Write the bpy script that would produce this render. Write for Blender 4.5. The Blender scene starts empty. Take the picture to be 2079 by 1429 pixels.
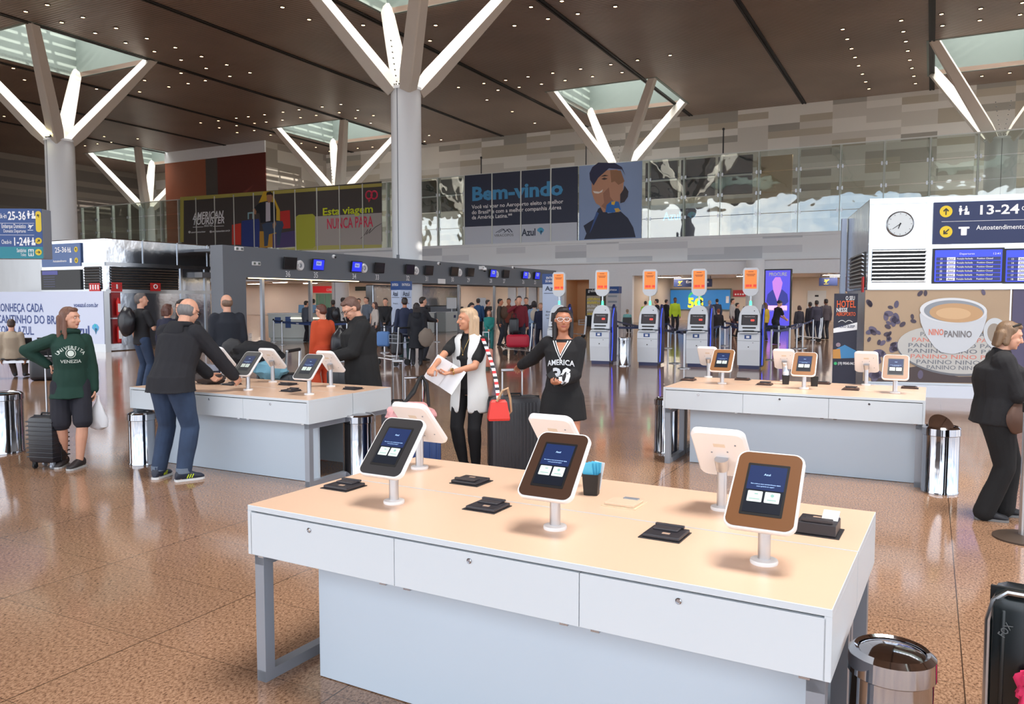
import bpy, bmesh, math, random
from mathutils import Vector as V, Matrix as MX, noise as NZ
from mathutils.bvhtree import BVHTree
random.seed(7)
C = bpy.context.scene.collection
PI = math.pi
R = math.radians

# ------------------------------------------------------------------ camera, world, sun, exposure
F, PITCH, EYE, BY = 1624.0, 0.0649, 1.72, 0.4823
cam = bpy.data.objects.new('camera', bpy.data.cameras.new('camera'))
C.objects.link(cam)
cam.location = (0, 0, EYE)
cam.rotation_euler = (PI/2 - PITCH, 0, 0)
cam.data.sensor_width = 36
cam.data.lens = F/2079*36
cam.data.clip_end = 400
cam.data.clip_start = 0.05
bpy.context.scene.camera = cam
vs = bpy.context.scene.view_settings
vs.view_transform = 'Standard'; vs.look = 'None'; vs.gamma = 1; vs.use_curve_mapping = False
vs.exposure = 0.66
world = bpy.data.worlds.new('world'); bpy.context.scene.world = world
world.use_nodes = True
bg = world.node_tree.nodes['Background']
bg.inputs[1].default_value = 2.25
_n = world.node_tree.nodes; _l = world.node_tree.links     # overcast sky with soft clouds above a grey apron
_tc = _n.new('ShaderNodeTexCoord'); _sx = _n.new('ShaderNodeSeparateXYZ'); _l.new(_tc.outputs['Generated'], _sx.inputs[0])
_mp = _n.new('ShaderNodeMapping'); _mp.inputs['Scale'].default_value = (1, 1, 2.6); _l.new(_tc.outputs['Generated'], _mp.inputs[0])
_nz = _n.new('ShaderNodeTexNoise'); _nz.inputs['Scale'].default_value = 5; _nz.inputs['Detail'].default_value = 4; _l.new(_mp.outputs[0], _nz.inputs['Vector'])
_cr = _n.new('ShaderNodeValToRGB'); _cr.color_ramp.elements[0].position = .36; _cr.color_ramp.elements[0].color = (.42, .56, .74, 1); _cr.color_ramp.elements[1].position = .62; _cr.color_ramp.elements[1].color = (1, 1, 1, 1); _l.new(_nz.outputs[0], _cr.inputs[0])
_gr = _n.new('ShaderNodeMapRange'); _gr.inputs[1].default_value = -.012; _gr.inputs[2].default_value = .012; _l.new(_sx.outputs[2], _gr.inputs[0])
_mx = _n.new('ShaderNodeMix'); _mx.data_type = 'RGBA'; _mx.inputs[6].default_value = (.26, .26, .26, 1); _l.new(_gr.outputs[0], _mx.inputs[0]); _l.new(_cr.outputs[0], _mx.inputs[7]); _l.new(_mx.outputs[2], bg.inputs[0])
sun = bpy.data.objects.new('sun', bpy.data.lights.new('sun', 'SUN'))
C.objects.link(sun)
sun.data.energy = 4.5; sun.data.angle = R(0.6); sun.data.color = (1, .95, .86)
UV = V((math.sin(BY), math.cos(BY), 0)); VV = V((-math.cos(BY), math.sin(BY), 0))
_sd = (VV*math.cos(R(30)) + UV*0.12 + V((0, 0, -math.sin(R(30))))).normalized()
sun.rotation_euler = _sd.to_track_quat('-Z', 'Y').to_euler()

# ------------------------------------------------------------------ pixel -> place helpers
def ray(px, py):
    a = (px-1039.5)/F; b = -(py-714.5)/F; c, s = math.cos(PITCH), math.sin(PITCH)
    return V((a, c+b*s, -s+b*c))
def P(px, py, z=0.0):
    r = ray(px, py); k = (z-EYE)/r.z; return V((r.x*k, r.y*k, z))
def PS(px, py, s):
    r = ray(px, py); k = s/r.dot(UV); return V((r.x*k, r.y*k, EYE+r.z*k))
def PT(px, py, t):
    r = ray(px, py); k = t/r.dot(VV); return V((r.x*k, r.y*k, EYE+r.z*k))
def PD(px, py, y):
    r = ray(px, py); k = y/r.y; return V((r.x*k, r.y*k, EYE+r.z*k))
def B(t, s, z=0.0):
    p = UV*s + VV*t; return V((p.x, p.y, z))
def tt(p): return p.dot(VV)
def ss(p): return p.dot(UV)

# ------------------------------------------------------------------ materials
def lin(c):
    return tuple(((x/255)/12.92 if x/255 <= .04045 else (((x/255)+.055)/1.055)**2.4) for x in c)
MATS = {}
def mat(name, col, rough=.5, metal=0.0, emit=0.0, spec=.5, bump=0.0, bscale=200, var=0.0, vscale=6, coat=0.0, stretch=None, alpha=None):
    if name in MATS: return MATS[name]
    m = bpy.data.materials.new(name); m.use_nodes = True
    nt = m.node_tree; n = nt.nodes; l = nt.links; p = n['Principled BSDF']
    c = lin(col)+(1,)
    p.inputs['Base Color'].default_value = c
    p.inputs['Roughness'].default_value = rough; p.inputs['Metallic'].default_value = metal
    p.inputs['Specular IOR Level'].default_value = spec
    if coat: p.inputs['Coat Weight'].default_value = coat
    if emit:
        p.inputs['Emission Color'].default_value = c; p.inputs['Emission Strength'].default_value = emit
    if bump or var:
        tc = n.new('ShaderNodeTexCoord'); mp = n.new('ShaderNodeMapping'); l.new(tc.outputs['Object'], mp.inputs[0])
        if stretch: mp.inputs['Scale'].default_value = stretch
    if var:
        nz = n.new('ShaderNodeTexNoise'); nz.inputs['Scale'].default_value = vscale; nz.inputs['Detail'].default_value = 4
        l.new(mp.outputs[0], nz.inputs['Vector'])
        mx = n.new('ShaderNodeMix'); mx.data_type = 'RGBA'
        mx.inputs[6].default_value = tuple(x*(1-var) for x in c[:3])+(1,)
        mx.inputs[7].default_value = tuple(min(1, x*(1+var)) for x in c[:3])+(1,)
        l.new(nz.outputs[0], mx.inputs[0]); l.new(mx.outputs[2], p.inputs['Base Color'])
    if bump:
        nb = n.new('ShaderNodeTexNoise'); nb.inputs['Scale'].default_value = bscale; nb.inputs['Detail'].default_value = 3
        l.new(mp.outputs[0], nb.inputs['Vector'])
        bp = n.new('ShaderNodeBump'); bp.inputs['Strength'].default_value = bump; bp.inputs['Distance'].default_value = .02
        l.new(nb.outputs[0], bp.inputs['Height']); l.new(bp.outputs[0], p.inputs['Normal'])
    MATS[name] = m; return m

def node_mat(name):
    m = bpy.data.materials.new(name); m.use_nodes = True; MATS[name] = m
    return m, m.node_tree.nodes, m.node_tree.links, m.node_tree.nodes['Principled BSDF']
def mathn(n, l, op, a, b=None):
    x = n.new('ShaderNodeMath'); x.operation = op
    for i, q in enumerate((a, b)):
        if q is None: continue
        if isinstance(q, (int, float)): x.inputs[i].default_value = q
        else: l.new(q, x.inputs[i])
    return x.outputs[0]
def ramp(n, l, fac, stops, const=False):
    r = n.new('ShaderNodeValToRGB'); r.color_ramp.interpolation = 'CONSTANT' if const else 'LINEAR'
    while len(r.color_ramp.elements) < len(stops): r.color_ramp.elements.new(.5)
    for e, (p_, c) in zip(r.color_ramp.elements, stops): e.position = p_; e.color = lin(c)+(1,)
    l.new(fac, r.inputs[0]); return r.outputs[0]

def granite():
    m, n, l, p = node_mat('polished_granite')
    tc = n.new('ShaderNodeTexCoord'); obj = tc.outputs['Object']
    v1 = n.new('ShaderNodeTexNoise'); v1.inputs['Scale'].default_value = 60; v1.inputs['Detail'].default_value = 6; v1.inputs['Roughness'].default_value = .75
    mp = n.new('ShaderNodeMapping'); mp.inputs['Scale'].default_value = (1.4, .8, 1); mp.inputs['Rotation'].default_value = (0, 0, .5)
    l.new(obj, mp.inputs[0]); l.new(mp.outputs[0], v1.inputs['Vector'])
    c1 = ramp(n, l, v1.outputs[0], [(0, (60, 42, 36)), (.37, (84, 60, 48)), (.46, (140, 106, 82)), (.58, (172, 136, 110)), (1, (202, 168, 142))])
    v2 = n.new('ShaderNodeTexNoise'); v2.inputs['Scale'].default_value = .9; v2.inputs['Detail'].default_value = 3; l.new(obj, v2.inputs['Vector'])
    sx = n.new('ShaderNodeSeparateXYZ'); l.new(obj, sx.inputs[0])
    TX_, TY_ = 1.22, .69
    fx = mathn(n, l, 'FLOOR', mathn(n, l, 'DIVIDE', mathn(n, l, 'ADD', sx.outputs[0], -.18), TX_))
    fy = mathn(n, l, 'FLOOR', mathn(n, l, 'DIVIDE', mathn(n, l, 'ADD', sx.outputs[1], -.57), TY_))
    cb = n.new('ShaderNodeCombineXYZ'); l.new(fx, cb.inputs[0]); l.new(fy, cb.inputs[1])
    wn = n.new('ShaderNodeTexWhiteNoise'); l.new(cb.outputs[0], wn.inputs[0])
    tone = mathn(n, l, 'ADD', mathn(n, l, 'MULTIPLY', wn.outputs[0], .10), mathn(n, l, 'MULTIPLY', v2.outputs[0], .5))
    tone = mathn(n, l, 'ADD', tone, .70)
    mx = n.new('ShaderNodeMix'); mx.data_type = 'RGBA'; mx.blend_type = 'MULTIPLY'; mx.inputs[0].default_value = 1
    cc = n.new('ShaderNodeCombineColor')
    for i in range(3): l.new(tone, cc.inputs[i])
    l.new(c1, mx.inputs[6]); l.new(cc.outputs[0], mx.inputs[7])
    # tile joints
    def joint(o, off, T, w):
        a = mathn(n, l, 'PINGPONG', mathn(n, l, 'ADD', o, off), T/2)
        return mathn(n, l, 'LESS_THAN', a, w)
    j = mathn(n, l, 'MAXIMUM', joint(sx.outputs[0], -.18, TX_, .003), joint(sx.outputs[1], -.57, TY_, .0014))
    m2 = n.new('ShaderNodeMix'); m2.data_type = 'RGBA'; m2.inputs[7].default_value = lin((70, 50, 38))+(1,)
    l.new(j, m2.inputs[0]); l.new(mx.outputs[2], m2.inputs[6]); l.new(m2.outputs[2], p.inputs['Base Color'])
    p.inputs['Roughness'].default_value = .11; p.inputs['Specular IOR Level'].default_value = .55
    nb = n.new('ShaderNodeTexNoise'); nb.inputs['Scale'].default_value = 1.1; l.new(obj, nb.inputs['Vector'])
    bp = n.new('ShaderNodeBump'); bp.inputs['Strength'].default_value = .06; bp.inputs['Distance'].default_value = .05
    l.new(nb.outputs[0], bp.inputs['Height']); l.new(bp.outputs[0], p.inputs['Normal'])
    return m
def tiles(name, w, h, stops, rough=.55, axis=0):
    m, n, l, p = node_mat(name)
    tc = n.new('ShaderNodeTexCoord'); sx = n.new('ShaderNodeSeparateXYZ'); l.new(tc.outputs['Object'], sx.inputs[0])
    a = mathn(n, l, 'FLOOR', mathn(n, l, 'DIVIDE', sx.outputs[axis], w)); b = mathn(n, l, 'FLOOR', mathn(n, l, 'DIVIDE', sx.outputs[2], h))
    cb = n.new('ShaderNodeCombineXYZ'); l.new(a, cb.inputs[0]); l.new(b, cb.inputs[1])
    wn = n.new('ShaderNodeTexWhiteNoise'); l.new(cb.outputs[0], wn.inputs[0])
    l.new(ramp(n, l, wn.outputs[0], stops, True), p.inputs['Base Color']); p.inputs['Roughness'].default_value = rough
    return m
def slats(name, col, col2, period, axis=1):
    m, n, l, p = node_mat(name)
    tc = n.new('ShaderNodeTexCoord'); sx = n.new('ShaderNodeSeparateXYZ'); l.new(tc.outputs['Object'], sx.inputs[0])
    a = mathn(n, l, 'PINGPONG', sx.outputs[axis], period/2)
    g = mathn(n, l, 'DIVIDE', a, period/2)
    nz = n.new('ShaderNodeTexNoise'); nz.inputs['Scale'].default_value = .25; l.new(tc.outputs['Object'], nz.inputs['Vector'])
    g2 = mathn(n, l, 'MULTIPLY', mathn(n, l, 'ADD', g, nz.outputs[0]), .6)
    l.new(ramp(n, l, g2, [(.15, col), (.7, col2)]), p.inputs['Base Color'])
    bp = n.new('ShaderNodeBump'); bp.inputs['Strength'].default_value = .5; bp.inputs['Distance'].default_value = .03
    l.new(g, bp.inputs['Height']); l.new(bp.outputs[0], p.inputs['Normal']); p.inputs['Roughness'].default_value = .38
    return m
def glass_mat():
    m = bpy.data.materials.new('facade_glass'); m.use_nodes = True; nt = m.node_tree; n = nt.nodes; l = nt.links
    n.clear(); o = n.new('ShaderNodeOutputMaterial'); t = n.new('ShaderNodeBsdfTransparent'); g = n.new('ShaderNodeBsdfGlossy')
    t.inputs[0].default_value = (.86, .91, .88, 1); g.inputs['Roughness'].default_value = .02
    tc = n.new('ShaderNodeTexCoord'); nb = n.new('ShaderNodeTexNoise'); nb.inputs['Scale'].default_value = .5; l.new(tc.outputs['Object'], nb.inputs['Vector'])
    bp = n.new('ShaderNodeBump'); bp.inputs['Strength'].default_value = .12; bp.inputs['Distance'].default_value = .2; l.new(nb.outputs[0], bp.inputs['Height']); l.new(bp.outputs[0], g.inputs['Normal'])
    mx = n.new('ShaderNodeMixShader'); mx.inputs[0].default_value = .17
    l.new(t.outputs[0], mx.inputs[1]); l.new(g.outputs[0], mx.inputs[2]); l.new(mx.outputs[0], o.inputs[0]); MATS['glass'] = m
    return m
M_FLOOR = granite()
M_TILE = tiles('grey_wall_tiles', 2.45, .55, [(0, (208, 200, 190)), (.35, (226, 219, 210)), (.62, (164, 157, 147)), (.82, (186, 174, 156))])
M_TILED = tiles('dark_wall_tiles', .62, .62, [(0, (120, 110, 102)), (.4, (134, 124, 114)), (.7, (106, 97, 90))], axis=2)
M_TILESIDE = tiles('side_wall_tiles', 3.4, .62, [(0, (176, 166, 154)), (.35, (196, 187, 176)), (.7, (150, 140, 128))], axis=1)
M_BAND = tiles('band_tiles', 2.65, .5, [(0, (236, 238, 240)), (.55, (200, 203, 208)), (.8, (218, 220, 224))])
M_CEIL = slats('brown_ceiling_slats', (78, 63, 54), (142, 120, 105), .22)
M_SHAFT = mat('shaft_panel', (112, 122, 116), .6)
M_GLASS = glass_mat()
M_WHITE = mat('white_paint', (232, 234, 236), .45)
M_WHITEWALL = mat('white_wall', (238, 239, 242), .6, var=.03)
M_CREAM = mat('cream_column', (206, 198, 186), .5, var=.04, vscale=1.5)
M_LAM = mat('white_laminate', (208, 214, 219), .35, var=.015, vscale=2)
M_LAMPANEL = mat('pale_blue_panel', (186, 197, 208), .42, var=.02, vscale=2)
M_TOP = mat('warm_reflection_desk_top', (226, 190, 163), .33, var=.02, vscale=1.5)  # warm ceiling reflection painted into the colour of the white top
M_SEAM = mat('dark_gap', (50, 52, 55), .8)
M_ALU = mat('satin_aluminium', (196, 198, 202), .32, .9)
M_LEG = mat('grey_powder_steel', (148, 153, 162), .4, .35)
M_CHROME = mat('polished_chrome', (176, 176, 180), .07, 1)
M_STEEL = mat('wavy_stainless', (196, 200, 206), .14, 1, bump=.5, bscale=1.6)
M_STEEL2 = mat('brushed_stainless', (182, 184, 187), .28, 1, bump=.12, bscale=2)
M_DARK = mat('dark_plastic', (40, 38, 40), .45)
M_BLACK = mat('black_plastic', (18, 18, 20), .4)
M_BROWNPL = mat('brown_bezel', (66, 46, 36), .28)
M_TANPL = mat('tan_bezel', (140, 94, 56), .35)
M_TABW = mat('tablet_white', (236, 232, 230), .3)
M_GREY = mat('fascia_grey', (116, 121, 129), .5, var=.03, vscale=1)
M_NAVY = mat('sign_navy', (34, 46, 88), .45)
M_BLUE = mat('sign_blue', (42, 76, 138), .45)
M_TEAL = mat('sign_teal', (22, 130, 146), .45)
M_YEL = mat('sign_yellow', (226, 196, 40), .5)
M_PRW = mat('print_white', (240, 240, 242), .5)
M_RED = mat('safety_red', (196, 32, 32), .45)
M_SKIN = mat('skin_light', (214, 160, 134), .5, var=.05, vscale=25)
M_SKIN2 = mat('skin_tan', (184, 122, 92), .5, var=.05, vscale=25)
M_SKIN3 = mat('skin_brown', (132, 84, 62), .5, var=.05, vscale=25)

# ------------------------------------------------------------------ objects
def tag(o, label=None, cat=None, group=None, kind=None):
    if label: o['label'] = label
    if cat: o['category'] = cat
    if group: o['group'] = group
    if kind: o['kind'] = kind
    return o
def empty(name, loc=(0, 0, 0), rz=0.0, label=None, cat=None, group=None):
    o = bpy.data.objects.new(name, None); C.objects.link(o); o.location = loc; o.rotation_euler = (0, 0, rz)
    o.empty_display_size = .1
    return tag(o, label, cat, group)
def copy_tree(o, parent=None):
    c = o.copy(); C.objects.link(c)
    if parent: c.parent = parent
    for ch in list(o.children): copy_tree(ch, c)
    return c

class MB:
    def __init__(self): self.bm = bmesh.new(); self.mi = 0
    def _fin(self, geom):
        for f in geom:
            if isinstance(f, bmesh.types.BMFace): f.material_index = self.mi
    def box(self, c, s, bev=0.0, rot=None, seg=2):
        r = bmesh.ops.create_cube(self.bm, size=1); vs_ = r['verts']
        m = MX.Translation(V(c)) @ (rot.to_4x4() if rot else MX.Identity(4)) @ MX.Diagonal((s[0], s[1], s[2], 1))
        bmesh.ops.transform(self.bm, matrix=m, verts=vs_)
        fs = set(f for v in vs_ for f in v.link_faces)
        if bev:
            es = set(e for v in vs_ for e in v.link_edges)
            rr = bmesh.ops.bevel(self.bm, geom=list(es), offset=min(bev, min(s)*.49), segments=seg, affect='EDGES', profile=.5)
            fs = set(f for f in fs if f.is_valid) | set(rr['faces'])
        self._fin(fs); return self
    def b2(self, x0, x1, y0, y1, z0, z1, bev=0.0):
        return self.box(((x0+x1)/2, (y0+y1)/2, (z0+z1)/2), (abs(x1-x0), abs(y1-y0), abs(z1-z0)), bev)
    def rings(self, rings, closed=True, cap=True):
        vv = [[self.bm.verts.new(p) for p in r] for r in rings]; n = len(vv[0]); fs = []
        for a, b in zip(vv[:-1], vv[1:]):
            for i in range(n if closed else n-1):
                fs.append(self.bm.faces.new((a[i], a[(i+1) % n], b[(i+1) % n], b[i])))
        if cap and closed:
            fs.append(self.bm.faces.new(vv[0][::-1])); fs.append(self.bm.faces.new(vv[-1]))
        self._fin(fs); return self
    def lathe(self, prof, c=(0, 0, 0), n=24, axis=None):
        q = axis.to_track_quat('Z', 'Y').to_matrix() if axis else MX.Identity(3)
        return self.rings([[V(c)+q @ V((r*math.cos(2*PI*i/n), r*math.sin(2*PI*i/n), z)) for i in range(n)] for r, z in prof])
    def cyl(self, a, b, r, r2=None, n=16):
        a, b = V(a), V(b); d = b-a; r2 = r if r2 is None else r2
        return self.lathe([(r, 0), (r2, d.length)], a, n, d)
    def tube(self, pts, r, n=8):
        pts = [V(p) for p in pts]; rr = []
        up = V((0, 0, 1)); prev = None
        for i, p in enumerate(pts):
            d = (pts[min(i+1, len(pts)-1)]-pts[max(i-1, 0)]).normalized()
            if prev is None:
                x = d.cross(up); x = x if x.length > .05 else d.cross(V((1, 0, 0)))
            else: x = prev-d*prev.dot(d)
            x.normalize(); prev = x; y = d.cross(x)
            rr.append([p+(x*math.cos(2*PI*k/n)+y*math.sin(2*PI*k/n))*r for k in range(n)])
        return self.rings(rr)
    def prism(self, pts, y0, y1, axis='y', mp=None):
        """extrude a 2-D outline (x, z) between two depths"""
        f = mp or (lambda a, b, d: V((a, d, b)))
        return self.rings([[f(a, b, y0) for a, b in pts], [f(a, b, y1) for a, b in pts]])
    def quad(self, a, b, c, d):
        self._fin([self.bm.faces.new([self.bm.verts.new(p) for p in (a, b, c, d)])]); return self
    def ell(self, c, r, n=16, m=10, rot=None):
        rg = []
        for j in range(1, m):
            th = PI*j/m
            rg.append([V(c)+((rot @ V((r[0]*math.sin(th)*math.cos(2*PI*i/n), r[1]*math.sin(th)*math.sin(2*PI*i/n), -r[2]*math.cos(th)))) if rot else
                       V((r[0]*math.sin(th)*math.cos(2*PI*i/n), r[1]*math.sin(th)*math.sin(2*PI*i/n), -r[2]*math.cos(th)))) for i in range(n)])
        return self.rings(rg)
    def torus(self, c, R_, r, n=24, m=8, axis=V((0, 0, 1))):
        q = axis.to_track_quat('Z', 'Y').to_matrix()
        vv = [[self.bm.verts.new(V(c)+q @ V(((R_+r*math.cos(2*PI*j/m))*math.cos(2*PI*i/n), (R_+r*math.cos(2*PI*j/m))*math.sin(2*PI*i/n), r*math.sin(2*PI*j/m)))) for j in range(m)] for i in range(n)]
        self._fin([self.bm.faces.new((vv[i][j], vv[(i+1) % n][j], vv[(i+1) % n][(j+1) % m], vv[i][(j+1) % m])) for i in range(n) for j in range(m)]); return self
    def xf(self, m):
        bmesh.ops.transform(self.bm, matrix=m, verts=self.bm.verts); return self
    def build(self, name, m, parent=None, smooth=False, loc=None, rz=None, normals=True):
        if normals: bmesh.ops.recalc_face_normals(self.bm, faces=self.bm.faces)
        me = bpy.data.meshes.new(name); self.bm.to_mesh(me); self.bm.free()
        for x in (m if isinstance(m, (list, tuple)) else [m]): me.materials.append(x)
        if smooth:
            for p in me.polygons: p.use_smooth = True
            try: me.set_sharp_from_angle(angle=R(40))
            except Exception: pass
        o = bpy.data.objects.new(name, me); C.objects.link(o)
        if parent: o.parent = parent
        if loc is not None: o.location = loc
        if rz is not None: o.rotation_euler = (0, 0, rz)
        return o
def rrect(w, h, r, n=5, cx=0, cz=0):
    pts = []
    for sx, sz, a0 in ((1, 1, 0), (-1, 1, 90), (-1, -1, 180), (1, -1, 270)):
        for k in range(n+1):
            a = R(a0+90*k/n); pts.append((cx+sx*(w/2-r)+r*math.cos(a), cz+sz*(h/2-r)+r*math.sin(a)))
    return pts
def circ(cx, cz, r, n=20, ry=None):
    return [(cx+r*math.cos(2*PI*i/n), cz+(ry or r)*math.sin(2*PI*i/n)) for i in range(n)]
def art(parent, name, pts, m, y, th=.004, label=None):
    """flat coloured shape on a face that looks to local -y"""
    o = MB().prism(pts, y, y-th).build(name, m, parent)
    if label: o['label'] = label
    return o
_fc = {}
def text_mesh(body, h, align='LEFT', bold=0.0, shear=0.0, sx=1.0):
    cu = bpy.data.curves.new('lettering', 'FONT'); cu.body = body; cu.size = h*1.38; cu.align_x = align
    cu.offset = bold*h; cu.shear = shear; cu.resolution_u = 2; cu.extrude = .0
    ob = bpy.data.objects.new('lettering', cu); C.objects.link(ob)
    dg = bpy.context.evaluated_depsgraph_get(); dg.update()
    me = bpy.data.meshes.new_from_object(ob.evaluated_get(dg)); bpy.data.objects.remove(ob); bpy.data.curves.remove(cu)
    for v in me.vertices: v.co = V((v.co.x*sx, 0, v.co.y))
    return me
def text(parent, body, x, z, h, m, y, align='LEFT', bold=.02, shear=0, sx=.9, name='lettering', fit=None, th=.003):
    me = text_mesh(body, h, align, bold, shear, sx)
    if fit:
        w = max(v.co.x for v in me.vertices)-min(v.co.x for v in me.vertices)
        for v in me.vertices: v.co.x *= fit/w
    for v in me.vertices: v.co += V((x, y-th, z))
    me.materials.clear(); me.materials.append(m)
    o = bpy.data.objects.new(name, me); C.objects.link(o)
    if parent: o.parent = parent
    return o
class Fr:
    """a vertical working frame: origin o, turned rz about z; loc() reads where a line of sight meets its face"""
    def __init__(s, o, rz): s.o = V(o); s.rz = rz; s.x = V((math.cos(rz), math.sin(rz), 0)); s.y = V((-math.sin(rz), math.cos(rz), 0))
    def loc(s, px, py, y0=0.0):
        r = ray(px, py); e = V((0, 0, EYE)); k = ((s.o-e).dot(s.y)+y0)/r.dot(s.y); q = e+r*k-s.o
        return (q.dot(s.x), q.z)
    def poly(s, pts, y0=0.0): return [s.loc(a, b, y0) for a, b in pts]
def zp(pts, ox, oy, k): return [(ox+a*k, oy+b*k) for a, b in pts]

# ================================================================== SETTING
RZ = -BY
def struct(name, mb, m, smooth=False, parent=None):
    o = mb.build(name, m, parent, smooth, rz=None if parent else RZ)
    if not parent: o['kind'] = 'structure'
    return o
struct('floor', MB().b2(-110, 60, -30, 90, -.3, 0), M_FLOOR)
ZC = 17.4
HS = 8.3
trees = [('centre', 22.89, 32.63, .73), ('left', 49.8, 32.63, .86), ('midback', 22.0, 59.97, .8), ('leftback', 49.8, 59.97, .8), ('rightback', -3.6, 59.97, .9), ('farleft', 76.7, 59.97, .8)]
holes = [(-t, s) for _, t, s, _ in trees]+[(3.6, 32.63), (3.6, 5.3), (-22.89, 5.3), (30.5, 5.3)]
# ceiling with square skylight openings
xs = sorted(set([-92, 46]+[x+d for x, y in holes for d in (-HS/2, HS/2)])); ys = sorted(set([-16, 69]+[y+d for x, y in holes for d in (-HS/2, HS/2)]))
mb = MB()
for x0, x1 in zip(xs[:-1], xs[1:]):
    for y0, y1 in zip(ys[:-1], ys[1:]):
        cx, cy = (x0+x1)/2, (y0+y1)/2
        if any(abs(cx-hx) < HS/2 and abs(cy-hy) < HS/2 for hx, hy in holes): continue
        if x1-x0 < 1e-4 or y1-y0 < 1e-4: continue
        mb.b2(x0, x1, y0, y1, ZC, ZC+.3)
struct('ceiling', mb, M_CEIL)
M_GROOVE = mat('groove_black', (24, 19, 17), .6)
for i, t in enumerate((-18, -8.6, .45, 9.5, 18.65, 28.2, 36.9, 45.75, 55, 64, 73)):
    struct('trim_%d' % (i+1), MB().b2(-t-.17, -t-.05, -16, 69, ZC-.06, ZC).b2(-t+.05, -t+.17, -16, 69, ZC-.06, ZC).b2(-t-.05, -t+.05, -16, 69, ZC-.015, ZC), M_GROOVE)
# skylight wells
M_BAR = mat('skylight_bar', (190, 196, 192), .5, .3)
for i, (x, y) in enumerate(holes):
    h = HS/2; m = MB()
    for a in ((x-h-.2, x-h, y-h-.2, y+h+.2), (x+h, x+h+.2, y-h-.2, y+h+.2), (x-h, x+h, y-h-.2, y-h), (x-h, x+h, y+h, y+h+.2)): m.b2(*a, ZC-.02, ZC+3.6)
    o = struct('window_%d' % (i+1), m, M_SHAFT)
    g = MB()
    for k in range(7): g.b2(x-h+.9+k*1.08-.12, x-h+.9+k*1.08+.12, y-h, y+h, ZC+3.2, ZC+3.5)
    for k in range(3): g.b2(x-h, x+h, y-h+2+k*2.1-.1, y-h+2+k*2.1+.1, ZC+3.0, ZC+3.2)
    g.build('skylight_bar', M_BAR, o)
    sl = bpy.data.objects.new('skylight', bpy.data.lights.new('skylight', 'AREA')); C.objects.link(sl)
    sl.data.shape = 'SQUARE'; sl.data.size = HS-.4; sl.data.spread = R(115); sl.data.energy = 2600 if y < 10 else 1450; sl.data.color = (1, .965, .92)
    sl.location = B(-x, y, ZC+3.9); sl.rotation_euler = (0, 0, RZ)
# walls
WS, GS, GT0, GT1, GZ0, GZ1 = 68.5, 58.0, -25.0, 84.0, 6.3, 12.08
struct('wall_back', MB().b2(-88.4, 46, WS, WS+.4, 0, ZC+.3), M_TILE)
struct('wall_left', MB().b2(-88.4, -88, -16, WS, 0, ZC+.3), M_TILED)
wb = struct('wall_block', MB().b2(-73, -58.6, 59.6, WS, 6.3, ZC), M_TILESIDE)
for n_, a, b, c_ in (('wall_panel', -73, -66.9, (158, 88, 58)), ('wall_panel', -66.9, -65.2, (86, 78, 72)), ('wall_panel', -65.2, -58.6, (104, 44, 34))):
    MB().b2(a, b, 59.5, 59.6, 6.3, ZC-1.15).build(n_, mat('block_%d' % c_[0], c_, .6, var=.05, vscale=3), wb)
MB().b2(-73, -58.6, 59.45, 59.6, ZC-1.15, ZC).build('wall_panel', M_WHITEWALL, wb)
# mezzanine edge, soffit and the wall with the hall openings below
struct('trim_20', MB().b2(-GT1, -GT0, GS-.12, GS+.25, 6.12, 6.34), M_WHITE)
struct('wall_mezzanine', MB().b2(-GT1, -GT0, GS, GS+.4, 4.6, 6.14), M_BAND)
struct('trim_21', MB().b2(-GT1, -GT0, GS-.35, GS+.4, 4.5, 4.62), M_WHITE)
struct('wall_soffit', MB().b2(-GT1, -GT0, GS, GS+.4, 3.55, 4.52), M_WHITEWALL)
struct('floor_upper', MB().b2(-GT1, -GT0, GS+.4, WS, 5.8, 6.1), M_WHITEWALL)
_lx = lambda px: -tt(PS(px, 560, GS))
HX0, HX1 = _lx(1284), 2.0     # hall opening, local x
AX0, AX1 = _lx(1146), _lx(1196)
struct('wall_lower', MB().b2(AX1, HX0, GS, GS+.4, 0, 3.56).b2(_lx(1095), AX0, GS, GS+.4, 0, 3.56).b2(HX1, 20, GS, GS+.4, 0, 3.56).b2(AX0, AX1, GS, GS+.4, 3.3, 3.56), M_WHITEWALL)
struct('wall_alcove', MB().b2(AX0-.3, AX1+.3, GS+2.6, GS+2.9, 0, 3.56).b2(AX0-.3, AX0, GS+.4, GS+2.7, 0, 3.56).b2(AX1, AX1+.3, GS+.4, GS+2.7, 0, 3.56).b2(AX0, AX1, GS+.4, GS+2.7, 3.3, 3.56), mat('warm_light_tinted_wall', (240, 196, 150), .6))  # the alcove's warm lighting is put into its wall colour
struct('wall_hall', MB().b2(_lx(1095), 14, WS-.5, WS, 0, 5.8).b2(HX0-.4, HX0, GS+.4, WS-.5, 0, 3.56), mat('beige_wall', (198, 186, 172), .6))
struct('wall_checkin', MB().b2(-88, _lx(1095), WS-.5, WS, 0, 5.8), mat('back_hall_wall', (214, 200, 186), .6))
struct('ceiling_lower', MB().b2(-84, 14, GS+.4, WS, 3.56, 3.7), M_WHITEWALL)
# column in front of the lower wall
struct('trim_22', MB().cyl((_lx(1535), GS-.3, 0), (_lx(1535), GS-.3, 4.5), .62, n=28), M_WHITEWALL, True)

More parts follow.
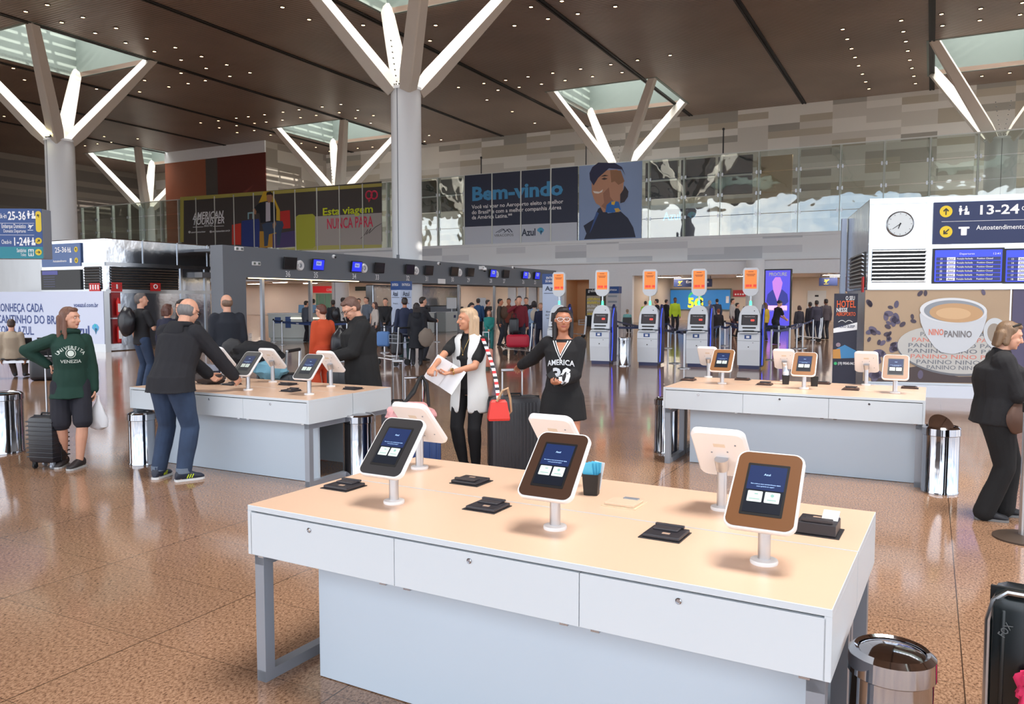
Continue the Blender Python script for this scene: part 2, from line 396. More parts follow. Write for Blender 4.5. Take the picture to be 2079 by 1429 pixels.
# mezzanine glazing: bays 2.65 m wide, four rows each
M_FRAME = mat('glazing_frame', (214, 216, 210), .4, .2)
bay = []
k = 0; t = 40.1+2.65*17
while t > GT0+3:
    x = -t; w = struct('window_%d' % (10+k), MB().b2(x+.03, x+2.62, GS-.02, GS+.02, GZ0+.03, GZ0+1.42).b2(x+.03, x+2.62, GS-.02, GS+.02, GZ0+1.46, GZ0+2.86).b2(x+.03, x+2.62, GS-.02, GS+.02, GZ0+2.9, GZ0+4.3).b2(x+.03, x+2.62, GS-.02, GS+.02, GZ0+4.34, GZ0+5.76), M_GLASS)
    pm = MB().b2(x-.07, x+.07, GS+.03, GS+.32, GZ0, GZ1)
    pm.b2(x, x+2.65, GS-.03, GS+.05, GZ1-.05, GZ1+.03)
    pm.build('window_frame', M_FRAME, w)
    bm_ = MB()
    for r in range(1, 4):
        for dx in (-.14, .14): bm_.b2(x+dx-.05, x+dx+.05, GS-.05, GS+.06, GZ0+r*1.44-.12, GZ0+r*1.44+.12)
    bm_.build('bracket', M_ALU, w)
    bay.append((t, w)); k += 1; t -= 2.65
# thin mast rods on the wall behind the glass
for i, (px, a, b) in enumerate(((977, 320, 356), (1190, 288, 334), (1469, 262, 308))):
    q = PS(px, a, 60); m = MB().cyl((-tt(q), 60, 9), (-tt(q), 60, q.z), .05, n=8).ell((-tt(q), 60, q.z), (.1, .1, .1))
    o = m.build('lightning_rod', M_DARK, None, True, rz=RZ)
    tag(o, 'thin dark rod rising %s' % ('above the navy welcome poster', 'just left of the flight attendant poster', 'above the slate blinds right of the attendant poster')[i], 'rod', 'rods above the mezzanine glazing')
# what stands behind the glass
def behind(name, px0, px1, z0, z1, s, m, lab, cat, parts=None):
    x0 = -tt(PS(px0, 400, s)); x1 = -tt(PS(px1, 400, s))
    r = empty(name, B(-x0, s, z0), RZ, lab, cat); MB().b2(0, x1-x0, 0, .25, 0, z1-z0).build('panel', m, r)
    return r, x1-x0
M_BLIND = mat('slate_blind', (58, 66, 84), .4); M_BLINDG = mat('green_grey_blind', (64, 74, 70), .4)
for px0, px1, m_, lab in ((1310, 1374, M_BLIND, 'slate blue blind behind the glass just right of the attendant poster'), (1382, 1450, M_BLIND, 'middle slate blue blind behind the mezzanine glass'), (1457, 1526, M_BLIND, 'slate blue blind beside the tall beige panel upstairs'),
                        (840, 887, M_BLINDG, 'green grey blind next to the big round column upstairs'), (893, 938, M_BLINDG, 'green grey blind at the left edge of the navy welcome poster')):
    r, w = behind('window_blind', px0, px1, 9.3, 12.0, 58.7, m_, lab, 'blind')
    r['group'] = 'blinds behind the mezzanine glass'
    MB().b2(0, w, -.08, 0, 1.25, 1.37).build('blind_rail', M_WHITE, r)
r, w = behind('shop', 1305, 1440, 6.1, 9.0, 60.5, M_NAVY, 'navy airline shop front with lit blue lettering behind the mezzanine glass', 'shop')
MB().b2(0, w, -.3, 0, 2.55, 2.9).build('lintel', M_WHITEWALL, r)
text(r, 'Azul', w*.32, 1.75, .62, mat('lit_cyan', (80, 180, 235), .5, emit=.5), -.01, bold=.03)
def brazil(r, cx, cz, h, y):
    """small logo: patchwork map in blues"""
    o = [(-.1, .5), (.25, .45), (.5, .2), (.42, -.05), (.2, -.2), (.05, -.5), (-.05, -.25), (-.2, -.1), (-.5, .1), (-.4, .35)]
    art(r, 'logo', [(cx+a*h, cz+b*h) for a, b in o], mat('logo_blue', (84, 170, 216), .5), y)
    art(r, 'logo', [(cx+a*h, cz+b*h) for a, b in ((-.05, .1), (.3, .05), (.15, -.18), (.04, -.45), (-.03, -.2))], mat('logo_dark', (40, 90, 120), .5), y-.004)
    art(r, 'logo', [(cx+a*h, cz+b*h) for a, b in ((-.1, .45), (.1, .42), (.05, .2), (-.12, .25))], mat('logo_teal', (50, 190, 180), .5), y-.004)
brazil(r, w*.75, 1.95, .7, -.01)
behind('wall_panel', 1457, 1527, 6.1, 9.2, 60.5, mat('beige_panel', (206, 186, 160), .6), 'beige wall panel behind the third glass bay right of the attendant poster', 'wall panel')
r, w = behind('wall_panel', 1536, 1607, 6.1, 12, 60, mat('tan_panel', (205, 176, 140), .55), 'tall tan wall panel behind the glass right of the slate blinds', 'wall panel')
r, w = behind('screen_wall', 1484, 1529, 6.3, 8.8, 60.1, M_DARK, 'dark screen behind the glass left of the tall tan panel', 'screen')

# ------------------------------------------------------------------ branching columns
M_FLOOD = mat('floodlight_glow', (255, 244, 190), .5, emit=60)
M_PIPE = mat('grey_pipe', (120, 124, 130), .5)
tl = {'centre': 'big white round column with four branching arms at the middle of the hall', 'left': 'white branching column with two lit floodlights at its top, left of the hall',
      'midback': 'branching column rising behind the flight attendant poster', 'leftback': 'branching column behind the grey and yellow poster',
      'rightback': 'branching column behind the glass at the far right', 'farleft': 'branching column farthest left beside the orange and red wall block'}
for name, t, s, rad in trees:
    r = empty('branching_column', B(t, s), RZ, tl[name], 'column', 'branching roof columns')
    zt_ = 11.85
    MB().lathe([(rad, 0), (rad, zt_-.05), (rad+.06, zt_-.05), (rad+.06, zt_+.08), (rad-.05, zt_+.1)], n=48).build('shaft', M_WHITE, r, True)
    MB().b2(-.02, .02, -rad-.012, -rad, 0, zt_).build('seam', M_PIPE, r)
    for sx in (-1, 1):
        for sy in (-1, 1):
            m = MB(); rg = []
            top = V((sx*(HS/2-.1), sy*(HS/2-.1), ZC+.25)); bot = V((sx*.42, sy*.42, zt_-.05))
            d = V((sx, sy, 0)).normalized(); e = V((-sy, sx, 0)).normalized()
            for c_, w_, l_ in ((bot, .42, .36), (bot.lerp(top, .12), .5, .48), (bot.lerp(top, .55), .44, .42), (top, .36, .34)):
                ax = (top-bot).normalized(); n_ = d-ax*d.dot(ax); n_.normalize()
                rg.append([c_+n_*l_+e*.05, c_+n_*.05+e*w_, c_-n_*l_+e*.08, c_-n_*l_-e*.08, c_+n_*.05-e*w_, c_+n_*l_-e*.05])
            m.rings(rg).build('arm', M_CREAM, r)
    bl = MB()
    for sx in (-1, 1):
        for k in range(8): bl.ell((sx*(.1+k*.045), -.62+.0*k, zt_+.3+k*.28), (.035, .05, .035), 6, 5)
        for k in range(5): bl.ell((sx*.3+(k-2)*.11, -rad*.93, zt_+.16), (.035, .035, .05), 6, 5)
    bl.build('bolt', M_DARK, r)
    if name == 'left':
        for dx, dy in ((-.95, -.5), (.45, -.95)):
            f = MB().box((dx, dy, zt_+.25), (.4, .22, .34), .03).build('floodlight', M_DARK, r)
            MB().box((dx+dx*.06, dy-.13, zt_+.27), (.34, .05, .28), .02).build('lamp', M_FLOOD, f)
    if name == 'centre':
        MB().b2(-.05, .05, -rad-.1, -rad, 1.2, 3.9).build('pipe', M_PIPE, r)

# ------------------------------------------------------------------ downlights
DL = []
for s_, ox, l_ in ((.3367, 0, '285,28 155,68 500,103 372,134 700,168 574,198 885,230 758,257 1057,285 931,309 1215,339 1092,360 1367,389 1243,410 1507,437 1386,458 1092,439 1238,484 1134,502 1018,522 872,483 842,552 582,535 423,496 148,480 80,410 25,700 628,822 830,835 671,856 588,866 512,878 1703,42 1864,116 1943,643 1803,660 1706,674 1595,690 1497,702 1425,711 1316,727 1210,739 1907,694 1812,707 1703,722 1605,734 1535,742 1426,756 1322,769 1430,798 1533,785 1632,813 1817,863 1905,887 1987,911'),
                   (.3367, 600, '408,150 845,151 811,244 1420,40 1606,5 1928,38 1702,82 1522,112 2062,362 1901,387 1969,435 1719,414 1551,439 1791,460 1402,461 1626,483 1267,482 1136,501 983,525 1483,505 1348,524 1221,542 1154,601 1307,671 1443,741 274,628 264,677 375,663 362,710 470,695 454,741 727,788 805,815 702,825 778,851 878,842 464,885 375,893 1320,153 1130,188'),
                   (.385, 1279, '1122,153 1146,205 1168,255 1187,301 1206,345 1226,389 1243,430 1260,467 1430,107 1442,165 1455,217 1465,267 1476,315 1487,358 1497,400 1506,439 1643,73 1648,134 1849,44 1845,106 2071,13 2057,76 212,290 1856,400 2003,383')):
    for q in l_.split(): a, b = q.split(','); DL.append((ox+float(a)*s_, float(b)*s_))
lp = MB().lathe([(.15, .0), (.15, -.03), (.115, -.035), (.11, -.012)], n=14).build('ceiling_light', M_DARK, None, True)
lg = MB().lathe([(.1, -.004), (.1, -.02), (.06, -.03)], n=12).build('lamp', mat('downlight_glow', (255, 206, 150), .5, emit=9), lp)
tag(lp, 'small round warm downlight recessed in the brown slatted ceiling', 'ceiling light', 'downlights in the brown ceiling')
first = True
for px, py in DL:
    q = P(px, py, ZC-.01); x, y = -tt(q), ss(q)
    if any(abs(x-hx) < HS/2+.2 and abs(y-hy) < HS/2+.2 for hx, hy in holes) or y > WS-.5: continue
    o = lp if first else copy_tree(lp); first = False; o.location = q

# ------------------------------------------------------------------ posters on the glazing
FG = Fr(B(0, GS-.07), RZ)
def poster(px0, px1, z0, z1, m, lab, y=-.0, base=FG, cat='poster'):
    x0 = base.loc(px0, 400)[0]; x1 = base.loc(px1, 400)[0]
    r = empty('poster', base.o, base.rz, lab, cat); r['group'] = ''
    del r['group']
    MB().b2(x0, x1, y, y+.02, z0, z1).build('sheet', m, r); return r
ZP = lambda pts: zp(pts, 830, 320, .2405)
r = poster(942, 1173, GZ0+.05, GZ1-.03, mat('poster_navy', (44, 50, 74), .5), 'wide navy welcome poster with big light blue lettering on the mezzanine glass')
art(r, 'sheet_panel', FG.poly(ZP([(463, 586), (1420, 545), (1420, 712), (463, 738)])), mat('poster_white', (206, 212, 224), .5), -.004)
def ftext(r, F_, p0, p1, body, h, m, y=-.012, z=None, **k):
    a = F_.loc(*p0); b = F_.loc(*p1); return text(r, body, a[0], a[1], h, m, y, fit=b[0]-a[0], **k)
m_ = mat('poster_cyan', (74, 156, 208), .5)
ftext(r, FG, ZP([(530, 362)])[0], ZP([(1295, 320)])[0], 'Bem-vindo', 1.12, m_, bold=.05)
ftext(r, FG, ZP([(532, 432)])[0], ZP([(1305, 398)])[0], 'Você vai voar no Aeroporto eleito o melhor', .32, M_PRW, bold=.02)
ftext(r, FG, ZP([(532, 478)])[0], ZP([(1287, 446)])[0], 'do Brasil* e com a melhor companhia Aérea', .32, M_PRW, bold=.02)
ftext(r, FG, ZP([(532, 521)])[0], ZP([(872, 508)])[0], 'da América Latina.**', .32, M_PRW, bold=.02)
mk = mat('poster_ink', (60, 70, 92), .5)
ftext(r, FG, ZP([(955, 660)])[0], ZP([(1073, 655)])[0], 'Azul', .56, mk, bold=.04)
q = FG.loc(*ZP([(1113, 622)])[0]); brazil(r, q[0], q[1], .62, -.012)
ftext(r, FG, ZP([(722, 668)])[0], ZP([(885, 662)])[0], 'VIRACOPOS', .2, mat('poster_grey', (110, 114, 120), .5))
for a, b, c_, d in ((730, 634, 790, 600), (752, 634, 806, 602), (790, 600, 812, 622), (800, 634, 845, 600), (845, 600, 872, 630), (822, 604, 850, 632)):
    art(r, 'logo', FG.poly(ZP([(a, b), (a+9, b), (c_+7, d), (c_-3, d)])), mk, -.012)
r = poster(1175.5, 1303, GZ0+.05, GZ1-.03, mat('poster_sky', (142, 164, 202), .5, var=.08, vscale=.5), 'tall poster of a smiling flight attendant in a navy hat against pale blue sky')
def FA(nm, pts, col, y): art(r, nm, FG.poly(ZP(pts)), mat('pa_%d_%d_%d' % col, col, .5), y)
FA('printed_figure', [(1480, 690), (1500, 640), (1475, 575), (1560, 520), (1600, 430), (1640, 410), (1680, 470), (1790, 455), (1850, 510), (1895, 590), (1915, 672)], (36, 42, 66), -.004)
FA('printed_figure', [(1545, 215), (1545, 290), (1562, 345), (1580, 385), (1612, 405), (1640, 460), (1775, 460), (1780, 370), (1808, 290), (1815, 200), (1760, 100), (1620, 110)], (190, 140, 112), -.008)
FA('printed_figure', [(1640, 300), (1690, 250), (1700, 330), (1740, 380), (1680, 450), (1625, 410), (1650, 380)], (160, 112, 90), -.010)
FA('printed_figure', [(1555, 282), (1610, 288), (1640, 268), (1632, 290), (1600, 304), (1568, 300)], (236, 226, 218), -.014)
FA('printed_figure', [(1700, 105), (1790, 110), (1822, 200), (1800, 215), (1770, 230), (1740, 200), (1710, 210)], (150, 108, 78), -.012)
FA('printed_figure', [(1526, 130), (1530, 185), (1560, 235), (1600, 170), (1690, 90), (1800, 100), (1828, 150), (1800, 80), (1740, 45), (1600, 42), (1550, 80)], (40, 42, 74), -.016)
FA('printed_figure', [(1822, 235), (1855, 285), (1850, 330), (1820, 375), (1785, 385), (1785, 310), (1812, 270)], (56, 48, 56), -.012)
FA('printed_figure', [(1620, 160), (1655, 145), (1688, 152), (1655, 158)], (60, 46, 42), -.013)
FA('printed_figure', [(1625, 180), (1650, 168), (1680, 178), (1650, 188)], (70, 52, 48), -.013)
FA('printed_figure', [(1670, 400), (1712, 365), (1772, 372), (1790, 440), (1720, 465), (1660, 460)], (40, 110, 190), -.016)
FA('printed_figure', [(1710, 372), (1745, 368), (1735, 400), (1712, 396)], (230, 186, 60), -.018)
FA('printed_figure', [(1735, 430), (1770, 425), (1788, 448), (1750, 462)], (222, 180, 80), -.018)
FA('printed_figure', [(1585, 455), (1605, 470), (1545, 605), (1525, 640)], (60, 90, 150), -.010)
ZQ = lambda pts: zp(pts, 360, 370, .2116)
FY = Fr(B(0, GS-.07), RZ)
r = poster(367, 775, 6.9, GZ1+.1, mat('poster_charcoal', (74, 68, 66), .5), 'long charcoal and yellow luggage poster on the mezzanine glass left of the column')
def YA(nm, pts, col, y): art(r, nm, FY.poly(ZQ(pts)), mat('pb_%d_%d_%d' % col, col, .5), y)
OL = (176, 166, 84)
YA('printed_border', [(28, 142), (1962, 8), (1962, 40), (28, 178)], OL, -.004)
YA('printed_border', [(28, 150), (62, 150), (62, 575), (28, 575)], OL, -.006)
YA('printed_ground', [(1010, 640), (1400, 605), (1962, 598), (1962, 652), (1150, 650)], (190, 186, 110), -.006)
YA('printed_ground', [(1320, 328), (1962, 292), (1962, 600), (1320, 608)], (176, 170, 166), -.004)
YA('printed_arch', [(785, 190), (830, 88), (905, 90), (985, 270), (985, 370), (920, 360), (780, 210)], (214, 176, 52), -.006)
YA('printed_arch', [(790, 470), (985, 470), (985, 620), (790, 628)], (200, 150, 56), -.005)
YA('printed_suitcase', [(525, 408), (612, 392), (612, 600), (525, 598)], (214, 64, 48), -.006)
YA('printed_suitcase', [(618, 370), (780, 350), (790, 380), (790, 622), (618, 612)], (50, 66, 134), -.008)
YA('printed_suitcase', [(676, 290), (732, 284), (732, 352), (720, 352), (720, 300), (688, 302), (688, 354), (676, 354)], (150, 190, 200), -.008)
YA('printed_suitcase', [(915, 498), (1135, 462), (1135, 615), (985, 628), (915, 630)], (84, 72, 120), -.007)
YA('printed_suitcase', [(988, 278), (1080, 268), (1086, 440), (1015, 446), (988, 420)], (198, 52, 48), -.007)
YA('printed_suitcase', [(1140, 330), (1165, 312), (1300, 304), (1322, 325), (1325, 610), (1300, 636), (1150, 642), (1136, 600)], (178, 182, 66), -.008)
YA('printed_figure', [(812, 405), (880, 378), (1010, 372), (1022, 410), (1000, 470), (985, 600), (955, 608), (950, 480), (880, 500), (868, 610), (835, 615), (830, 480)], (66, 82, 108), -.010)
YA('printed_figure', [(722, 262), (790, 195), (860, 180), (935, 195), (952, 260), (950, 380), (890, 385), (800, 390), (790, 300), (745, 290)], (36, 38, 44), -.012)
YA('printed_figure', [(850, 190), (892, 190), (895, 370), (850, 378)], (200, 196, 206), -.014)
YA('printed_figure', [(858, 108), (905, 100), (916, 140), (905, 185), (878, 198), (860, 170)], (176, 128, 98), -.016)
YA('printed_figure', [(855, 125), (860, 96), (895, 88), (918, 108), (915, 140), (905, 118), (870, 120)], (40, 30, 28), -.018)
YA('printed_figure', [(915, 400), (940, 370), (950, 400), (935, 448), (918, 440)], (176, 128, 98), -.014)
YA('printed_figure', [(722, 262), (745, 250), (760, 280), (755, 310), (735, 300)], (176, 128, 98), -.014)
ftext(r, FY, ZQ([(150, 358)])[0], ZQ([(448, 338)])[0], 'AMERICAN', .72, M_PRW, bold=.03, shear=.25)
ftext(r, FY, ZQ([(146, 410)])[0], ZQ([(445, 393)])[0], 'TOURISTER', .66, M_PRW, bold=.03, shear=.25)
ftext(r, FY, ZQ([(258, 428)])[0], ZQ([(338, 424)])[0], 'SINCE 1933', .2, M_PRW)
YA('printed_line', [(150, 428), (250, 424), (250, 430), (150, 434)], (220, 220, 220), -.008)
YA('printed_line', [(345, 420), (448, 416), (448, 421), (345, 426)], (220, 220, 220), -.008)
for a in (118, 322): YA('printed_mark', circ(a, 478 if a < 200 else 474, 12), (200, 200, 200), -.008)
ftext(r, FY, ZQ([(135, 488)])[0], ZQ([(272, 480)])[0], 'americantourister', .18, M_PRW)
ftext(r, FY, ZQ([(338, 480)])[0], ZQ([(508, 472)])[0], 'americantourister.com.br', .2, M_PRW)
ftext(r, FY, ZQ([(1392, 318)])[0], ZQ([(1872, 290)])[0], 'Esta viagem', .68, mat('poster_lime', (206, 220, 40), .5), bold=.03)
ftext(r, FY, ZQ([(1435, 448)])[0], ZQ([(1875, 424)])[0], 'NUNCA PARA', .98, mat('poster_pink', (220, 60, 92), .5), bold=.02)
for cx in (1840, 1890):
    a = FY.loc(*ZQ([(cx, 122)])[0]); MB().torus((a[0], -.012, a[1]), .34, .075, 20, 6, V((0, 1, 0))).build('printed_mark', mat('poster_pink', (0, 0, 0)), r)
YA('printed_mark', [(1830, 165), (1858, 160), (1838, 195)], (214, 70, 80), -.008)
a = FY.poly(ZQ([(1760, 540), (1800, 500), (1830, 450), (1815, 500), (1860, 440), (1840, 490), (1900, 430), (1960, 395)]))
MB().tube([V((p[0], -.012, p[1])) for p in a], .02, 5).build('printed_signature', M_DARK, r)
for t, w in bay:      # slim cover strips where posters cross the posts
    if 24.5 < t-.01 < 72:
        MB().b2(-t-.045, -t+.045, GS-.15, GS-.095, GZ0, GZ1).build('cover_strip', M_FRAME, w)
_lh = MB().b2(-.9, .9, -.15, .15, -.09, 0, .02).build('ceiling_light', M_WHITE)
MB().b2(-.86, .86, -.12, .12, -.1, -.085).build('lamp', mat('linear_lamp', (255, 240, 222), .5, emit=38), _lh)
tag(_lh, 'long white light fitting under the low ceiling of the back halls', 'ceiling light', 'linear lights of the back halls')
first = True
for x in (-74, -66, -58, -50, -42, -35, -18, -12, -6, 0, 6):
    for y in (GS+2.6, GS+7.0):
        o = _lh if first else copy_tree(_lh); first = False; o.location = B(-x, y, 3.56); o.rotation_euler = (0, 0, RZ)

# ================================================================== CHECK-IN DESKS WITH TABLETS
DZ, DW = .809, 1.257
def facing(name, mbf, m, parent, **k): return mbf.build(name, m, parent, **k)
def tablet(parent_fr, x, y, flip, bez, lab, grp='tablet stands on the check-in desks', h=.235, cam_hole=True):
    o, rz = parent_fr
    c, s_ = math.cos(rz), math.sin(rz)
    r = empty('tablet_stand', (o[0]+c*x-s_*y, o[1]+s_*x+c*y, DZ), rz+(PI if flip else 0), lab, 'tablet', grp)
    MB().lathe([(.046, 0), (.048, .006), (.046, .014), (.03, .017)], n=28).build('base', M_TABW, r, True)
    MB().cyl((0, 0, .014), (0, 0, h-.012), .0215, n=20).build('pole', M_ALU, r, True)
    q = MX.Translation((0, 0, h+.015)) @ MX.Rotation(R(-43), 4, 'X')   # face leans back
    W, H_ = .222, .31
    out = []
    for i in range(5):
        pass
    def shape(w, hh, r0, bul=.012):
        p = rrect(w, hh, r0, 5); return [(a*(1+.05*(.5-b/hh)) + (bul*(1-(2*b/hh)**2) if a > 0 else -bul*(1-(2*b/hh)**2)), b) for a, b in p]
    hd = MB().rings([[V((a*.93, .016, b*.95)) for a, b in shape(W, H_, .03)], [V((a, .006, b)) for a, b in shape(W, H_, .032)], [V((a, -.008, b)) for a, b in shape(W, H_, .032)], [V((a*.985, -.012, b*.99)) for a, b in shape(W, H_, .03)]])
    hd.xf(q); hd = hd.build('case', M_TABW, r, True)
    MB().prism(shape(W-.014, H_-.014, .026), -.0125, -.0145).xf(q).build('bezel', bez, r)
    if not flip or True:
        sc = MB().prism(rrect(.142, .205, .004), -.0146, -.0156).xf(q).build('screen', M_BLACK, r)
        g = MB().prism(rrect(.126, .096, .002, cz=.045), -.0157, -.0163).prism(rrect(.126, .001, .0004, cz=-.02), -.0157, -.0161).xf(q); g.build('display', mat('screen_blue', (22, 38, 78), .45, emit=.12, spec=.25), sc)
        g = MB().prism(rrect(.126, .088, .002, cz=-.048), -.0157, -.0162).xf(q); g.build('display', mat('screen_navy', (12, 18, 30), .45, emit=.1, spec=.25), sc)
        for dx in (-.029, .029): MB().prism(rrect(.05, .042, .003, cx=dx, cz=-.03), -.0164, -.0168).xf(q).build('button', mat('screen_button', (190, 198, 190), .5, emit=.12), sc)
        ms = MB().prism(circ(.029, -.022, .006, 12), -.0169, -.0171).prism(rrect(.03, .003, .001, cx=.029, cz=-.04), -.0169, -.0171).prism(rrect(.036, .003, .001, cx=-.029, cz=-.04), -.0169, -.0171).prism(rrect(.012, .004, .001, cx=-.025, cz=-.02), -.0169, -.0171).xf(q)
        ms.build('icon', mat('screen_icon', (120, 160, 150), .4, emit=.2), sc)
        for body, z, hh, w in (('Azul', .055, .008, .022), ('Bem-vindo ao nosso autoatendimento digital,', .018, .0042, .1), ('como gostaria de seguir?', .009, .0042, .06)):
            t = text(sc, body, -w/2, z, hh, mat('screen_text', (150, 180, 220), .4, emit=.5), -.0163, fit=w, th=.0004); t.data.transform(q)
    bk = MB()
    for a, b in ((-.07, .08), (-.075, -.07), (.0, -.09), (.04, .02), (-.03, .03)): bk.lathe([(.004, 0), (.004, .002)], (a, .0165, b), 8, V((0, 1, 0)))
    bk.xf(q).build('screw', M_LEG, r)
    MB().prism(rrect(.05, .022, .002, cx=.0, cz=.07), .0168, .0163).xf(q).build('sticker', mat('sticker_tan', (222, 208, 188), .6), r)
    MB().cyl((0, -.002, h-.06), (0, .018, h-.01), .026, .03, n=16).build('joint', M_ALU, r, True)
    return r
def reader(parent_fr, x, y, flip, lab, col, kind=0):
    o, rz = parent_fr; c, s_ = math.cos(rz), math.sin(rz)
    r = empty('card_reader', (o[0]+c*x-s_*y, o[1]+s_*x+c*y, DZ), rz+(PI if flip else 0), lab, 'card reader', 'readers set into the desk tops')
    MB().b2(-.082, .082, -.078, .078, 0, .004, .001).build('mount_plate', M_DARK if kind != 1 else mat('beige_plate', (222, 196, 168), .5), r)
    if kind == 1:
        MB().b2(-.07, .07, -.05, .07, .004, .016, .003).build('body', mat('beige_body', (214, 190, 164), .45), r); MB().b2(-.05, .02, -.058, -.03, .012, .02, .002).build('slot', M_LEG, r)
    else:
        MB().b2(-.068, .078, -.07, .068, .004, .018 if kind == 0 else .05, .004).build('body', col, r)
        z = .018 if kind == 0 else .05
        MB().b2(-.05, .05, .0, .06, z, z+.008, .003).b2(-.056, .06, .046, .062, z+.004, z+.014, .002).build('cover', mat('reader_cover', (58, 54, 58), .4), r)
        MB().b2(.0, .03, -.04, -.022, z, z+.0012).build('sticker', mat('sticker_grey', (180, 150, 130), .6), r)
        if kind == 2: MB().box((-.035, -.035, z+.012), (.06, .07, .004), rot=MX.Rotation(R(-20), 3, 'X')).b2(-.065, -.005, -.07, -.066, z-.02, z+.005).build('receipt', M_PRW, r)
    return r
def desk(o, yaw, lab, L=2.447):
    """two half desks back to back; origin front left corner, local x along the front, y away"""
    rz = -yaw; r = empty('check_in_desk', (o[0], o[1], 0), rz, lab, 'desk'); H2 = DW/2
    for k in (0, 1):
        y0 = 0 if k == 0 else H2+.004; y1 = H2-.004 if k == 0 else DW
        MB().b2(0, L, y0, y1, DZ-.024, DZ-.0005, .0015).build('desk_top', M_LAM, r)
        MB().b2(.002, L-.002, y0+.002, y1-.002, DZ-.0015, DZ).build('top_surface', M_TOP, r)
        # body: side cheeks, back, bottom, dark core
        zb = DZ-.222; f = 1 if k == 0 else -1; yf = 0 if k == 0 else DW; yi = y1 if k == 0 else y0
        m = MB(); ya, yb = sorted((yf, yi))
        m.b2(0, .022, ya, yb, zb, DZ-.024).b2(L-.022, L, ya, yb, zb, DZ-.024).b2(.022, L-.022, min(yf+f*.03, yi), max(yf+f*.03, yi), zb, zb+.015)
        m.build('body', M_LAM, r)
        MB().b2(.022, L-.022, min(yf+f*.024, yf+f*.03), max(yf+f*.024, yf+f*.03), zb+.01, DZ-.026).build('core', M_SEAM, r)
        wd = (L-.03)/3
        for i in range(3):
            x0 = .015+i*wd; d = MB().b2(x0+.0015, x0+wd-.0015, min(yf, yf+f*.018), max(yf, yf+f*.018), zb, DZ-.031, .001).build('flap_door', M_LAM, r)
            xc = x0+wd*(.36 if k == 0 else .64)
            MB().lathe([(.0105, 0), (.0105, .004), (.008, .006), (.008, .003), (.003, .003)], (x0+wd*.44, yf, DZ-.062), 16, V((0, -f, 0))).build('lock', M_CHROME, d, True)
            h = MB()
            for xx in (x0+.06, x0+wd-.06): h.b2(xx-.016, xx+.016, min(yf-f*.0, yf+f*.03), max(yf, yf+f*.03), zb-.007, zb)
            h.build('hinge', M_CHROME, d)
        yp = .2 if k == 0 else DW-.2
        MB().b2(.24, L-.24 if False else L-.06, yp-.012, yp+.012, .004, zb).build('modesty_panel', M_LAMPANEL, r)
        for xx in (.045, L-.045):
            lm = MB(); a, b = (yf+f*.02), (yi-f*.01)
            for yy in (a, b): lm.b2(xx-.0275, xx+.0275, min(yy, yy+f*.055*(1 if yy == a else -1)), max(yy, yy+f*.055*(1 if yy == a else -1)), 0, zb)
            y2, y3 = sorted((a, b)); lm.b2(xx-.027, xx+.027, y2, y3, 0, .05).b2(xx-.027, xx+.027, y2, y3, zb-.05, zb-.0005)
            lm.build('leg_frame', M_LEG, r)
    return r, (V((o[0], o[1], 0)), rz)
def dl(fr, px, py, z=DZ):
    q = P(px, py, z)-fr[0]; c, s_ = math.cos(-fr[1]), math.sin(-fr[1]); return (c*q.x-s_*q.y, s_*q.x+c*q.y)
d1, f1 = desk((-1.180, 3.517), .5188, 'nearest long white check-in desk with three lockable flaps, warm-reflection-tinted top and grey loop legs')
d2, f2 = desk((-4.020, 8.366), .4818, 'white check-in desk on the left that the man in jeans leans over')
d3, f3 = desk((1.589, 8.358), .4829, 'white check-in desk on the right in front of the coffee cup poster')
T = tablet
T(f1, *dl(f1, 800, 1021), 0, M_DARK, 'black-framed tablet nearest the left end of the nearest desk, its screen towards the viewer')
T(f1, *dl(f1, 1127, 1073), 0, M_BROWNPL, 'brown-framed tablet at the middle of the nearest desk, beside the black cup')
T(f1, *dl(f1, 1551, 1143), 0, mat('bronze_bezel', (112, 74, 46), .32), 'bronze-framed tablet at the right end of the nearest desk, its screen towards the viewer')
T(f1, *dl(f1, 852, 951), 1, M_DARK, 'tablet seen from its white back at the left rear of the nearest desk')
a, b = dl(f1, 852, 951), dl(f1, 1465, 1034)
T(f1, (a[0]+b[0])/2+.02, (a[1]+b[1])/2, 1, M_BROWNPL, 'tablet seen from its white back behind the middle tablet of the nearest desk')
T(f1, *b, 1, M_TANPL, 'tablet seen from its white back with a tan sticker, right rear of the nearest desk')
T(f2, *dl(f2, 504, 792), 0, M_DARK, 'left screen-side tablet on the left desk, black frame', h=.25)
T(f2, *dl(f2, 628, 801), 0, M_DARK, 'black-framed tablet nearest the right corner of the left desk', h=.25)
T(f2, *dl(f2, 452, 771), 1, M_DARK, 'white tablet back beside the bending man\'s arm on the left desk', h=.25)
T(f2, *dl(f2, 554, 776), 1, M_DARK, 'middle white tablet back on the left desk', h=.25)
T(f2, *dl(f2, 672, 785), 1, M_DARK, 'white tablet back in front of the man in the black coat', h=.25)
T(f3, *dl(f3, 1466, 779), 0, M_TANPL, 'tan-framed tablet at the left end of the right-hand desk')
T(f3, *dl(f3, 1632, 789), 0, M_TANPL, 'tan-framed tablet at the middle of the right-hand desk')
T(f3, *dl(f3, 1817, 798), 0, M_TANPL, 'tan-framed tablet at the right end of the right-hand desk')
T(f3, *dl(f3, 1438, 766), 1, M_TANPL, 'white tablet back at the left rear of the right-hand desk')
T(f3, *dl(f3, 1592, 774), 1, M_TANPL, 'white tablet back behind the hand gel bottle on the right-hand desk')
T(f3, *dl(f3, 1758, 782), 1, M_TANPL, 'white tablet back at the right rear of the right-hand desk, before the coffee poster')
M_RD = mat('reader_black', (44, 42, 48), .4); M_RB = mat('reader_brown', (84, 58, 48), .45)
reader(f1, *dl(f1, 698, 989), 0, 'dark card reader in the left end of the nearest desk top', M_RD)
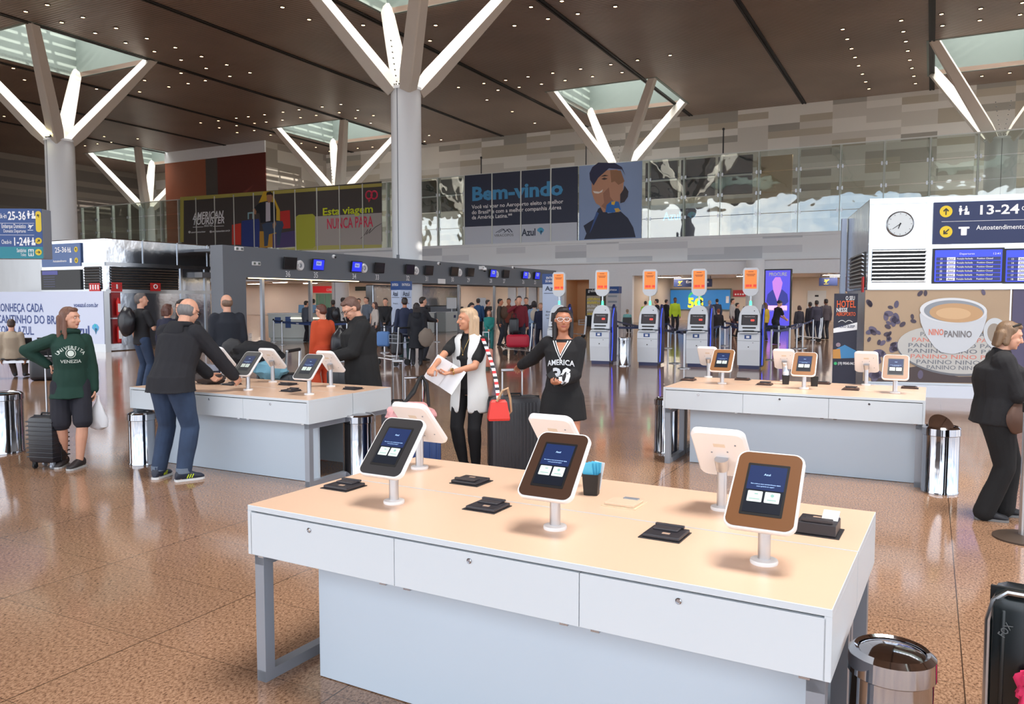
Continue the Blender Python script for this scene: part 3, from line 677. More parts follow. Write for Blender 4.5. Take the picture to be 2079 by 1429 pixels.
reader(f1, *dl(f1, 957, 979), 1, 'dark card reader in the far half of the nearest desk, left of its centre', M_RD)
reader(f1, *dl(f1, 989, 1031), 0, 'dark card reader between the left and middle tablets of the nearest desk', M_RD)
reader(f1, *dl(f1, 1268, 1023), 1, 'beige reader plate in the far half of the nearest desk beside the black cup', M_RD, 1)
reader(f1, *dl(f1, 1350, 1087), 0, 'dark card reader between the middle and right tablets of the nearest desk', M_RD)
reader(f1, *dl(f1, 1664, 1080), 1, 'black receipt printer with a white slip at the right end of the nearest desk', M_RD, 2)
for px, py, fl, lab in ((470, 781, 0, 'small dark reader by the bending man\'s hands on the left desk'), (585, 781, 1, 'dark reader in the far half of the left desk, near its centre'), (590, 794, 0, 'dark reader between the two screen-side tablets of the left desk'), (717, 790, 1, 'dark reader at the right end of the left desk')):
    reader(f2, *dl(f2, px, py), fl, lab, M_RD)
for px, py, fl, lab in ((1397, 772, 0, 'brown reader at the left end of the right-hand desk'), (1508, 771, 1, 'brown reader in the far half of the right-hand desk, left of the gel bottle'), (1552, 781, 0, 'brown reader between the left and middle tablets of the right-hand desk'),
                        (1670, 779, 1, 'brown reader right behind the middle tablet of the right-hand desk'), (1727, 791, 0, 'brown reader left of the right tablet on the right-hand desk'), (1847, 788, 1, 'brown reader at the right end of the right-hand desk')):
    reader(f3, *dl(f3, px, py), fl, lab, M_RB)
def cup(fr, px, py, lab):
    x, y = dl(fr, px, py); o, rz = fr; c, s_ = math.cos(rz), math.sin(rz)
    r = empty('pen_cup', (o[0]+c*x-s_*y, o[1]+s_*x+c*y, DZ), rz+.2, lab, 'cup')
    pr = lambda w, z: [V((a, b, z)) for a, b in rrect(w, w, .012, 4)]
    MB().rings([pr(.066, 0), pr(.08, .1), pr(.074, .1), pr(.062, .006)]).build('cup', M_BLACK, r, True)
    return r
c1 = cup(f1, 1201, 1003, 'square black cup filled with blue leaflets beside the middle tablet')
for i in range(5):
    q = MX.Rotation(R(-6+i*3.5), 3, 'Y') @ MX.Rotation(R(5-i*3), 3, 'X')
    l_ = MB().box((.0, 0, .075), (.05, .0035, .13), .001, seg=1)
    l_.prism(circ(-.01, .11, .008, 12), -.0021, -.0025).prism([(.004, .12), (.016, .12), (.016, .117), (.011, .11), (.016, .102), (.004, .102), (.009, .11)], -.0021, -.0025)
    mc = (86, 190, 226) if i < 4 else (222, 226, 230)
    o = l_.build('leaflet', mat('leaflet_%d' % (i == 4), mc, .5), None)
    o.matrix_world = c1.matrix_world
    o.location = c1.location+V((-.008+i*.006, -.014+i*.007, .012)); o.rotation_euler = (q @ MX.Rotation(0, 3, 'Z')).to_euler(); o.rotation_euler.z += c1.rotation_euler.z-.1
    tag(o, ('blue ticket leaflet at the front of the black cup', 'second blue ticket leaflet in the black cup', 'middle blue leaflet in the black cup', 'blue leaflet behind the middle one in the black cup', 'white slip sticking out at the right of the black cup')[i], 'leaflet', 'leaflets in the black cup')
cup(f3, 1595, 780, 'black cup under the hand gel bottle on the right-hand desk')
cup(f3, 1653, 784, 'black cup half hidden behind the middle tablet of the right-hand desk')
x, y = dl(f3, 1595, 780); o, rz = f3; c, s_ = math.cos(rz), math.sin(rz)
g = empty('gel_bottle', (o[0]+c*x-s_*y, o[1]+s_*x+c*y, DZ+.008), 0, 'clear hand gel bottle standing in the black cup of the right-hand desk', 'bottle')
MB().lathe([(.026, 0), (.028, .02), (.028, .13), (.012, .16), (.012, .175)], n=16).build('bottle', mat('clear_gel', (186, 204, 226), .15), g, True)
MB().lathe([(.0285, .095), (.0285, .13)], n=16).build('label', M_PRW, g); MB().lathe([(.012, .175), (.012, .19), (.004, .195), (.004, .22)], n=12).b2(-.03, .006, -.006, .006, .215, .224).build('pump', M_PRW, g)

# ================================================================== LOOSE ITEMS
def bin_(px, py, lab, h=.62, r_=.15, lid=True, tilt=0, grp=None, dirx=None, at=None):
    q = at or P(px, py)
    r = empty('waste_bin', q, random.uniform(0, 1), lab, 'waste bin', 'polished steel waste bins')
    MB().lathe([(r_+.004, 0), (r_+.006, .02), (r_, .03), (r_, h-.08)], n=40).build('body', M_CHROME, r, True)
    MB().lathe([(r_+.002, h-.08), (r_+.008, h-.075), (r_+.006, h-.015), (r_-.012, h), (r_-.022, h-.006), (r_-.024, h-.03)], n=40).build('rim', M_STEEL2 if 0 else M_CHROME, r, True)
    lm = MB().lathe([(r_-.027, -.004), (r_-.026, .002), (r_*.5, .012), (.01, .016)], n=36)
    lm.xf(MX.Translation((0, 0, h-.012)) @ MX.Rotation(R(tilt), 4, 'X')).build('lid', M_CHROME, r, True)
    return r
bin_(1810, 1600, 'steel waste bin with a domed swing lid at the right end of the nearest desk', at=P(1811, 1316, .62)*1, h=.62, r_=.122).location.z = 0
bin_(1907, 999, 'steel waste bin with its lid flipped open beside the right-hand desk', tilt=58, h=.6)
bin_(10, 918, 'steel waste bin cut off by the left edge of the photo', h=.68, r_=.2)
bin_(290, 942, 'steel waste bin under the left end of the left desk', h=.55, r_=.13)
bin_(729, 962, 'steel waste bin under the right end of the left desk', h=.6, r_=.155)
bin_(1352, 918, 'steel waste bin behind the left leg of the right-hand desk', h=.62, r_=.13)
bin_(1267, 743, 'steel waste bin standing between the first and second self-service kiosks', h=.75, r_=.16)
M_RIBD = mat('case_charcoal', (58, 58, 62), .42); M_CASEB = mat('case_black', (30, 30, 36), .35); M_RUB = mat('rubber', (24, 24, 26), .7)
def suitcase(q, rz, w, d, h, m, lab, hdl=.42, ribs=9, hm=None, rib_h=False, grp=None):
    r = empty('suitcase', q, rz, lab, 'suitcase')
    hm = hm or M_ALU
    b = MB().b2(-w/2, w/2, -d/2, d/2, .06, h, min(.05, d*.22))
    for i in range(ribs):
        if rib_h: z = .12+(h-.18)*i/(ribs-1); b.b2(-w/2-.004, w/2+.004, -d/2-.004, d/2+.004, z, z+.012, .004)
        else: x = -w/2+.05+(w-.1)*i/(ribs-1); b.b2(x-.008, x+.008, -d/2-.006, d/2+.006, .1, h-.05, .005)
    b.build('shell', m, r, True)
    MB().b2(-w/2-.005, w/2+.005, -.006, .006, .08, h+.003, .004).build('zip', M_RUB, r)
    if hdl:
        ht = MB()
        for x in (-w*.2, w*.2): ht.cyl((x, d*.3, h-.02), (x, d*.3, h+hdl), .009, n=8)
        ht.b2(-w*.2-.012, w*.2+.012, d*.3-.014, d*.3+.014, h+hdl-.015, h+hdl+.014, .008)
        ht.build('handle', hm, r)
    MB().tube([(-.07, -.0, h), (-.06, 0, h+.025), (.06, 0, h+.025), (.07, 0, h)], .009).build('grip', M_RUB, r, True)
    for sx in (-1, 1):
        for sy in (-1, 1):
            MB().cyl((sx*(w/2-.05)-.012, sy*(d/2-.05), .028), (sx*(w/2-.05)+.012, sy*(d/2-.05), .028), .028, n=14).b2(sx*(w/2-.05)-.02, sx*(w/2-.05)+.02, sy*(d/2-.05)-.014, sy*(d/2-.05)+.014, .03, .07).build('wheel', M_RUB if sx*sy > 0 else M_LEG, r, True)
    return r
suitcase(P(88, 953)+V((0, .1, 0)), R(-12), .31, .23, .54, M_CASEB, 'black ribbed cabin suitcase beside the girl in the green hoodie', hdl=.5, ribs=9, rib_h=True)
suitcase(P(1050, 968)+V((-.03, .1, 0)), R(12), .5, .3, .78, M_RIBD, 'large charcoal ribbed suitcase held by the woman in the black jersey', hdl=.25, ribs=13)
suitcase(P(842, 985)+V((.02, 0, 0)), R(20), .42, .28, .56, mat('case_blue', (30, 56, 106), .45), 'blue suitcase under the pink backpack beside the blonde woman', hdl=.44, ribs=6, hm=M_CHROME)
suitcase(P(808, 905), R(4), .28, .22, .52, M_CASEB, 'dark suitcase with raised silver handle behind the left desk', hdl=.48, ribs=6)
sp = V((2.14, 3.07, 0))
s_ = suitcase(sp, R(-35), .44, .27, .56, mat('case_dark_green', (26, 32, 34), .22), 'dark glossy suitcase with a metal edge at the lower right corner', hdl=0, ribs=3)
# lettered edge and pink garment on that case
t = text(s_, 'FOX', 0, 0, .028, mat('faint_grey', (92, 98, 100), .5), -.1385, sx=.8); t.data.transform(MX.Translation((-.165, 0, .40)) @ MX.Rotation(R(-62), 4, 'Y'))
MB().tube([(-.222, -.1, .1), (-.224, -.1, .45), (-.205, -.1, .53), (-.16, -.1, .572), (.16, -.1, .572), (.205, -.1, .53), (.224, -.1, .45), (.222, -.1, .1)], .012, 8).build('metal_rim', M_STEEL2, s_, True)
def blob(name, m, parent, c, r, amp=.2, fr_=6, n=24, seed=0, **k):
    b = MB().ell(c, r, n, int(n*.7))
    for v in b.bm.verts:
        d = (v.co-V(c)); q = V((d.x/r[0], d.y/r[1], d.z/r[2])); v.co += d*amp*NZ.noise(q*fr_*.35+V((seed, 0, 0)))
    return b.build(name, m, parent, True)
pk = empty('pink_garment', sp+V((-.155, -.12, .12)), R(-35), 'bright pink garment hanging over the suitcase at the lower right', 'garment')
blob('cloth', mat('hot_pink', (232, 52, 104), .7), pk, (.03, 0, .12), (.085, .035, .09), .4, 8, 28)
blob('cloth_fold', mat('hot_pink', (0, 0, 0)), pk, (-.03, -.01, .0), (.022, .02, .11), .3, 8, 18, 3)
# pink backpack on the blue case
pb = empty('backpack', P(842, 985)+V((.0, -.02, .575)), R(20), 'pink backpack with black straps lying on the blue suitcase', 'backpack')
blob('bag', mat('soft_pink', (220, 160, 160), .7), pb, (-.03, -.02, .1), (.22, .15, .11), .25, 7)
blob('pocket', mat('soft_pink2', (204, 144, 148), .7), pb, (-.04, -.13, .08), (.14, .05, .07), .2, 7, 18, 2)
MB().tube([(-.18, -.02, .16), (-.08, -.04, .22), (.0, -.02, .3), (.07, .06, .42), (.1, .08, .44), (.14, .06, .36), (.14, 0, .16)], .016, 8).tube([(-.1, .02, .18), (.02, .05, .33), (.09, .1, .43), (.13, .12, .3), (.1, .1, .15)], .014, 8).build('strap', M_RUB, pb, True)
M_BELT = mat('belt_navy', (32, 52, 96), .5)
def stanchion(q, lab, h=.96, base=.17, m=None, r_=.028, grp='belt posts'):
    r = empty('belt_post', q, random.uniform(-.3, .3), lab, 'belt post', grp)
    MB().lathe([(base, 0), (base, .012), (base*.7, .022), (.03, .035)], n=28).build('base', M_STEEL2 if not m else m, r, True)
    MB().cyl((0, 0, .02), (0, 0, h-.07), r_, n=18).build('pole', M_ALU, r, True)
    MB().cyl((0, 0, h-.07), (0, 0, h), r_+.006, n=18).build('belt_head', M_RUB, r, True)
    return r
stanchion(P(2082, 1094), 'thick satin steel belt post with a brown disc base at the right edge', .99, .21, mat('post_base', (70, 56, 46), .5), .046)
# ------------------------------------------------------------------ belt posts and belts in the middle distance
bp = {}
for i, (px, py, lab) in enumerate([(1356, 707, 'belt post behind the gap between the second and third kiosks, farther one'), (1370, 738, 'belt post between the second and third kiosks, nearer one'), (1389, 748, 'thin belt post just left of the third kiosk'),
        (1253, 722, 'belt post right of the first kiosk behind the waste bin'), (1461, 716, 'left belt post between the third and fourth kiosks'), (1471, 702, 'middle belt post between the third and fourth kiosks'), (1483, 716, 'right belt post between the third and fourth kiosks'),
        (1565, 731, 'belt post just right of the fourth kiosk'), (1580, 716, 'second belt post right of the fourth kiosk'), (1602, 724, 'third belt post right of the fourth kiosk'), (1617, 708, 'fourth belt post right of the fourth kiosk'), (1629, 707, 'belt post nearest the steel clad corner, behind the right-hand desk'),
        (1240, 690, 'belt post seen between the first and second kiosks, farthest back'), (1650, 690, 'belt post in front of the luggage trolley on the right'),
        (556, 694, 'left belt post in front of the service counter'), (573, 700, 'second belt post in front of the service counter'), (641, 700, 'belt post left of the woman in orange'), (705, 706, 'belt post behind the man with glasses'), (781, 716, 'belt post left of the blue and white totem'), (801, 710, 'belt post at the foot of the blue and white totem'),
        (887, 694, 'belt post right of the woman in the long black coat'), (868, 684, 'belt post half hidden behind the long black coat')]):
    q = P(px, py); bp[i] = q; stanchion(q, lab, .95, .16)
def belt(q0, q1, lab, z=.9, w=.07):
    d = (q1-q0).normalized()*.037; q0 = q0+d; q1 = q1-d; d = q1-q0; L_ = d.length; r = empty('barrier_belt', q0, math.atan2(d.y, d.x), lab, 'belt', 'navy barrier belts')
    pts = [(x*L_, z-.05*math.sin(PI*x)) for x in [k/8 for k in range(9)]]
    m = MB(); m.prism(pts+[(a, b-w) for a, b in pts[::-1]], -.003, .003); m.build('webbing', M_BELT, r)
    if L_ > 2:
        for k in range(int(L_/1.6)):
            x = .8+k*1.6; z0 = z-.05*math.sin(PI*x/L_)
            for j in range(3): MB().prism([(x+j*.05, z0-w+.01), (x+j*.05+.02, z0-w+.01), (x+j*.05-.02, z0-.01), (x+j*.05-.04, z0-.01)], -.0032, -.0045).build('stripe', M_PRW, r)
for a, b, lab in ((0, 3, 'navy belt running behind the second kiosk'), (1, 4, 'navy belt running behind the third kiosk'), (1, 12, 'navy belt between first and second kiosks, near the seated person'), (2, 0, 'short navy belt left of the third kiosk'), (4, 6, 'lower navy belt between third and fourth kiosks'), (6, 7, 'navy belt behind the fourth kiosk'), (5, 8, 'far navy belt behind the fourth kiosk'),
                  (7, 9, 'navy belt right of the fourth kiosk'), (8, 10, 'second navy belt right of the fourth kiosk'), (9, 11, 'navy belt ending at the steel clad corner'), (10, 13, 'navy belt in front of the trolley at right'), (14, 16, 'blue belt in front of the service counter'), (15, 17, 'blue belt passing behind the woman in orange'),
                  (16, 17, 'blue belt behind the man with glasses'), (18, 19, 'short navy belt by the totem'), (19, 21, 'navy belt behind the pair at the totem'), (21, 20, 'short navy belt right of the long black coat')):
    belt(bp[a], bp[b], lab)
belt(P(2082, 1094)+V((.06, -.02, 0)), V((6.5, 4.6, 0)), 'navy belt leaving the photo from the post at the right edge')

# ================================================================== SELF-SERVICE KIOSKS
M_KW = mat('kiosk_white', (218, 222, 228), .35); M_KB = mat('kiosk_blue_side', (34, 40, 84), .35); M_LED = mat('led_blue', (40, 70, 255), .4, emit=1.5); M_LEDG = mat('led_green', (60, 240, 150), .4, emit=2.5)
M_ORS = mat('orange_screen', (222, 124, 50), .4, emit=.4)
def kiosk():
    r = empty('self_service_kiosk'); hw = .25
    # side outline (y depth, z): slim waist, head leaning back
    def body(prof, name, m, w, par=r):
        return MB().rings([[V((-w, a, b)) for a, b in prof], [V((w, a, b)) for a, b in prof]]).build(name, m, par)
    body([(-.17, .08), (-.22, .45), (-.22, .8), (-.15, .86), (.2, .86), (.24, .5), (.22, .08)], 'lower_cabinet', M_KW, hw)
    MB().b2(-hw+.03, hw-.01, -.16, .2, 0, .08).build('plinth', M_KB, r)
    hp = [(-.245, 0), (-.25, .3), (-.235, .42), (-.19, .53), (-.12, .6), (0, .63), (.12, .6), (.19, .53), (.235, .42), (.25, .3), (.245, 0)]
    q = MX.Translation((0, -.17, .9)) @ MX.Rotation(R(-14), 4, 'X')
    MB().rings([[V((a, .3, b)) for a, b in hp], [V((a, .03, b)) for a, b in hp], [V((a*.93, 0, b*.985)) for a, b in hp]]).xf(q).build('head', M_KW, r)
    sc = MB().prism(rrect(.36, .25, .01, cz=.26), .0, -.008).xf(q).build('screen', M_BLACK, r)
    MB().prism(rrect(.32, .21, .006, cz=.26), -.008, -.01).xf(q).build('display', mat('kiosk_display', (46, 40, 44), .3, emit=.15), sc)
    MB().prism(rrect(.08, .045, .01, cx=.07, cz=.25), -.01, -.013).xf(q).build('button', mat('kiosk_red', (230, 60, 50), .4, emit=.8), sc)
    t = text(sc, 'Toque para iniciar', -.12, .33, .016, M_PRW, -.011, fit=.24); t.data.transform(q)
    MB().prism(circ(.1, .48, .012, 10), 0, -.006).xf(q).build('camera_eye', M_BLACK, r)
    MB().prism(rrect(.3, .035, .01, cz=.07), .001, -.012).xf(q).build('slot', M_DARK, r)
    MB().b2(-.2, .2, -.28, -.14, .84, .875, .01).build('shelf', M_KW, r); MB().b2(-.13, .12, -.27, -.12, .875, .91, .01).build('scanner', M_BLACK, r)
    sg = MB().b2(-.09, .06, -.228, -.219, .71, .8).build('sign_plate', M_BLUE, r); MB().b2(-.05, .02, -.231, -.227, .73, .78).build('icon', M_PRW, sg)
    MB().prism(rrect(.02, .012, .003, cx=.1, cz=.62), -.221, -.228).lathe([(.014, 0), (.014, .008)], (.0, -.221, .52), 10, V((0, -1, 0))).b2(-.245, .245, -.2225, -.22, .66, .665).build('lock', M_DARK, r)
    # curved blue side with its light line
    sp_ = [(-.17, .06), (-.12, .45), (-.1, .8), (-.13, .95), (-.1, 1.2), (-.02, 1.42), (.1, 1.52), (.26, 1.3), (.3, .9), (.27, .06)]
    body2 = MB().rings([[V((hw+.001, a, b)) for a, b in sp_], [V((hw+.05, a+.02, b-.01)) for a, b in sp_]]).build('side_shell', M_KB, r)
    MB().tube([(hw+.053, -.15, .1), (hw+.053, -.1, .45), (hw+.053, -.08, .8), (hw+.053, -.11, .97), (hw+.053, -.07, 1.22), (hw+.06, .01, 1.42)], .007, 6).build('light_line', M_LED, r)
    MB().cyl((0, .02, 1.42), (0, .02, 1.78), .022, n=10).build('pole', M_ALU, r, True); MB().cyl((0, .02, 1.5), (0, .02, 1.6), .03, .024, n=10).build('status_light', M_LEDG, r, True)
    sgp = [(-.175, .12), (-.18, .6), (-.14, .66), (.14, .66), (.18, .6), (.175, .12), (.13, .04), (.05, 0), (-.05, 0), (-.13, .04)]
    f = MB().prism([(a, b+1.72) for a, b in sgp], .045, -.03).build('sign_frame', M_KW, r)
    MB().prism(rrect(.27, .44, .01, cz=2.11), -.03, -.034).build('sign_screen', M_ORS, f)
    for z, w in ((2.28, .12), (2.22, .2), (2.19, .16)): MB().b2(-w/2, w/2, -.036, -.034, z, z+.015).build('lettering', mat('orange_ink', (170, 84, 40), .5), f)
    for k, w in enumerate((.08, .05, .07)): MB().b2(-.11+k*.085, -.11+k*.085+w, -.036, -.034, 1.93, 1.99).build('printed_mark', mat('red_ink', (226, 70, 50), .5, emit=.3), f)
    return r
KL = [('leftmost self-service kiosk, half hidden by the woman in the black jersey', 1131, 730), ('self-service kiosk right of the woman in the black jersey, beside the steel bin', 1219, 739), ('third self-service kiosk from the left, just right of the steel bin', 1316, 742), ('self-service kiosk behind the left end of the right-hand desk', 1416, 745), ('rightmost self-service kiosk with an orange sign screen', 1521, 749)]
k0 = kiosk(); first = True
for lab, px, py in KL:
    o = k0 if first else copy_tree(k0); first = False
    o.location = P(px, py)+V((.06, .2, 0)); o.rotation_euler = (0, 0, R(-24)); o.scale = (1.08, 1.08, 1.06)
    tag(o, lab, 'kiosk', 'self-service kiosks')
    m = None

# ================================================================== CHECK-IN FASCIA AND STEEL CLAD BOX (left)
TB = 21.7
FB = Fr(B(TB, 0), RZ+PI/2)      # face looking to -v: local x runs along u, local y is +v
sA = FB.loc(453, 560)[0]; sB = FB.loc(1129, 560)[0]; s1 = FB.loc(500, 600)[0]
zb, zt = 2.53, 3.62
fa = empty('check_in_fascia', FB.o, FB.rz, 'long grey fascia carrying the check-in counter numbers 36 to 25 above the counters', 'fascia')
MB().b2(s1, sB, 0, .42, zb, zt).build('beam', M_GREY, fa); MB().b2(sA, s1, 0, .6, 0, zt).build('pylon', M_GREY, fa)
MB().b2(s1, sB, .3, .42, zb-.02, zb).b2(s1, sB-.2, .02, 3.2, zt-.12, zt-.02).build('canopy', M_GREY, fa)
MB().b2(s1, sB-.3, 2.2, 3.2, 2.55, 2.75).build('rear_beam', mat('grey_light', (140, 142, 146), .5), fa)
MB().b2(s1+.3, s1+6.5, .1, .2, zb-.03, zb).build('light_strip', mat('strip_glow', (255, 226, 170), .5, emit=3), fa)
for px in (555, 652, 868, 950, 1021):
    x = FB.loc(px, 600)[0]; MB().b2(x-.06, x+.06, .5, .62, 0, zb).build('post', M_ALU, fa)
MB().b2(FB.loc(889, 570)[0], FB.loc(904, 570)[0], -.01, 0, FB.loc(895, 576)[1], FB.loc(895, 566)[1]).build('notice', M_PRW, fa)
mons = [(583, 534, 0, 36), (640, 537, 1, 35), (718, 541, 1, 34), (765, 543.5, 0, 33), (827, 546.5, 0, 32), (866, 548.6, 0, 31), (918, 550.7, 0, 30), (950.5, 552.3, 0, 29), (996, 554.6, 1, 28), (1023, 555.8, 0, 27), (1062, 558, 1, 26), (1086, 559.3, 1, 25)]
MONL = {36: 'dark monitor nearest the grey pylon, first on the fascia', 35: 'lit blue monitor nearest the pylon, right of the first round speaker', 34: 'lit blue monitor at the third place from the pylon', 33: 'dark monitor just right of the second lit blue monitor', 32: 'dark monitor above the square airline totem', 31: 'dark monitor right of the third round speaker, near the paper notice',
        30: 'dark monitor right of the white paper notice on the fascia', 29: 'dark monitor just left of the large dome camera', 28: 'lit blue monitor just right of the large dome camera', 27: 'dark monitor farthest along the fascia, between two lit pairs', 26: 'lit blue monitor last but one at the far end of the fascia', 25: 'lit blue monitor at the far end of the fascia, by the tall totem'}
M_MONB = mat('monitor_blue', (34, 44, 190), .3, emit=.9)
for px, py, on, n_ in mons:
    x, z = FB.loc(px, py); q = FB.o+FB.x*x+FB.y*-.02
    r = empty('counter_monitor', (q.x, q.y, z), FB.rz, '%s' % MONL[n_], 'monitor', 'monitors above the check-in counters')
    tl_ = MX.Rotation(R(8), 4, 'X')
    MB().b2(-.34, .34, -.16, -.1, -.22, .24, .01).xf(tl_).build('case', M_BLACK, r); MB().b2(-.05, .05, -.12, .02, -.06, .06).build('bracket', M_BLACK, r)
    MB().b2(-.31, .31, -.165, -.16, -.19, .21).xf(tl_).build('screen', M_MONB if on else mat('screen_off', (30, 30, 34), .2), r)
    if on:
        MB().b2(-.15, .15, -.168, -.165, -.02, .15).xf(tl_).build('display', mat('mon_box', (150, 160, 210), .4, emit=.5), r)
        t = text(r, 'Azul', -.12, .03, .09, M_NAVY, -.169, fit=.2); t.data.transform(tl_)
    text(fa, str(n_), x+.02, FB.loc(px+(0 if px > 900 else 0), py)[1]-.52, .23, M_PRW, -.004, 'CENTER', sx=.85)
for px, py, w in ((607.5, 539, 1), (737.5, 544.7, 1), (843, 549.7, 1), (931.5, 553.5, 1), (1006.6, 557, 1), (1071.7, 559.7, 1)):
    x, z = FB.loc(px, py); q = FB.o+FB.x*x
    r = empty('round_speaker', (q.x, q.y, z), FB.rz, 'white round speaker on the grey fascia, %s' % {607.5: 'nearest and largest, beside the pylon end', 737.5: 'second from the pylon, behind the glasses wearer', 843: 'above the right edge of the square totem', 931.5: 'above the person with blonde hair', 1006.6: 'right of the large dome camera', 1071.7: 'farthest along, beside the tall totem'}[px], 'speaker', 'round speakers on the fascia')
    MB().lathe([(.2, 0), (.2, .06), (.17, .1), (.1, .09), (.08, .05)], n=28, axis=V((0, -1, 0))).build('ring', M_PRW, r, True); MB().lathe([(.085, .05), (.07, .07)], n=16, axis=V((0, -1, 0))).build('grille', M_LEG, r)
    MB().b2(-.22, -.16, -.2, -.02, -.05, .05).build('bracket', M_PRW, r)
for i, (px, py) in enumerate(((676, 521), (889, 535), (1040, 543))):
    x, z = FB.loc(px, py); q = FB.o+FB.x*x
    r = empty('dome_camera', (q.x, q.y, z), FB.rz, ('small white camera nearest the pylon on the fascia top', 'small white camera above the paper notice on the fascia', 'small white camera at the far end of the fascia')[i], 'camera', 'cameras on the fascia')
    MB().lathe([(.07, 0), (.08, .06), (.06, .1)], n=14, axis=V((0, -1, 0))).build('housing', M_PRW, r, True); MB().ell((.02, -.11, -.02), (.05, .04, .05)).build('lens', M_BLACK, r, True)
x, z = FB.loc(976, 545); q = FB.o+FB.x*x
r = empty('dome_camera', (q.x, q.y, z), FB.rz, 'larger white dome camera on a bracket between monitors 29 and 28', 'camera')
MB().b2(-.2, -.1, -.2, 0, -.05, .12).tube([(-.15, -.15, .1), (.05, -.2, .1), (.08, -.2, .02)], .03).build('bracket', M_PRW, r); MB().lathe([(.1, 0), (.12, -.1), (.09, -.14)], (.08, -.2, .04), 14).build('housing', M_PRW, r, True); MB().ell((.08, -.2, -.12), (.07, .07, .06)).build('lens', M_BLACK, r, True)
for px, py in ((519, 535), (484, 505)):
    x, z = FB.loc(px, py); q = FB.o+FB.x*x
    r = empty('emergency_light', (q.x, q.y, z), FB.rz, 'small white twin emergency light on the grey pylon, %s' % ('lower one' if py > 520 else 'upper one at the top edge'), 'light', None)
    MB().b2(-.2, .2, -.06, 0, -.07, .07, .02).build('housing', M_PRW, r); MB().b2(-.16, -.06, -.08, -.06, -.04, .04, .01).b2(.06, .16, -.08, -.06, -.04, .04, .01).build('lamp', M_SHAFT, r)
# steel clad box
TX = 24.3; FX = Fr(B(TX, 0), RZ+PI/2)
xs0 = FX.loc(216, 600)[0]; xs1 = FX.loc(428, 600)[0]; zx = 3.78
FL = Fr(B(TX, xs0), RZ)         # its front face looking to -u: local x = right
wl = -FL.loc(84, 540)[0]
bx = empty('steel_clad_room', B(TX, xs0), RZ, 'mirror-like stainless steel clad room with louvres on the left of the hall', 'room')
L2 = xs1-xs0
mid = FX.loc(300, 588)[1]; zlo = FX.loc(225, 588)[1]
MB().b2(-wl, 0, 0, L2, 0, zx, .03).build('cladding', M_STEEL, bx)
g = MB()
for f_ in (.33, .66, 1-.03): g.b2(0, .03, L2*f_-.02, L2*f_+.02, 2.95, zx)
g.b2(0, .035, 0, L2, 2.86, 2.98).b2(-wl, 0, -.035, 0, 2.86, 2.98).b2(0, .04, L2*.68, L2*.7, 0, 2.9).b2(0, .04, L2*.93, L2*.95, 0, 2.9).b2(-wl, .03, -.03, .03, 1.95, 2.07).b2(0, .035, 0, L2, 1.95, 2.07)
g.build('trim_strip', M_STEEL2, bx)
lv = MB().b2(0, .01, .15, L2*.66, 2.08, 2.84).build('louvre_recess', M_BLACK, bx); g = MB()
for k in range(8): g.box((.03, L2*.33+.07, 2.14+k*.09), (.06, L2*.62, .025), rot=MX.Rotation(R(25), 3, 'Y'))
g.build('slat', M_STEEL2, lv)
xr = FL.loc(170, 560)[0]
lv = MB().b2(xr+.05, -.2, -.01, 0, 2.08, 2.84).build('louvre_recess', M_BLACK, bx); g = MB()
for k in range(8): g.box(((xr+.05-.2)/2, -.03, 2.14+k*.09), (abs(xr)-.3, .06, .025), rot=MX.Rotation(R(-25), 3, 'X'))
g.build('slat', M_STEEL2, lv)
def sign_on(F_, px0, py0, px1, py1, m, name, y=-.01, th=.05, root=None, lab=None, cat='sign', base=None):
    x0, z1 = F_.loc(px0, py0); x1, z0 = F_.loc(px1, py1)
    r = root or empty(name, F_.o, F_.rz, lab, cat); MB().b2(x0, x1, y-th, y, z0, z1).build('panel', m, r); return r, x0, x1, z0, z1
M_YD = mat('sign_yellow_dim', (214, 188, 44), .5)
def person_icon(r, x, z, h, m, y):
    art(r, 'icon', circ(x, z+h*.88, h*.11, 10), m, y); art(r, 'icon', [(x-h*.14, z+h*.74), (x+h*.14, z+h*.74), (x+h*.16, z+h*.36), (x+h*.09, z+h*.36), (x+h*.08, z), (x-h*.08, z), (x-h*.09, z+h*.36), (x-h*.16, z+h*.36)], m, y)
def counter_icon(r, x, z, h, m, y):
    person_icon(r, x, z, h, m, y); person_icon(r, x+h*.55, z+h*.12, h*.85, m, y)
    art(r, 'icon', [(x+h*.38, z), (x+h*.85, z), (x+h*.85, z+h*.34), (x+h*.38, z+h*.34)], m, y-.004); art(r, 'icon', [(x+h*.1, z+h*.5), (x+h*.4, z+h*.56), (x+h*.4, z+h*.48), (x+h*.1, z+h*.42)], m, y-.004)
def arrow(r, x, z, rad, ang, y, disc=None):
    if disc: art(r, 'icon_disc', circ(x, z, rad, 22), disc, y)
    c, s_ = math.cos(ang), math.sin(ang); f = lambda a, b: (x+(a*c-b*s_)*rad, z+(a*s_+b*c)*rad)
    art(r, 'icon', [f(-.6, .09), (f(.2, .09)), f(.2, .09), f(-.05, .34), f(.14, .45), f(.6, 0), f(.14, -.45), f(-.05, -.34), f(.2, -.09), f(-.6, -.09)], mat('ink_dark', (52, 50, 40), .5), y-.005)
def plane_icon(r, x, z, h, m, y):
    art(r, 'icon', [(x-h*.5, z+h*.1), (x-h*.3, z), (x, z+h*.12), (x-h*.2, z-h*.25), (x-h*.05, z-h*.25), (x+h*.2, z+h*.2), (x+h*.5, z+h*.38), (x+h*.48, z+h*.5), (x+h*.1, z+h*.36), (x-h*.35, z+h*.5), (x-h*.42, z+h*.42), (x-h*.15, z+h*.25)], m, y)
    art(r, 'icon', [(x-h*.5, z-h*.5), (x+h*.4, z-h*.5), (x+h*.4, z-h*.42), (x-h*.5, z-h*.42)], m, y)
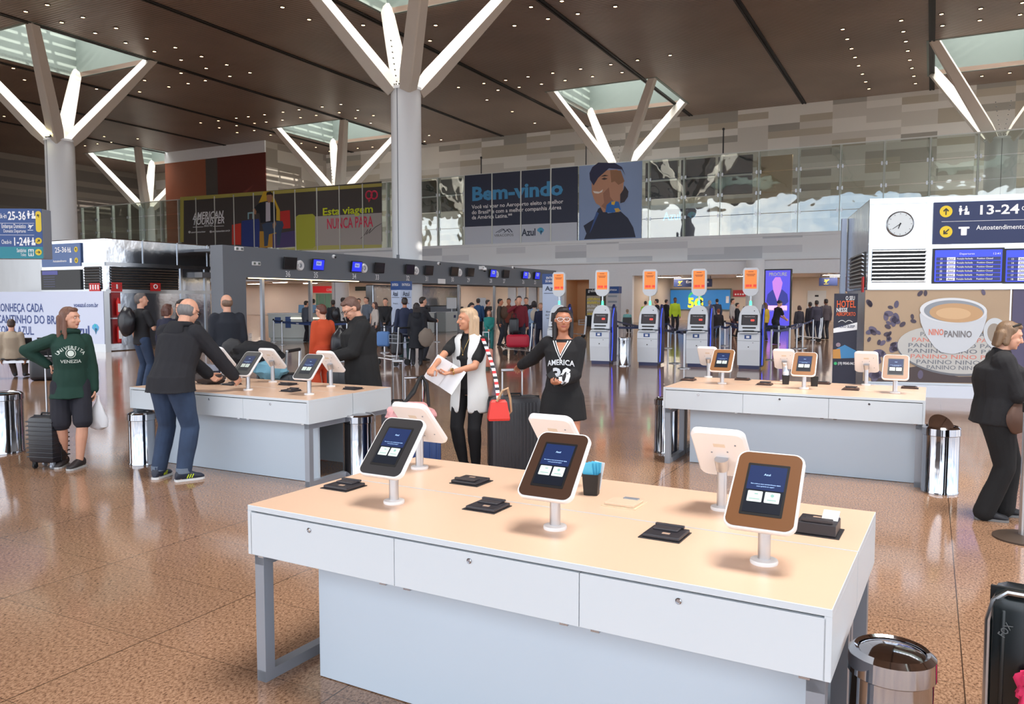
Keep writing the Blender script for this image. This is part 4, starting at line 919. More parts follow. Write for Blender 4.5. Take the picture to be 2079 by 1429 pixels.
r, x0, x1, z0, z1 = sign_on(FL, 87, 497, 167, 540, mat('box_sign_blue', (72, 100, 152), .35), 'direction_sign', lab='pale blue direction sign 25-36 on the front of the steel clad room')
w = x1-x0; h = z1-z0
text(r, '25-36', x0+w*.36, z0+h*.62, h*.24, M_PRW, -.062, fit=w*.3); counter_icon(r, x0+w*.7, z0+h*.6, h*.24, M_PRW, -.062); arrow(r, x0+w*.9, z0+h*.72, h*.12, PI*.6, -.062, M_YD)
text(r, 'Autoatendimento', x0+w*.3, z0+h*.2, h*.1, M_PRW, -.062, fit=w*.35); arrow(r, x0+w*.9, z0+h*.25, h*.12, -PI*.6, -.062, M_YD); art(r, 'icon', rrect(w*.05, h*.2, .01, 3, x0+w*.76, z0+h*.25), M_PRW, -.062)
r, x0, x1, z0, z1 = sign_on(FL, 86, 549, 167, 588, M_BLACK, 'departures_screen', lab='dark departures screen under the pale blue sign on the steel clad room', cat='screen')
art(r, 'display', rrect((x1-x0)*.4, (z1-z0)*.2, .01, 2, x0+(x1-x0)*.24, z1-(z1-z0)*.14), mat('dim_blue', (44, 46, 120), .3, emit=.3), -.062)
for k in range(5): art(r, 'display', rrect((x1-x0)*.3, .03, .005, 2, x0+(x1-x0)*.22, z1-(z1-z0)*(.35+k*.12)), mat('dim_navy', (34, 36, 76), .3), -.062)
for px0, py0, px1, py1, F_, n_ in ((184, 575, 206, 591, FL, 'red and white safety sign row above the voeazul banner'), (224, 573, 246, 592, FX, 'red fire extinguisher sign at the corner of the steel clad room'), (303, 574, 324, 591, FX, 'red fire hose sign on the louvres of the steel clad room')):
    r, x0, x1, z0, z1 = sign_on(F_, px0, py0, px1, py1, M_RED, 'safety_sign', y=-.04, th=.02, lab=n_)
    w = x1-x0; h = z1-z0
    if F_ is FL:
        for k in range(4): art(r, 'icon', rrect(w*.1, h*.6, .01, 2, x0+w*(.14+.24*k), z0+h*.5), M_PRW, -.062)
    elif px0 == 224: art(r, 'icon', rrect(w*.14, h*.5, .02, 3, x0+w*.5, z0+h*.55), M_PRW, -.062)
    else: MB().torus((x0+w/2, -.064, z0+h*.55), h*.24, h*.06, 18, 6, V((0, 1, 0))).build('icon', M_PRW, r)
# extinguisher cabinet
x0, z1 = FX.loc(224, 593); x1, z0 = FX.loc(245, 697)
q = FX.o+FX.x*x0
r = empty('extinguisher_cabinet', q, FX.rz, 'tall red cabinet with two fire extinguishers at the corner of the steel clad room', 'cabinet')
w = x1-x0; zm = (z0+z1)/2
MB().b2(0, w, -.06, -.0, z0, z1).build('body', mat('deep_red', (150, 26, 30), .4), r); MB().b2(-.02, w+.05, -.1, 0, zm-.03, zm+.01).build('shelf', M_STEEL2, r)
for z in (z0+.05, zm+.08):
    e = MB().lathe([(w*.2, 0), (w*.22, .04), (w*.22, .48), (w*.1, .56), (w*.08, .6)], (w/2, -.16, z), 14).build('extinguisher', M_RED, r, True); MB().b2(w*.35, w*.65, -.17-w*.22, -.16, z+.12, z+.4).build('label', M_PRW, e)
# banner wall at the left
x0 = FL.loc(-40, 600)[0]; z1 = FL.loc(100, 592)[1]; zz = FL.loc(100, 693)[1]
FN = Fr(B(TX, xs0)+VV*0-UV*.25, RZ); x1 = FN.loc(211, 600)[0]
r = empty('banner_wall', FN.o, RZ, 'long white airline advertising banner wall with blue lettering at the left', 'banner')
MB().b2(-9, x1, 0, .2, 0, z1).build('wall_base', M_STEEL2, r); MB().b2(-9, x1-.02, -.015, 0, zz, z1).build('sheet', mat('banner_white', (206, 214, 236), .5), r)
m_ = mat('banner_blue', (66, 84, 142), .5)
def bt(body, px, py, pxe, h, bold=.02): a = FN.loc(px, py); e = FN.loc(pxe, py); text(r, body, a[0], a[1], h, m_, -.02, fit=e[0]-a[0], bold=bold)
bt('CONHEÇA CADA', -6, 632, 89, .3); bt('CANTINHO DO BRASIL', -5, 655, 140, .3); bt('COM A AZUL.', -5, 677, 70, .3); bt('voeazul.com.br', 151, 623, 201, .15, .02); bt('Azul', 146, 679, 184, .32, .04)
a = FN.loc(195, 668); brazil(r, a[0], a[1], .36, -.02)
# darker steel walls farther left
r = empty('steel_panel_wall', B(TX+8, xs0+1.5), RZ, 'dim steel panelled wall behind the hanging sign at the far left', 'wall panel')
MB().b2(-8, 4.6, 0, .3, 0, 3.6).build('panel', M_STEEL2, r); MB().b2(2.4, 3.4, -.05, 0, .3, 2.9).b2(3.7, 4.4, -.05, 0, .3, 2.9).build('door', mat('dark_steel', (88, 84, 80), .35, .8), r)
# hanging direction sign
HSF = Fr(V((-8.0, 14.0, 0)), R(3)); x0, z1 = HSF.loc(-60, 423); x1, z0 = HSF.loc(89, 525)
r = empty('overhead_sign', HSF.o, HSF.rz, 'blue overhead direction sign with gates 25-36 and 1-24 at the left edge', 'sign')
MB().b2(x0-.9, x1, 0, .3, z0, z1, .01).b2(x0-.8, x0-.6, .05, .25, 0, z0).build('housing', mat('sign_grey', (142, 148, 160), .4), r)
zsplit = HSF.loc(40, 501)[1]; MB().b2(x0-.9, x1-.005, -.01, 0, zsplit, z1).build('face', M_BLUE, r); MB().b2(x0-.9, x1-.005, -.01, 0, z0, zsplit).build('face_teal', M_TEAL, r)
def hb(body, px, py, pxe, h, bold=.01): a = HSF.loc(px, py); e = HSF.loc(pxe, py); text(r, body, a[0], a[1], h, M_PRW, -.011, fit=e[0]-a[0], bold=bold)
hb('Check-in', -16, 443, 14, .09); hb('25-36', 17, 446, 53, .145, .03); hb('Embarque Doméstico', 4, 463, 53, .075); hb('Domestic Departures', 8, 472, 53, .06, 0); hb('Check-in', 4, 495, 24, .075); hb('1-24', 27, 498, 53, .14, .03); hb('Sanitários', 35, 512, 54, .07); hb('Toilets', 43, 520, 54, .055, 0)
for py in (444, 498): a = HSF.loc(59, py); counter_icon(r, a[0], a[1], .14, M_PRW, -.011)
a = HSF.loc(63, 462); plane_icon(r, a[0], a[1], .1, M_PRW, -.011)
a = HSF.loc(64, 513); art(r, 'icon', rrect(.09, .12, .01, 3, a[0], a[1]), M_PRW, -.011); person_icon(r, a[0]-.02, a[1]-.05, .1, M_TEAL, -.016); person_icon(r, a[0]+.02, a[1]-.05, .1, M_TEAL, -.016)
a = HSF.loc(79, 450); art(r, 'icon_disc', rrect(.095, .36, .045, 5, a[0], a[1]), M_YEL, -.011); arrow(r, a[0], a[1]+.1, .05, PI*.6, -.012); 
a = HSF.loc(79, 489); arrow(r, a[0], a[1], .055, PI*.25, -.011, M_YEL); a = HSF.loc(79, 512); arrow(r, a[0], a[1], .055, 0, -.011, M_YEL)
for py in (453, 477): a = HSF.loc(-60, py); e = HSF.loc(70, py); MB().b2(a[0], e[0], -.012, -.01, a[1], a[1]+.005).build('rule', M_PRW, r)

# ================================================================== STEEL CLAD BOX WITH SIGNS AND THE COFFEE POSTER (right)
yawf = math.atan2(-.287, .958); FR = Fr(V((6.55, 14.35, 0)), yawf)
zR = FR.loc(1764, 404)[1]; x0 = FR.loc(1763, 500)[0]; zt0 = FR.loc(1800, 588)[1]
q0 = FR.o+FR.x*x0; FR = Fr(V((q0.x, q0.y, 0)), yawf)
bx = empty('steel_clad_corner', FR.o, yawf, 'bright stainless steel clad corner block with clock, louvres and signs on the right', 'room')
Wd, Dp = 6.5, 3.6
MB().b2(0, Wd, 0, Dp, zt0, zR, .02).build('upper_cladding', M_STEEL, bx)
MB().b2(.05, Wd, .05, Dp, .0, zt0).build('lower_cladding', M_STEEL2, bx)
xa = FR.loc(1879, 500)[0]; xb = FR.loc(1893, 500)[0]
g = MB().b2(0, Wd, -.03, 0, zR-.1, zR).b2(0, Wd, -.03, 0, zt0, zt0+.14).b2(xa, xb, -.025, 0, zt0, zR-.1).b2(0, xa, -.02, 0, FR.loc(1800, 495)[1]-.01, FR.loc(1800, 495)[1]+.01).build('trim_strip', M_STEEL, bx)
lx0, lz1 = FR.loc(1771, 507); lx1, lz0 = FR.loc(1878, 575)
lv = MB().b2(lx0, lx1, -.02, 0, lz0, lz1).build('louvre_recess', M_BLACK, bx); g = MB()
for k in range(9): g.box(((lx0+lx1)/2, -.035, lz0+.03+k*(lz1-lz0)/9), (lx1-lx0, .05, .02), rot=MX.Rotation(R(-25), 3, 'X'))
g.build('slat', M_STEEL2, lv)
# side face louvre (looks to local -x)
lv = MB().b2(-.02, 0, .35, 2.6, 1.95, 2.6).build('louvre_recess', M_BLACK, bx); g = MB()
for k in range(9): g.box((-.035, 1.47, 1.98+k*.072), (.05, 2.2, .018), rot=MX.Rotation(R(25), 3, 'Y'))
g.build('slat', M_STEEL2, lv)
MB().b2(-.12, -.02, Dp-.25, Dp-.02, 0, zR-.02).build('corner_post', mat('pale_blue_post', (176, 190, 214), .4), bx)
FS_ = Fr(FR.o+FR.x*-.0, yawf-PI/2)   # left side face; local x runs along -y of the block
# clock
cx, cz = FR.loc(1827, 455); q = FR.o+FR.x*cx
r = empty('wall_clock', (q.x, q.y, cz), yawf, 'round wall clock on the bright steel cladding at right', 'clock')
MB().lathe([(.215, 0), (.225, .03), (.21, .045), (.2, .035), (.0, .034)], n=40, axis=V((0, -1, 0))).build('case', M_STEEL2, r, True)
MB().lathe([(.197, .036), (.197, .038)], n=40, axis=V((0, -1, 0))).build('dial', mat('clock_dial', (206, 212, 214), .3), r)
for nm, a, l_, w in (('hour_hand', R(200), .09, .012), ('minute_hand', R(235), .15, .007)):
    MB().prism([(-w, -.02), (w, -.02), (w*.5, l_), (-w*.5, l_)], -.04, -.043).xf(MX.Rotation(a, 4, 'Y')).build(nm, M_BLACK, r)
g = MB()
for k in range(12): g.box((.18*math.sin(k*PI/6), -.04, .18*math.cos(k*PI/6)), (.007, .003, .02), rot=MX.Rotation(k*PI/6, 3, 'Y'))
g.build('hour_marks', M_DARK, r)
# sign 13-24
r, x0, x1, z0, z1 = sign_on(FR, 1895, 412, 2105, 492, M_NAVY, 'direction_sign', lab='navy direction sign reading 13-24 above the departures screens at right')
def rt(body, px, py, pxe, h, bold=.01, m=M_PRW, y=-.061): a = FR.loc(px, py); e = FR.loc(pxe, py); text(r, body, a[0], a[1], h, m, y, fit=e[0]-a[0], bold=bold)
rt('13-24', 1981, 436, 2060, .16, .03); rt('Check-in', 2071, 428, 2130, .08); rt('Autoatendimento', 1980, 467, 2079, .08)
for py, a_ in ((430, PI/2), (471, -PI*.75)): a = FR.loc(1919, py); arrow(r, a[0], a[1], .1, a_, -.061, M_YEL)
a = FR.loc(1948, 437); counter_icon(r, a[0], a[1], .16, M_PRW, -.061)
a = FR.loc(1955, 470); art(r, 'icon', rrect(.17, .035, .01, 2, a[0], a[1]+.06), M_PRW, -.061); art(r, 'icon', rrect(.09, .12, .01, 2, a[0], a[1]-.01), M_PRW, -.063)
a = FR.loc(1910, 451); e = FR.loc(2105, 445); MB().b2(a[0], e[0], -.064, -.06, a[1], a[1]+.006).build('rule', M_PRW, r)
# departures screens
rows = ('19', '20', '21', '22', '23', '24'); rows2 = ('13', '14', '15', '16', '17', '18')
for i, (pa, pb, rw) in enumerate(((1893, 2035, rows), (2037, 2180, rows2))):
    r, x0, x1, z0, z1 = sign_on(FR, pa, 505, pb, 575, M_BLACK, 'departures_screen', lab=('left blue departures screen listing counters 19 to 24', 'right blue departures screen cut off by the photo edge')[i], cat='screen')
    r['group'] = 'departures screens'
    w = x1-x0; h = z1-z0; ms = mat('dep_blue', (40, 56, 200), .3, emit=.8); md = mat('dep_navy', (30, 36, 84), .3, emit=.5)
    art(r, 'display', rrect(w*.94, h*.9, .01, 2, (x0+x1)/2, (z0+z1)/2), ms, -.061)
    for k in range(6): art(r, 'row', rrect(w*.9, h*.095, .005, 2, (x0+x1)/2, z1-h*(.3+k*.115)), md, -.066)
    rt('Departures', pa+53, 517.5, pa+83, .035, 0, M_PRW, -.067); rt('12:41', pa+120, 517, pa+134, .035, 0, M_PRW, -.067)
    for k in range(6):
        z = z1-h*(.3+k*.115)
        text(r, rw[k], x0+w*.1, z-h*.028, h*.055, M_PRW, -.071)
        art(r, 'row', rrect(w*.12, h*.09, .003, 2, x0+w*.26, z), M_PRW, -.07); text(r, 'Azul', x0+w*.215, z-h*.025, h*.05, mk, -.075, fit=w*.08)
        text(r, 'Posição fechada', x0+w*.34, z-h*.02, h*.045, M_PRW, -.071, fit=w*.22); text(r, 'Position Closed', x0+w*.62, z-h*.02, h*.045, M_PRW, -.071, fit=w*.22)
# coffee poster
r, x0, x1, z0, z1 = sign_on(FR, 1757, 589, 2049, 781, mat('coffee_tan', (172, 148, 122), .55, var=.12, vscale=1.4), 'coffee_poster', y=.04, th=.05, lab='large poster of a white coffee cup on a lettered saucer with scattered coffee beans', cat='poster')
ZR = lambda pts: zp(pts, 1600, 380, .2939)
def CA(nm, pts, col, y): return art(r, nm, FR.poly(ZR(pts), -.02), mat('pc_%d_%d_%d' % col, col, .5), y)
rnd = random.Random(5)
for k in range(95):
    px = 560+rnd.random()**1.6*930; py = 725+rnd.random()*590
    if ((px-1140)/400)**2+((py-1120)/210)**2 < 1 or (px > 890 and py > 745 and py < 1080) or px > 1500: continue
    a_ = rnd.random()*3; sz = rnd.uniform(13, 26)*(1+.4*(py > 1100))
    CA('printed_bean', [(px+sz*1.3*math.cos(a_)*math.cos(t_)-sz*.8*math.sin(a_)*math.sin(t_), py+sz*1.3*math.sin(a_)*math.cos(t_)+sz*.8*math.cos(a_)*math.sin(t_)) for t_ in [k2*PI/6 for k2 in range(12)]], rnd.choice([(86, 80, 104), (96, 88, 110), (70, 60, 74)]), -.014)
CA('printed_shade', [(575, 1290), (900, 1235), (1180, 1310), (1500, 1305), (1528, 1355), (575, 1342)], (74, 62, 62), -.013)
el = lambda cx, cy, rx, ry, n=40: [(cx+rx*math.cos(2*PI*i/n), cy+ry*math.sin(2*PI*i/n)) for i in range(n)]
rot = lambda pts, cx, cy, a: [(cx+(x-cx)*math.cos(a)-(y-cy)*math.sin(a), cy+(x-cx)*math.sin(a)+(y-cy)*math.cos(a)) for x, y in pts]
CA('printed_saucer', [(x, y) for x, y in rot(el(1135, 1132, 385, 168), 1135, 1132, .12)], (110, 112, 118), -.016)
CA('printed_saucer', rot(el(1132, 1125, 378, 160), 1132, 1125, .12), (186, 184, 180), -.018)
for i in range(7):
    y = 1010+i*38; hw_ = 350*math.sqrt(max(0, 1-((y-1125)/158)**2))
    a = FR.loc(*ZR([(1135-hw_+15+i*8, y+14)])[0], -.02); e = FR.loc(*ZR([(1135+hw_-20, y+18)])[0], -.02)
    if e[0]-a[0] < .3: continue
    text(r, 'PANINO NINO PANINO NINO'[:int(10+(e[0]-a[0])*4)], a[0], a[1]-.01, .075, mat('ink_red', (206, 126, 112), .5) if i % 3 == 1 else mat('ink_grey', (112, 116, 124), .5), -.021, fit=e[0]-a[0], bold=.01)
CA('printed_cup', rot(el(1435, 1010, 85, 108), 1435, 1010, -.2), (196, 200, 204), -.026)
CA('printed_cup', rot(el(1428, 1010, 52, 70), 1428, 1010, -.2), (150, 138, 126), -.028)
CA('printed_cup', [(908, 880), (915, 935), (950, 1020), (1010, 1105), (1060, 1140), (1140, 1152), (1230, 1130), (1290, 1080), (1345, 990), (1372, 900), (1372, 850), (1300, 800), (950, 800)], (196, 200, 206), -.030)
CA('printed_cup', rot(el(1141, 852, 232, 88), 1141, 852, .03), (214, 216, 220), -.032)
CA('printed_cup', rot(el(1145, 856, 208, 76), 1145, 856, .03), (140, 146, 154), -.034)
CA('printed_coffee', rot(el(1160, 868, 185, 66), 1160, 868, .03), (190, 152, 112), -.036)
CA('printed_coffee', rot(el(1140, 872, 120, 40), 1140, 872, .03), (206, 170, 130), -.038)
a = FR.loc(*ZR([(968, 1020)])[0], -.02); e = FR.loc(*ZR([(1070, 1020)])[0], -.02); text(r, 'NINO', a[0], a[1], .11, mat('ink_red2', (214, 122, 100), .5), -.036, fit=e[0]-a[0], bold=.03)
a = FR.loc(*ZR([(1074, 1034)])[0], -.02); e = FR.loc(*ZR([(1265, 1034)])[0], -.02); text(r, 'PANINO', a[0], a[1], .115, mat('ink_grey2', (120, 116, 118), .5), -.036, fit=e[0]-a[0], bold=.03)
xq = FR.loc(2050, 650)[0]
MB().b2(xq, xq+2.2, -.01, .05, FR.loc(2060, 781)[1], zt0).build('side_panel', mat('plum_panel', (82, 76, 104), .5), bx)
MB().b2(xq-.012, xq+.012, -.02, .04, FR.loc(2060, 781)[1], zt0).build('divider', M_PRW, bx)
MB().b2(.02, Wd, -.04, .05, 0, FR.loc(1900, 782)[1]).build('plinth', mat('plinth_white', (206, 212, 224), .4), bx)
# hotel banner, standing in front of the side of the block
fb0 = P(1688, 790); fb1 = P(1737, 797)
HB = Fr(V((6.08, 14.75, 0)), R(-16)); x0, z1 = HB.loc(1694, 596); x1, z0 = HB.loc(1737, 776)
r = empty('hotel_banner', HB.o, HB.rz, 'narrow dark hotel roll-up banner beside the coffee poster', 'banner')
MB().b2(x0, x1, 0, .02, .03, z1).build('sheet', mat('banner_dark', (38, 38, 56), .5), r); MB().b2(x0-.01, x1+.01, -.08, .1, 0, .05).build('base', M_STEEL2, r)
w = x1-x0; H_ = z1
m_o = mat('banner_orange', (226, 96, 44), .5)
for body, f0, f1, py, h, m_ in (('O SEU', .48, .86, 609, .075, M_PRW), ('HOTEL', .1, .9, 624, .13, m_o), ('NESSE', .1, .56, 633, .075, M_PRW), ('AEROPORTO', .1, .92, 641, .07, m_o), ('AERO SLEEP', .2, .9, 665, .05, M_NAVY), ('(19) 99543-9417', .22, .96, 740, .05, M_PRW)):
    text(r, body, x0+w*f0, HB.loc(1715, py)[1], h, m_, -.012, fit=w*(f1-f0), bold=.02)
zf = lambda py: HB.loc(1715, py)[1]
art(r, 'printed_band', [(x0, zf(667)), (x1, zf(654)), (x1, zf(669)), (x0, zf(676))], M_PRW, -.001)
MB().tube([(x0+w*(.2+.1*k), -.008, zf(655)+.035*abs(math.sin(k*1.05))+.01) for k in range(7)], .006, 5).build('printed_mark', M_PRW, r)
art(r, 'printed_figure', [(x0+w*.15, zf(728)), (x0+w*.15, zf(708)), (x0+w*.5, zf(700)), (x1, zf(712)), (x1, zf(726))], mat('hb_blue', (64, 130, 180), .5), -.001)
art(r, 'printed_figure', [(x0, zf(728)), (x0, zf(710)), (x0+w*.3, zf(708)), (x0+w*.35, zf(728))], mat('hb_tan', (196, 140, 70), .5), -.004)
art(r, 'printed_figure', circ(x0+w*.22, zf(700), w*.1, 12), mat('hb_skin', (150, 130, 140), .5), -.006)
art(r, 'printed_mark', circ(x0+w*.12, zf(738), w*.07, 14), mat('hb_green', (60, 180, 110), .5), -.006)
r = empty('safety_sign', FR.o, yawf, 'small red sign on the side of the right steel clad block', 'sign'); MB().b2(-.06, -.04, .1, .32, 1.86, 2.14).build('panel', M_RED, r)

# ================================================================== MIDDLE AND FAR FURNITURE
def cart(q, rz, lab, basket=True):
    r = empty('luggage_cart', q, rz, lab, 'luggage cart', 'airport luggage carts')
    m = MB()
    for x in (-.27, .27): m.tube([(x, -.45, .16), (x, .4, .24), (x, .45, .3)], .016, 6); m.tube([(x, -.45, .16), (x, -.5, .6), (x, -.52, 1.0)], .02, 6)
    for y in (-.35, -.1, .15, .4): m.cyl((-.27, y, .2), (.27, y, .2), .01, n=6)
    m.cyl((-.27, -.52, 1.0), (.27, -.52, 1.0), .018, n=8).build('frame', M_ALU, r, True)
    MB().cyl((-.24, -.52, 1.0), (.24, -.52, 1.0), .024, n=8).build('handle', M_RUB, r, True)
    if basket:
        g = MB()
        for z in (.62, .72, .82): g.tube([(-.25, -.5, z), (-.25, -.2, z), (.25, -.2, z), (.25, -.5, z)], .006, 5)
        for x in (-.25, -.12, 0, .12, .25): g.tube([(x, -.5, .6), (x, -.2, .6), (x, -.2, .82)], .006, 5)
        g.build('basket', M_LEG, r)
    for x, y in ((-.24, -.4), (.24, -.4), (0, .38)): MB().cyl((x-.02, y, .09), (x+.02, y, .09), .085, n=16).build('wheel', M_RUB, r, True)
    return r
cart(P(525, 740)+V((0, 0, 0)), R(-80), 'empty luggage cart in front of the grey pylon, left of the service counter')
cart(P(1050, 722), R(78), 'luggage cart loaded with a red bag, pushed by the man in the dark red shirt', False)
cart(P(820, 738)+V((-.3, -.6, 0)), R(60), 'luggage cart with a blue bag beside the pair in dark coats')
cart(P(1640, 694), R(75), 'luggage cart behind the belts at the right, near the steel corner', False)
cart(P(1085+0, 735)+V((2.2, 14, 0)), R(80), 'luggage cart far back near the vending machine')
rb = P(1050, 722)
def bag(q, rz, s, m, lab, strap=True, cat='bag', name='travel_bag'):
    r = empty(name, q, rz, lab, cat)
    MB().box((0, 0, s[2]/2), s, min(s)*.3, seg=4).build('bag_body', m, r, True)
    if strap: MB().tube([(-s[0]*.25, -s[1]*.3, s[2]*.9), (-s[0]*.2, -s[1]*.2, s[2]*1.25), (s[0]*.2, -s[1]*.2, s[2]*1.25), (s[0]*.25, -s[1]*.3, s[2]*.9)], .015, 6).build('handle', M_RUB, r, True)
    return r
bag(rb+V((.02, 0, .26)), 0, (.72, .34, .4), mat('bag_red', (186, 32, 58), .5), 'red travel bag on the cart in the middle of the hall')
bag(rb+V((-.1, .1, .67)), 0, (.3, .26, .5), M_CASEB, 'black case standing on the red travel bag')
bag(P(820, 738)+V((-.45, -.6, .5)), 0, (.34, .22, .4), mat('bag_blue', (84, 124, 180), .6), 'light blue bag hanging on the cart beside the dark coats')
bag(P(820, 738)+V((-.1, -.6, .27)), 0, (.3, .26, .6), M_CASEB, 'black bag on the cart beside the dark coats')
suitcase(P(992, 757)+V((-.1, 1.0, 0)), 0, .36, .24, .52, mat('rose_gold', (206, 132, 110), .35), 'rose gold suitcase held by the girl in the teal shirt', hdl=.4, ribs=5)
# luggage pile behind the left desk
lp0 = V((-3.75, 11.3, 0))
cart(lp0+V((.1, .2, 0)), R(85), 'luggage cart behind the left desk under dark suitcases', False)
suitcase(lp0+V((.5, 0, .27)), R(-8), .7, .3, .42, M_CASEB, 'black suitcase lying on the cart behind the left desk', hdl=0, ribs=5)
suitcase(lp0+V((1.3, .3, 0)), R(5), .46, .28, .72, M_CASEB, 'black suitcase standing between the woman in orange and the left desk', hdl=.1, ribs=4)
pq = lp0+V((.15, -.1, .72)); pl_ = empty('jacket_pile', pq, R(10), 'black jacket and pale blue cloth heaped on the luggage behind the left desk', 'clothes')
blob('jacket', M_CASEB if 0 else mat('cloth_black', (30, 30, 34), .85), pl_, (.0, 0, .22), (.36, .22, .2), .3, 7, 26, 4)
blob('cloth', mat('cloth_blue', (120, 170, 190), .8), pl_, (.22, -.12, .04), (.22, .14, .16), .3, 7, 20, 8)
# service counter and what stands on it
q0 = P(545, 692)
r = empty('service_counter', q0, R(-4), 'white service counter behind the blue belts under numbers 36 and 35', 'counter')
MB().b2(0, 3.5, 0, .8, .12, 1.12, .02).b2(.05, 3.45, .1, .7, 0, .12).build('body', mat('counter_white', (206, 212, 210), .45), r); MB().b2(-.02, 3.55, -.03, .85, 1.12, 1.17).build('worktop', M_WHITE, r)
MB().b2(.95, 3.3, -.02, .0, .94, .98).build('light_strip', mat('warm_strip', (255, 240, 210), .5, emit=1.5), r)
MB().b2(.3, .55, -.02, 0, .74, 1.0).b2(.75, .98, -.02, 0, .55, 1.02).build('notice', M_BLUE, r)
text(r, 'viracopos', 2.2, .4, .2, M_SHAFT, -.005)
for dx, lab in ((1.35, 'left blue leaflet stand on the service counter'), (1.95, 'right blue and white leaflet stand on the service counter')):
    s_ = empty('leaflet_stand', q0+V((dx, .2, 1.17)), R(-4), lab, 'leaflet stand', 'leaflet stands'); MB().box((0, 0, .18), (.24, .03, .34), .01, MX.Rotation(R(-12), 3, 'X')).build('board', mat('stand_blue', (120, 160, 200), .5), s_); MB().box((0, .06, .1), (.05, .12, .02)).build('foot', M_DARK, s_)
# check-in counters with conveyors under the fascia
mc = mat('counter_pale', (196, 198, 194), .5)
for i, (px, lab) in enumerate(((905, 'check-in counter with a white screen right of the long black coat'), (972, 'check-in counter behind the dark haired woman in white'), (1030, 'check-in counter at the far end of the fascia'))):
    x = FB.loc(px, 640)[0]; q = FB.o+FB.x*x+FB.y*1.4
    r = empty('check_in_counter', (q.x, q.y, 0), FB.rz, lab, 'counter', 'check-in counters under the fascia')
    MB().b2(-1.1, 1.1, 0, .6, 0, 1.05, .02).build('body', mc, r); MB().b2(-1.15, 1.15, -.05, .65, 1.05, 1.09).build('worktop', M_WHITE, r)
    MB().b2(-.5, .5, .3, .35, 1.25, 1.85, .01).b2(-.03, .03, .3, .34, 1.09, 1.3).build('screen', M_WHITE, r); MB().b2(.6, .9, .1, .4, 1.09, 1.35, .02).build('printer', M_DARK, r)
    MB().b2(-.3, -.1, -.01, 0, .75, .9).build('notice', M_NAVY, r)
x0 = FB.loc(872, 600)[0]; x1 = FB.loc(1038, 600)[0]; q = FB.o+FB.x*x0+FB.y*3.4
r = empty('conveyor_hood', (q.x, q.y, 0), FB.rz, 'long polished steel conveyor hood under numbers 31 to 27', 'conveyor')
MB().b2(0, x1-x0, 0, .5, 1.35, 2.5, .05).build('hood', M_STEEL, r); MB().b2(0, x1-x0, .02, .5, 0, 1.35).build('base', M_LEG, r)
# totems
def totem(px0, px1, py1, py0, pt, lab, rz, texts, w, d):
    q = P((px0+px1)/2, py0); r = empty('totem', q, rz, lab, 'totem', 'airline totems'); zt_ = PD((px0+px1)/2, py1, q.y).z
    MB().b2(-w/2, w/2, -d/2, d/2, 0, zt_*.87).build('body', mat('totem_white', (196, 210, 236), .5), r); MB().b2(-w/2-.01, w/2+.01, -d/2-.01, d/2+.01, zt_*.87-.0, zt_).build('header', M_BLUE, r)
    for rr in (0, PI/2):
        hw_ = d/2 if rr == 0 else w/2; ww = w if rr == 0 else d
        mz = MX.Rotation(rr, 4, 'Z')
        for body, f, hh, m_, fw in texts:
            t = text(r, body, -ww*fw/2, zt_*f, hh, m_, -hw_-.013, fit=ww*fw); t.data.transform(mz)
        MB().b2(-ww*.42, ww*.42, -hw_-.006, -hw_, zt_*.755, zt_*.762).xf(mz).build('rule', mk, r)
    return r
totem(803, 829, 571, 706, 0, 'square blue and white airline totem with lettering on two sides', R(-45), (('ENTREGA', .93, .09, M_PRW, .7), ('Azul', .78, .17, mk, .55), ('Entrega de', .66, .05, mk, .5)), .52, .52)
totem(1100, 1142, 556, 718, 0, 'tall white airline totem with a blue header behind the woman in the black jersey', R(-12), (('ENTREGA', .935, .075, M_PRW, .6), ('DE BAGAGEM', .895, .075, M_PRW, .7), ('Azul', .79, .15, mk, .7), ('Entrega', .52, .05, mk, .6), ('de bagagem', .48, .05, mk, .7), ('expressa', .44, .05, mk, .55)), .58, .3)
# far hall
def far_box(name, px, py, py1, w, d, m, lab, cat, rz=RZ, y=None):
    q = P(px, py); z = PD(px, py1, q.y).z; r = empty(name, q, rz, lab, cat); MB().b2(-w/2, w/2, 0, d, 0, z, .02).build('body', m, r); return r, z
r, z = far_box('vending_machine', 1205, 662, 586, 1.15, .8, M_BLACK, 'black vending machine with a lit glass front beside the warm-light-tinted alcove', 'vending machine')
MB().b2(-.48, .48, -.02, 0, .7, 2.0).build('glass_front', mat('vend_glow', (120, 110, 96), .3, emit=.3), r); text(r, 'grab&go', -.4, 2.25, .2, M_PRW, -.012, fit=.8)
rnd = random.Random(3)
for k in range(5):
    g = MB()
    for j in range(9): g.b2(-.44+j*.1, -.37+j*.1, -.035, -.02, .75+k*.24, .75+k*.24+rnd.uniform(.08, .18))
    g.build('product_row', mat('prod%d' % k, rnd.choice([(200, 60, 50), (220, 200, 80), (90, 150, 80), (210, 210, 210), (160, 90, 50)]), .5), r)
r, z = far_box('totem', 1243, 664, 582, .8, .5, mat('totem_grey', (190, 188, 192), .5), 'pale grey totem with a navy header between the first and second kiosk signs', 'totem')
MB().b2(-.42, .42, -.02, .52, z-.42, z+.02).build('header', M_BLUE, r); text(r, 'ENTREGA', -.3, z-.25, .1, M_PRW, -.03, fit=.6)
for k in range(3): MB().b2(-.3, .3, -.012, 0, 1.2+k*.35, 1.32+k*.35).build('notice', M_LEG, r)
GL = Fr(B(0, GS+3), RZ)
